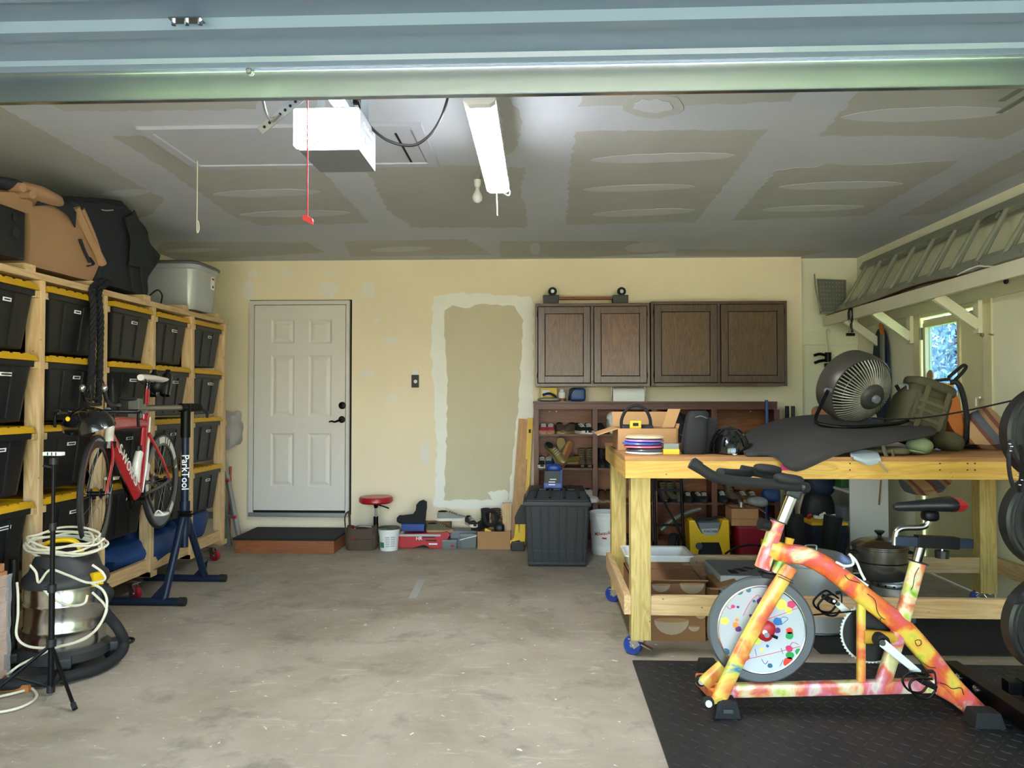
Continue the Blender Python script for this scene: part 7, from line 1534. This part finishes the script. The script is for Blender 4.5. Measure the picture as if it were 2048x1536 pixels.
# seat
rs = []; rs2 = []; M('saddle_red', 'a81420', .4, var=.1)
prof = [(1787,1015,.012,.012),(1795,1014,.020,.022),(1820,1013,.026,.026),(1850,1011,.036,.030),(1880,1009,.064,.036),(1900,1008,.082,.038),(1916,1009,.075,.034),(1924,1010,.05,.022)]
for x, y, w_, h_ in prof: c = S(x, y-2); rs.append([c + Vector((0, math.cos(a_)*w_, math.sin(a_)*(h_ if math.sin(a_) < 0 else h_*.75))) for a_ in (2*PI*j/16 for j in range(16))])
sd = MB().loft(rs).build('saddle', 'black_plastic', sb_, True, world=True)
MB().loft([[p_*1 for p_ in r_] for r_ in [[c + (v-c)*1.03 for v in r_] for c, r_ in ((S(x,y-2), rr_) for (x,y,_,_), rr_ in zip(prof[5:], rs[5:]))]]).build('saddle_tail', 'saddle_red', sd, True, world=True)
MB().sup(S(1860,1031), (.035,.03,.025), None, .6).build('saddle_clamp', 'black_metal', sb_, True, world=True)
MB().tube([S(1856,1030), S(1856,1044), S(1848,1053), S(1830,1055), S(1806,1056), S(1794,1062), S(1791,1075), S(1790,1090)], .0135, 12, 6).build('bent_post', 'chrome', sb_, True, world=True)
MB().bar(S(1788,1081), S(1943,1087), .04, .034, (0,1,0)).build('slider_bar', 'navy_steel', sb_, bevel=.003, world=True); MB().bar(S(1832,1082), S(1914,1086), .052, .046, (0,1,0)).build('slider_sleeve', 'black_metal', sb_, bevel=.003, world=True)
beam([S(1842,1092), S(1833,1126)], (.036,.036), (.036,.036), 'seat_post', 'chrome', e=.35, n=16)
MB().cyl(S(1884,1098), S(1884,1104), .008, n=8).build('slider_screw', 'chrome', sb_, world=True); MB().cyl(S(1884,1101), S(1884,1116), .030, .028, n=10).build('slider_knob', 'black_plastic', sb_, world=True)
# crank set
cc = S(1752, 1274); rg = MB(); Rg = 60*px2m; nt_ = 52; rr0 = []; 
for f_, z in (((1,0)), ((1,1))):
    ring_ = []
    for k in range(nt_*2): a_ = 2*PI*k/(nt_*2); r_ = Rg if k % 2 else Rg-.007; ring_.append(cc + Vector((math.cos(a_)*r_, .055+.005*z, math.sin(a_)*r_)))
    rr0.append(ring_)
rg.loft(rr0); rg.build('chainring', 'white_plastic', sb_, world=True)
MB().lathe([(0,-.052),(Rg-.012,-.052),(Rg-.012,-.046),(0,-.046)], cc, q, 48).build('chain_guard', 'black_plastic', sb_, True, world=True)
MB().cyl(cc + Vector((0,-.1,0)), cc + Vector((0,.12,0)), .02, n=14).build('spindle', 'black_metal', sb_, True, world=True); MB().lathe([(0,0),(.03,0),(.03,.05),(.02,.055),(0,.055)], cc + Vector((0,-.02,0)), q, 18).build('bearing_cup', 'black_rubber', sb_, True, world=True)
def crank(a, b, dy):
    o = beam([S(*a,dy), S(*b,dy)], (.014,.012), (.038,.028), 'crank_arm', 'white_plastic', e=.7); MB().cyl(S(*a,dy-.008), S(*a,dy-.004), .013, n=12).build('crank_bolt', 'black_plastic', o, world=True); return o
crank((1765,1286), (1838,1346), -.10); o = crank((1735,1262), (1674,1206), .10); MB().cyl(S(1676,1208,.09), S(1676,1208,.086), .009, n=10).build('pedal_bolt', 'black_plastic', o, world=True)
for c_, s_ in ((S(1848,1362,-.17), 1), (S(1664,1202,.18), -1)):
    pd = MB().box(c_, (.07,.09,.022), rotm(0,25,0)).build('pedal', 'black_metal', sb_, bevel=.005, world=True)
    MB().cyl(c_, c_ + Vector((-.02,.08*s_,.02)), .006, n=8).build('pedal_spindle', 'steel', pd, world=True)
    for dy in (-.03,.03): MB().tube([c_ + Vector((.02,dy,.02)), c_ + Vector((-.02,dy,.04)) if s_ < 0 else c_ + Vector((-.05,dy,.02)), c_ + Vector((-.075,dy,-.01)), c_ + Vector((-.05,dy,-.05)), c_ + Vector((.0,dy,-.06)), c_ + Vector((.03,dy,-.03))], .005, 6, 5).build('toe_cage', 'black_metal', pd, True, world=True)
    MB().tube([c_ + Vector((.03,-.035,-.03)), c_ + Vector((.035,-.02,.04)), c_ + Vector((.03,.03,.03))], .008, 6, 4, flat=.3).build('toe_strap', 'bag_black', pd, True, world=True)
MB().tube([S(1712,1222,.055), S(1600,1232,.06), S(1540,1240,.06)], .004, 5).build('chain', 'black_metal', sb_, world=True)
# bottle cage
for dy in (-.035,.035): MB().tube([S(1672,1124,dy), S(1690,1132,dy), S(1706,1128,dy), S(1703,1114,dy), S(1698,1108,dy), S(1712,1122,dy), S(1722,1145,dy), S(1730,1160,dy)], .006, 8, 5).build('cage_rail', 'white_plastic', sb_, True, world=True)
MB().tube([S(1690,1132,-.035), S(1685,1140,0), S(1690,1132,.035)], .006, 8, 4).build('cage_rail', 'white_plastic', sb_, True, world=True); MB().bar(S(1672,1130), S(1735,1172), .014, .014).build('cage_base', 'white_plastic', sb_, bevel=.003, world=True)
# inked squiggles on the paint
for path in ([(1690,1150),(1696,1158),(1706,1162),(1720,1166)], [(1735,1188),(1750,1200),(1754,1220),(1760,1232),(1770,1240)], [(1762,1236),(1758,1246)], [(1880,1366),(1893,1370),(1905,1378),(1922,1376),(1928,1390)], [(1822,1180),(1826,1172),(1830,1150),(1838,1135)], [(1845,1325),(1858,1334),(1872,1336)]):
    MB().tube([S(x, y, -.036) for x, y in path], .0016, 5, 4).build('ink_line', 'print_black', sb_, True, world=True)
for y0 in (1150, 1155): MB().tube([S(1556,y0-2,-.07), S(1566,y0+2,-.086), S(1578,y0+8,-.086), S(1586,y0+12,-.07)], .0016, 5, 3).build('ink_line', 'print_black', sb_, True, world=True)
MB().tube([S(1583+2*k%9*0 + 0, 1160) for k in range(2)] if False else [S(1830,1282,-.036), S(1840,1280,-.036), S(1843,1288,-.036), S(1835,1292,-.036)], .0016, 5, 2, closed=True).build('ink_line', 'print_black', sb_, True, world=True)

# ------------------------------------------------------------ weight plates on a tree at the right edge
wy = 3.05; pt = thing('plate_tree', 'black steel weight tree frame at the right edge', 'weight rack', (2.12, 3.3, .012))
b0_, b1_ = G(1900, 1335, .07), G(2090, 1462, .07)
MB().bar(b0_, b1_, .07, .07).build('base_beam', 'black_metal', pt, bevel=.004, world=True)
for px, py in ((1943,1352),(1981,1376)): c_ = G(px, py+4, .07); dv = (b1_-b0_).normalized(); nrm_ = Vector((dv.y,-dv.x,0)); nrm_ = nrm_ if nrm_.dot(Vector((-1,-1,0))) > 0 else -nrm_; o_ = b0_ + dv*((c_-b0_).dot(dv)); MB().lathe([(0,.012),(.014,.01),(.02,.004),(.02,0),(0,0)], o_ + nrm_*.035, basis(nrm_), 14).build('bolt', 'chrome', pt, True, world=True)
MB().bar(G(2010,1372,.07), G(2140,1376,.07), .06, .06).build('cross_beam', 'black_metal', pt, bevel=.004, world=True)
ux = W(2150,0,3.2).x; MB().box2((ux-.035, 3.2, .10), (ux+.035, 3.27, 1.75)).build('upright', 'black_metal', pt, bevel=.004, world=True); MB().box2((ux-.04, 3.0, .035), (ux+.04, 3.6, .105)).build('foot_beam', 'black_metal', pt, bevel=.004, world=True)
for px, py in ((2108,868),(2104,1042),(2112,1252)):
    c_ = W(px, py, wy); MB().cyl((c_.x, wy-.10, c_.z), (ux-.01, 3.2, c_.z), .024, n=14).build('peg', 'black_metal', pt, True, world=True)
c_ = W(2024, 1196, wy-.02); MB().tube([c_ + Vector((-.012,-.02,0)), c_ + Vector((.1,.03,-.01))], .02, 12).build('side_peg', 'black_rubber', pt, True, world=True)
gp = 'black weight plates on the tree'
M('plate_black', '141416', .42, var=.2, scale=12)
for px, py, r_, wy_, lb in ((2108,868,.197,wy,'black weight plate at the top of the weight tree'), (2104,1042,.197,wy+.078,'black weight plate in the middle of the weight tree'), (2112,1252,.197,wy,'black weight plate lowest on the weight tree')):
    c_ = W(px, py, wy_); t = thing('weight_plate', lb, 'weight plate', c_, group=gp)
    MB().lathe([(.03,.035),(.06,.035),(.065,.02),(r_-.06,.018),(r_-.05,.033),(r_-.01,.035),(r_,.027),(r_,-.027),(r_-.01,-.035),(.03,-.035),(.03,.035)], c_, basis((0,-1,0)), 56).build('plate_disc', 'plate_black', t, True, world=True)
    for rr_ in (r_-.025, r_-.07): MB().lathe([(rr_-.004,.034),(rr_,.038),(rr_+.004,.034)], c_, basis((0,-1,0)), 56).build('raised_ring', 'plate_black', t, True, world=True)
t = thing('hanging_straps', 'black webbing straps with shiny buckles hanging on the weight tree', 'straps', W(2030, 990, 2.95))
MB().tube([W(2022,880,2.95), W(2017,910,2.95), W(2020,950,2.95), W(2030,985,2.95)], .014, 6, 4, flat=.4).build('strap', 'bag_black', t, True, world=True); MB().tube([W(2042,890,2.95), W(2046,930,2.95), W(2040,985,2.95)], .018, 6, 4, flat=.4).build('strap', 'bag_black', t, True, world=True)
for px, py in ((2020,888),(2024,893),(2036,950),(2044,960),(2040,970),(2022,902)): MB().sup(W(px, py, 2.935), (.006,.005,.004), None, 1., n=10, k=6).build('buckle', 'chrome', t, True, world=True)

# ------------------------------------------------------------ right wall: shelf, ladder and hung things
M('shelf_paint', 'd6d2b8', .7, var=.12, scale=5)
t = thing('wall_shelf', 'long painted wooden shelf on brackets along the right wall', 'shelf', (2.9, 5.6, 2.1))
MB().box2((2.75, 3.2, 2.18), (XR-.001, 7.40, 2.2)).build('shelf_board', 'shelf_paint', t, world=True); MB().box2((2.73, 3.2, 2.105), (2.75, 7.40, 2.2)).build('front_edge', 'shelf_paint', t, bevel=.002, world=True)
MB().box2((XR-.02, 3.2, 2.09), (XR-.001, 7.40, 2.18)).build('wall_cleat', 'shelf_paint', t, world=True)
for y_ in (6.37, 5.39, 6.95, 4.2): 
    MB().bar((2.77, y_, 2.125), (XR-.03, y_, 1.91), .07, .038, (0,1,0)).build('brace', 'shelf_paint', t, bevel=.003, world=True)
    MB().box2((XR-.04, y_-.02, 1.86), (XR-.001, y_+.045, 2.09)).build('wall_block', 'shelf_paint', t, bevel=.003, world=True)
wood('dark_board', '6b3a22', '48240f', 'Y', 8, .6, False)
MB().sheet([[(2.74,7.36,2.206),(2.74,6.5,2.207),(2.74,5.6,2.235),(2.74,4.9,2.205)], [(3.0,7.36,2.204),(3.0,6.5,2.205),(3.0,5.6,2.225),(3.0,4.9,2.205)]], .006, 4).single('warped_panel', 'dark_board', 'thin warped reddish panel lying on the wall shelf', 'panel')
MB().sheet([[(2.735,5.05,2.215),(2.735,4.85,2.235),(2.735,4.7,2.21)], [(2.85,5.05,2.215),(2.85,4.85,2.23),(2.85,4.7,2.21)]], .006, 4, .006, 20).single('torn_paper', 'paper', 'torn white paper on the wall shelf below the ladder', 'paper')
# extension ladder on its side
t = thing('extension_ladder', 'aluminium extension ladder lying on edge along the wall shelf', 'ladder', (2.9, 5.3, 2.21))
M('alum_green', 'a6a898', .5, .5, var=.12, scale=7)
lo_, hi_ = Vector((2.81,0,2.255)), Vector((3.045,0,2.665)); dv = (hi_-lo_).normalized(); nv = Vector((dv.z,0,-dv.x))
for sec, (y0, y1, off) in enumerate(((3.3, 7.25, 0.), (3.3, 6.95, .045))):
    o_ = nv*off*-1 if False else Vector((off*.6, 0, -off*.0))
    for b_ in (lo_, hi_):
        c = b_ + o_*(1 if sec else 0) + (dv*-.04 if (sec and b_ is hi_) else dv*.04 if sec else dv*0); mb = MB()
        mb.box((c.x, (y0+y1)/2, c.z), (.028,(y1-y0),.075), Matrix((nv, Vector((0,1,0)), dv)).transposed()); mb.build('rail', 'alum_green', t, bevel=.004, world=True)
    y = y1-.12
    while y > y0:
        MB().cyl((lo_.x+o_.x*sec, y, lo_.z), (hi_.x+o_.x*sec*.3, y-.0, hi_.z), .016, n=12).build('rung', 'alum_green', t, True, world=True); y -= .305
MB().box((2.99, 5.1, 2.6), (.05,.16,.03), rotm(0,-50,0)).build('rung_lock', 'alum_dull', t, bevel=.006, world=True)
for k in range(9): MB().cyl((2.79, 7.0-.42*k, 2.262), (2.782, 7.0-.42*k, 2.262), .010, n=8).build('rivet', 'alum', t, True, world=True)
# perforated tray at the far end
t = thing('perforated_tray', 'grey perforated metal tray standing at the far end of the wall shelf', 'tray', W(1660, 625, 7.30))
a, b2, c_, d_ = W(1634,558,7.32), W(1692,560,7.36), W(1692,618,7.30), W(1640,618,7.28)
for v in (c_, d_): v.z = 2.215
MB().sheet([[a, b2], [d_, c_]], .006, 1).build('tray_plate', 'alum_dull', t, world=True)
for u in range(8):
    for v in range(7):
        p = a.lerp(b2, (u+.8)/9).lerp(d_.lerp(c_, (u+.8)/9), (v+.8)/8.5); MB().cyl(p - Vector((0,.004,0)), p - Vector((0,.0075,0)), .006, n=6).build('dimple', 'alum_green', t, world=True)
MB().tube([W(1629,548,7.25), W(1631,575,7.25), W(1638,605,7.22), W(1642,622,7.22)], .014, 8, 4, flat=.35).build('side_rim', 'alum_green', t, True, world=True); MB().tube([d_ + Vector((0,-.02,.005)), c_ + Vector((0,-.02,.005))], .012, 6).build('bottom_rim', 'alum_green', t, world=True)
# grease gun hanging on a hook
t = thing('grease_gun', 'black grease gun hanging from a hook in the recess', 'grease gun', W(1655, 760, 7.4))
MB().tube([W(1662,664,7.44), W(1655,658,7.44), W(1653,666,7.44), W(1656,690,7.44), W(1656,706,7.43)], .006, 6, 4).build('hook', 'shelf_paint', t, True, world=True)
MB().cyl(W(1656,705,7.42), W(1656,724,7.42), .03, n=12).build('head', 'black_metal', t, True, world=True); MB().tube([W(1656,712,7.42), W(1640,708,7.4), W(1628,711,7.4)], .014, 8, 3).build('lever', 'black_metal', t, True, world=True); MB().tube([W(1656,720,7.42), W(1640,722,7.4), W(1629,726,7.4)], .014, 8, 3).build('lever', 'black_metal', t, True, world=True)
MB().cyl(W(1655,726,7.42), W(1660,765,7.42), .032, n=14).build('barrel', 'black_metal', t, True, world=True)
# bottle jack / carabiner hanging under the shelf
t = thing('hanging_clip', 'black twisted clip hanging from the shelf front edge', 'clip', W(1701, 670, 6.6)); hy = XP(1701, 620, 2.72).y
MB().tube([W(1698,640,hy-.02), W(1698,622,hy-.02), W(1703,618,hy-.02), W(1706,630,hy-.02), W(1702,650,hy-.02), W(1705,665,hy-.02)], .011, 8, 6).build('twisted_body', 'black_metal', t, True, world=True); MB().tube([W(1693,669,hy-.02), W(1709,669,hy-.02)], .014, 8).build('foot_bar', 'black_metal', t, True, world=True)
MB().tube([W(1698,640,hy-.02), W(1704,652,hy-.02), W(1698,666,hy-.02)], .009, 8, 4).build('strand', 'alum_dull', t, True, world=True)
# blue board hanging behind the bracket
t = thing('snow_board', 'dark blue rounded board hanging on the right wall under the shelf', 'board', (XR-.06, 6.75, 1.2))
c_ = XP(1755, 690, XR-.07); hw = .15; pts = []
for k in range(24): a_ = 2*PI*k/24; pts.append((math.cos(a_)*hw, math.copysign(abs(math.sin(a_))**.6, math.sin(a_))*.42))
MB().prism(pts, .02, frame((XR-.05, c_.y, 1.62), (0,1,0), (0,0,1))).build('deck', 'navy_bag', t, bevel=.006, world=True); MB().box2((XR-.075, c_.y-.11, 1.45), (XR-.055, c_.y-.06, 2.0)).build('binding_strip', 'alum_dull', t, world=True)
MB().tube([(XR-.07,c_.y-.10,1.98),(XR-.09,c_.y-.12,2.05),(XR-.07,c_.y-.14,2.08)], .02, 6, 3).build('orange_strap', 'carrier_orange', t, True, world=True)
# rod beneath the shelf, small hardware on the right wall
MB().tube([XP(1925,563,XR-.06), XP(1992,561,XR-.08)], .012, 8).single('wall_rod', 'shelf_paint', 'pale rod fixed under the wall shelf', 'rod'); MB().sup(XP(2012,562,XR-.05), (.012,.018,.02), None, .8).single('coat_hook', 'black_plastic', 'small black hook on the wall below the shelf', 'hook', smooth=True)
t = thing('wall_hook', 'small round hook plate on the right wall', 'hook', XP(1970, 670, XR)); MB().lathe([(0,0),(.03,0),(.03,.006),(.012,.01),(.01,.03),(0,.03)], XP(1970,670,XR), basis((-1,0,0)), 14).build('rose', 'alum_dull', t, True, world=True); MB().tube([XP(1978,668,XR-.01), XP(1987,670,XR-.02)], .005, 6).build('pin', 'alum_dull', t, world=True)
MB().tube([XP(1952,812,XR-.01), XP(1952,796,XR-.02), XP(1960,795,XR-.025)], .007, 6).single('wall_staple', 'white_plastic', 'bent white hook on the wall above the striped cloth', 'hook')
for i, (px, lb) in enumerate(((1533,'blue and silver pole leaning at the right end of the shelf case'), (1574,'thin black blade leaning right of the shelf case'), (1586,'short black bar leaning beside the recess corner'))):
    yy = 7.0 if i == 0 else 7.3; top = W(px, (800, 812, 812)[i], yy); MB().tube([Vector((top.x-.02, yy-.02, 0)), top - Vector((0,0,.22 if i == 0 else .1)), top], .016 if i == 0 else .018, 8).single(('pole','blade','bar')[i], ('blue_case_mat','black_metal','black_plastic')[i], lb, ('pole','blade','bar')[i], smooth=True)

# ------------------------------------------------------------ trees outside
m_, n_, b_, N_, L_ = newmat('leaf'); b_.inputs['Base Color'].default_value = lin('7d93a0'); b_.inputs['Roughness'].default_value = .6
m_, n_, b_, N_, L_ = newmat('leaf_green'); b_.inputs['Base Color'].default_value = lin('a8c77c'); b_.inputs['Roughness'].default_value = .6
M('bark', '5a4a3a', .9, var=.3)
def tree(loc, h, r, label, seed, zc=.62, zr=.42, leaf='leaf_green', n=3200, ls=(.09,.2)):
    rnd = random.Random(seed); t = thing('garden_tree', label, 'tree', loc, group='trees outside the garage'); L = Vector(loc)
    MB().tube([L, L + Vector((.1,0,h*.4)), L + Vector((0,.1,h*.75))], (.16,.06), 8, 3).build('trunk', 'bark', t, True, world=True)
    mb = MB()
    for k in range(n):
        v = Vector((rnd.gauss(0,1), rnd.gauss(0,1), rnd.gauss(0,1))).normalized()*(rnd.random()**.45); p = L + Vector((v.x*r, v.y*r, h*zc + v.z*h*zr)); s = rnd.uniform(*ls); q_ = Euler((rnd.uniform(0,6),rnd.uniform(0,6),rnd.uniform(0,6))).to_matrix()
        mb.face(mb.ring([p + q_ @ Vector(w_) for w_ in ((-s,0,0),(0,-s*.5,0),(s,0,0),(0,s*.5,0))]))
    o = mb.build('foliage', leaf, t, world=True); o['kind'] = 'stuff'
tree((6.6, 12.2, -.15), 4.2, 1.5, 'leafy tree seen through the side door window', 1, .52, .48, 'leaf', 9000, (.035,.075))
tree((8.4, 15.2, -.15), 5.0, 2.0, 'farther leafy tree seen through the side door window', 2, .52, .48, 'leaf', 9000, (.04,.09))
for i, (x, y, h, r) in enumerate(((-9.5,-9.,8.,2.8), (-6.,-15.5,9.,3.), (-16.,-9.5,9.,3.2), (9.6,-9.5,8.,2.6))): tree((x, y, -.15), h, r, ('broad tree across the drive, mirrored green in the door strut', 'tall tree at the end of the drive, mirrored in the door strut', 'far tree left of the drive, mirrored in the door strut', 'tree right of the drive, mirrored at the right end of the strut')[i], 10+i)
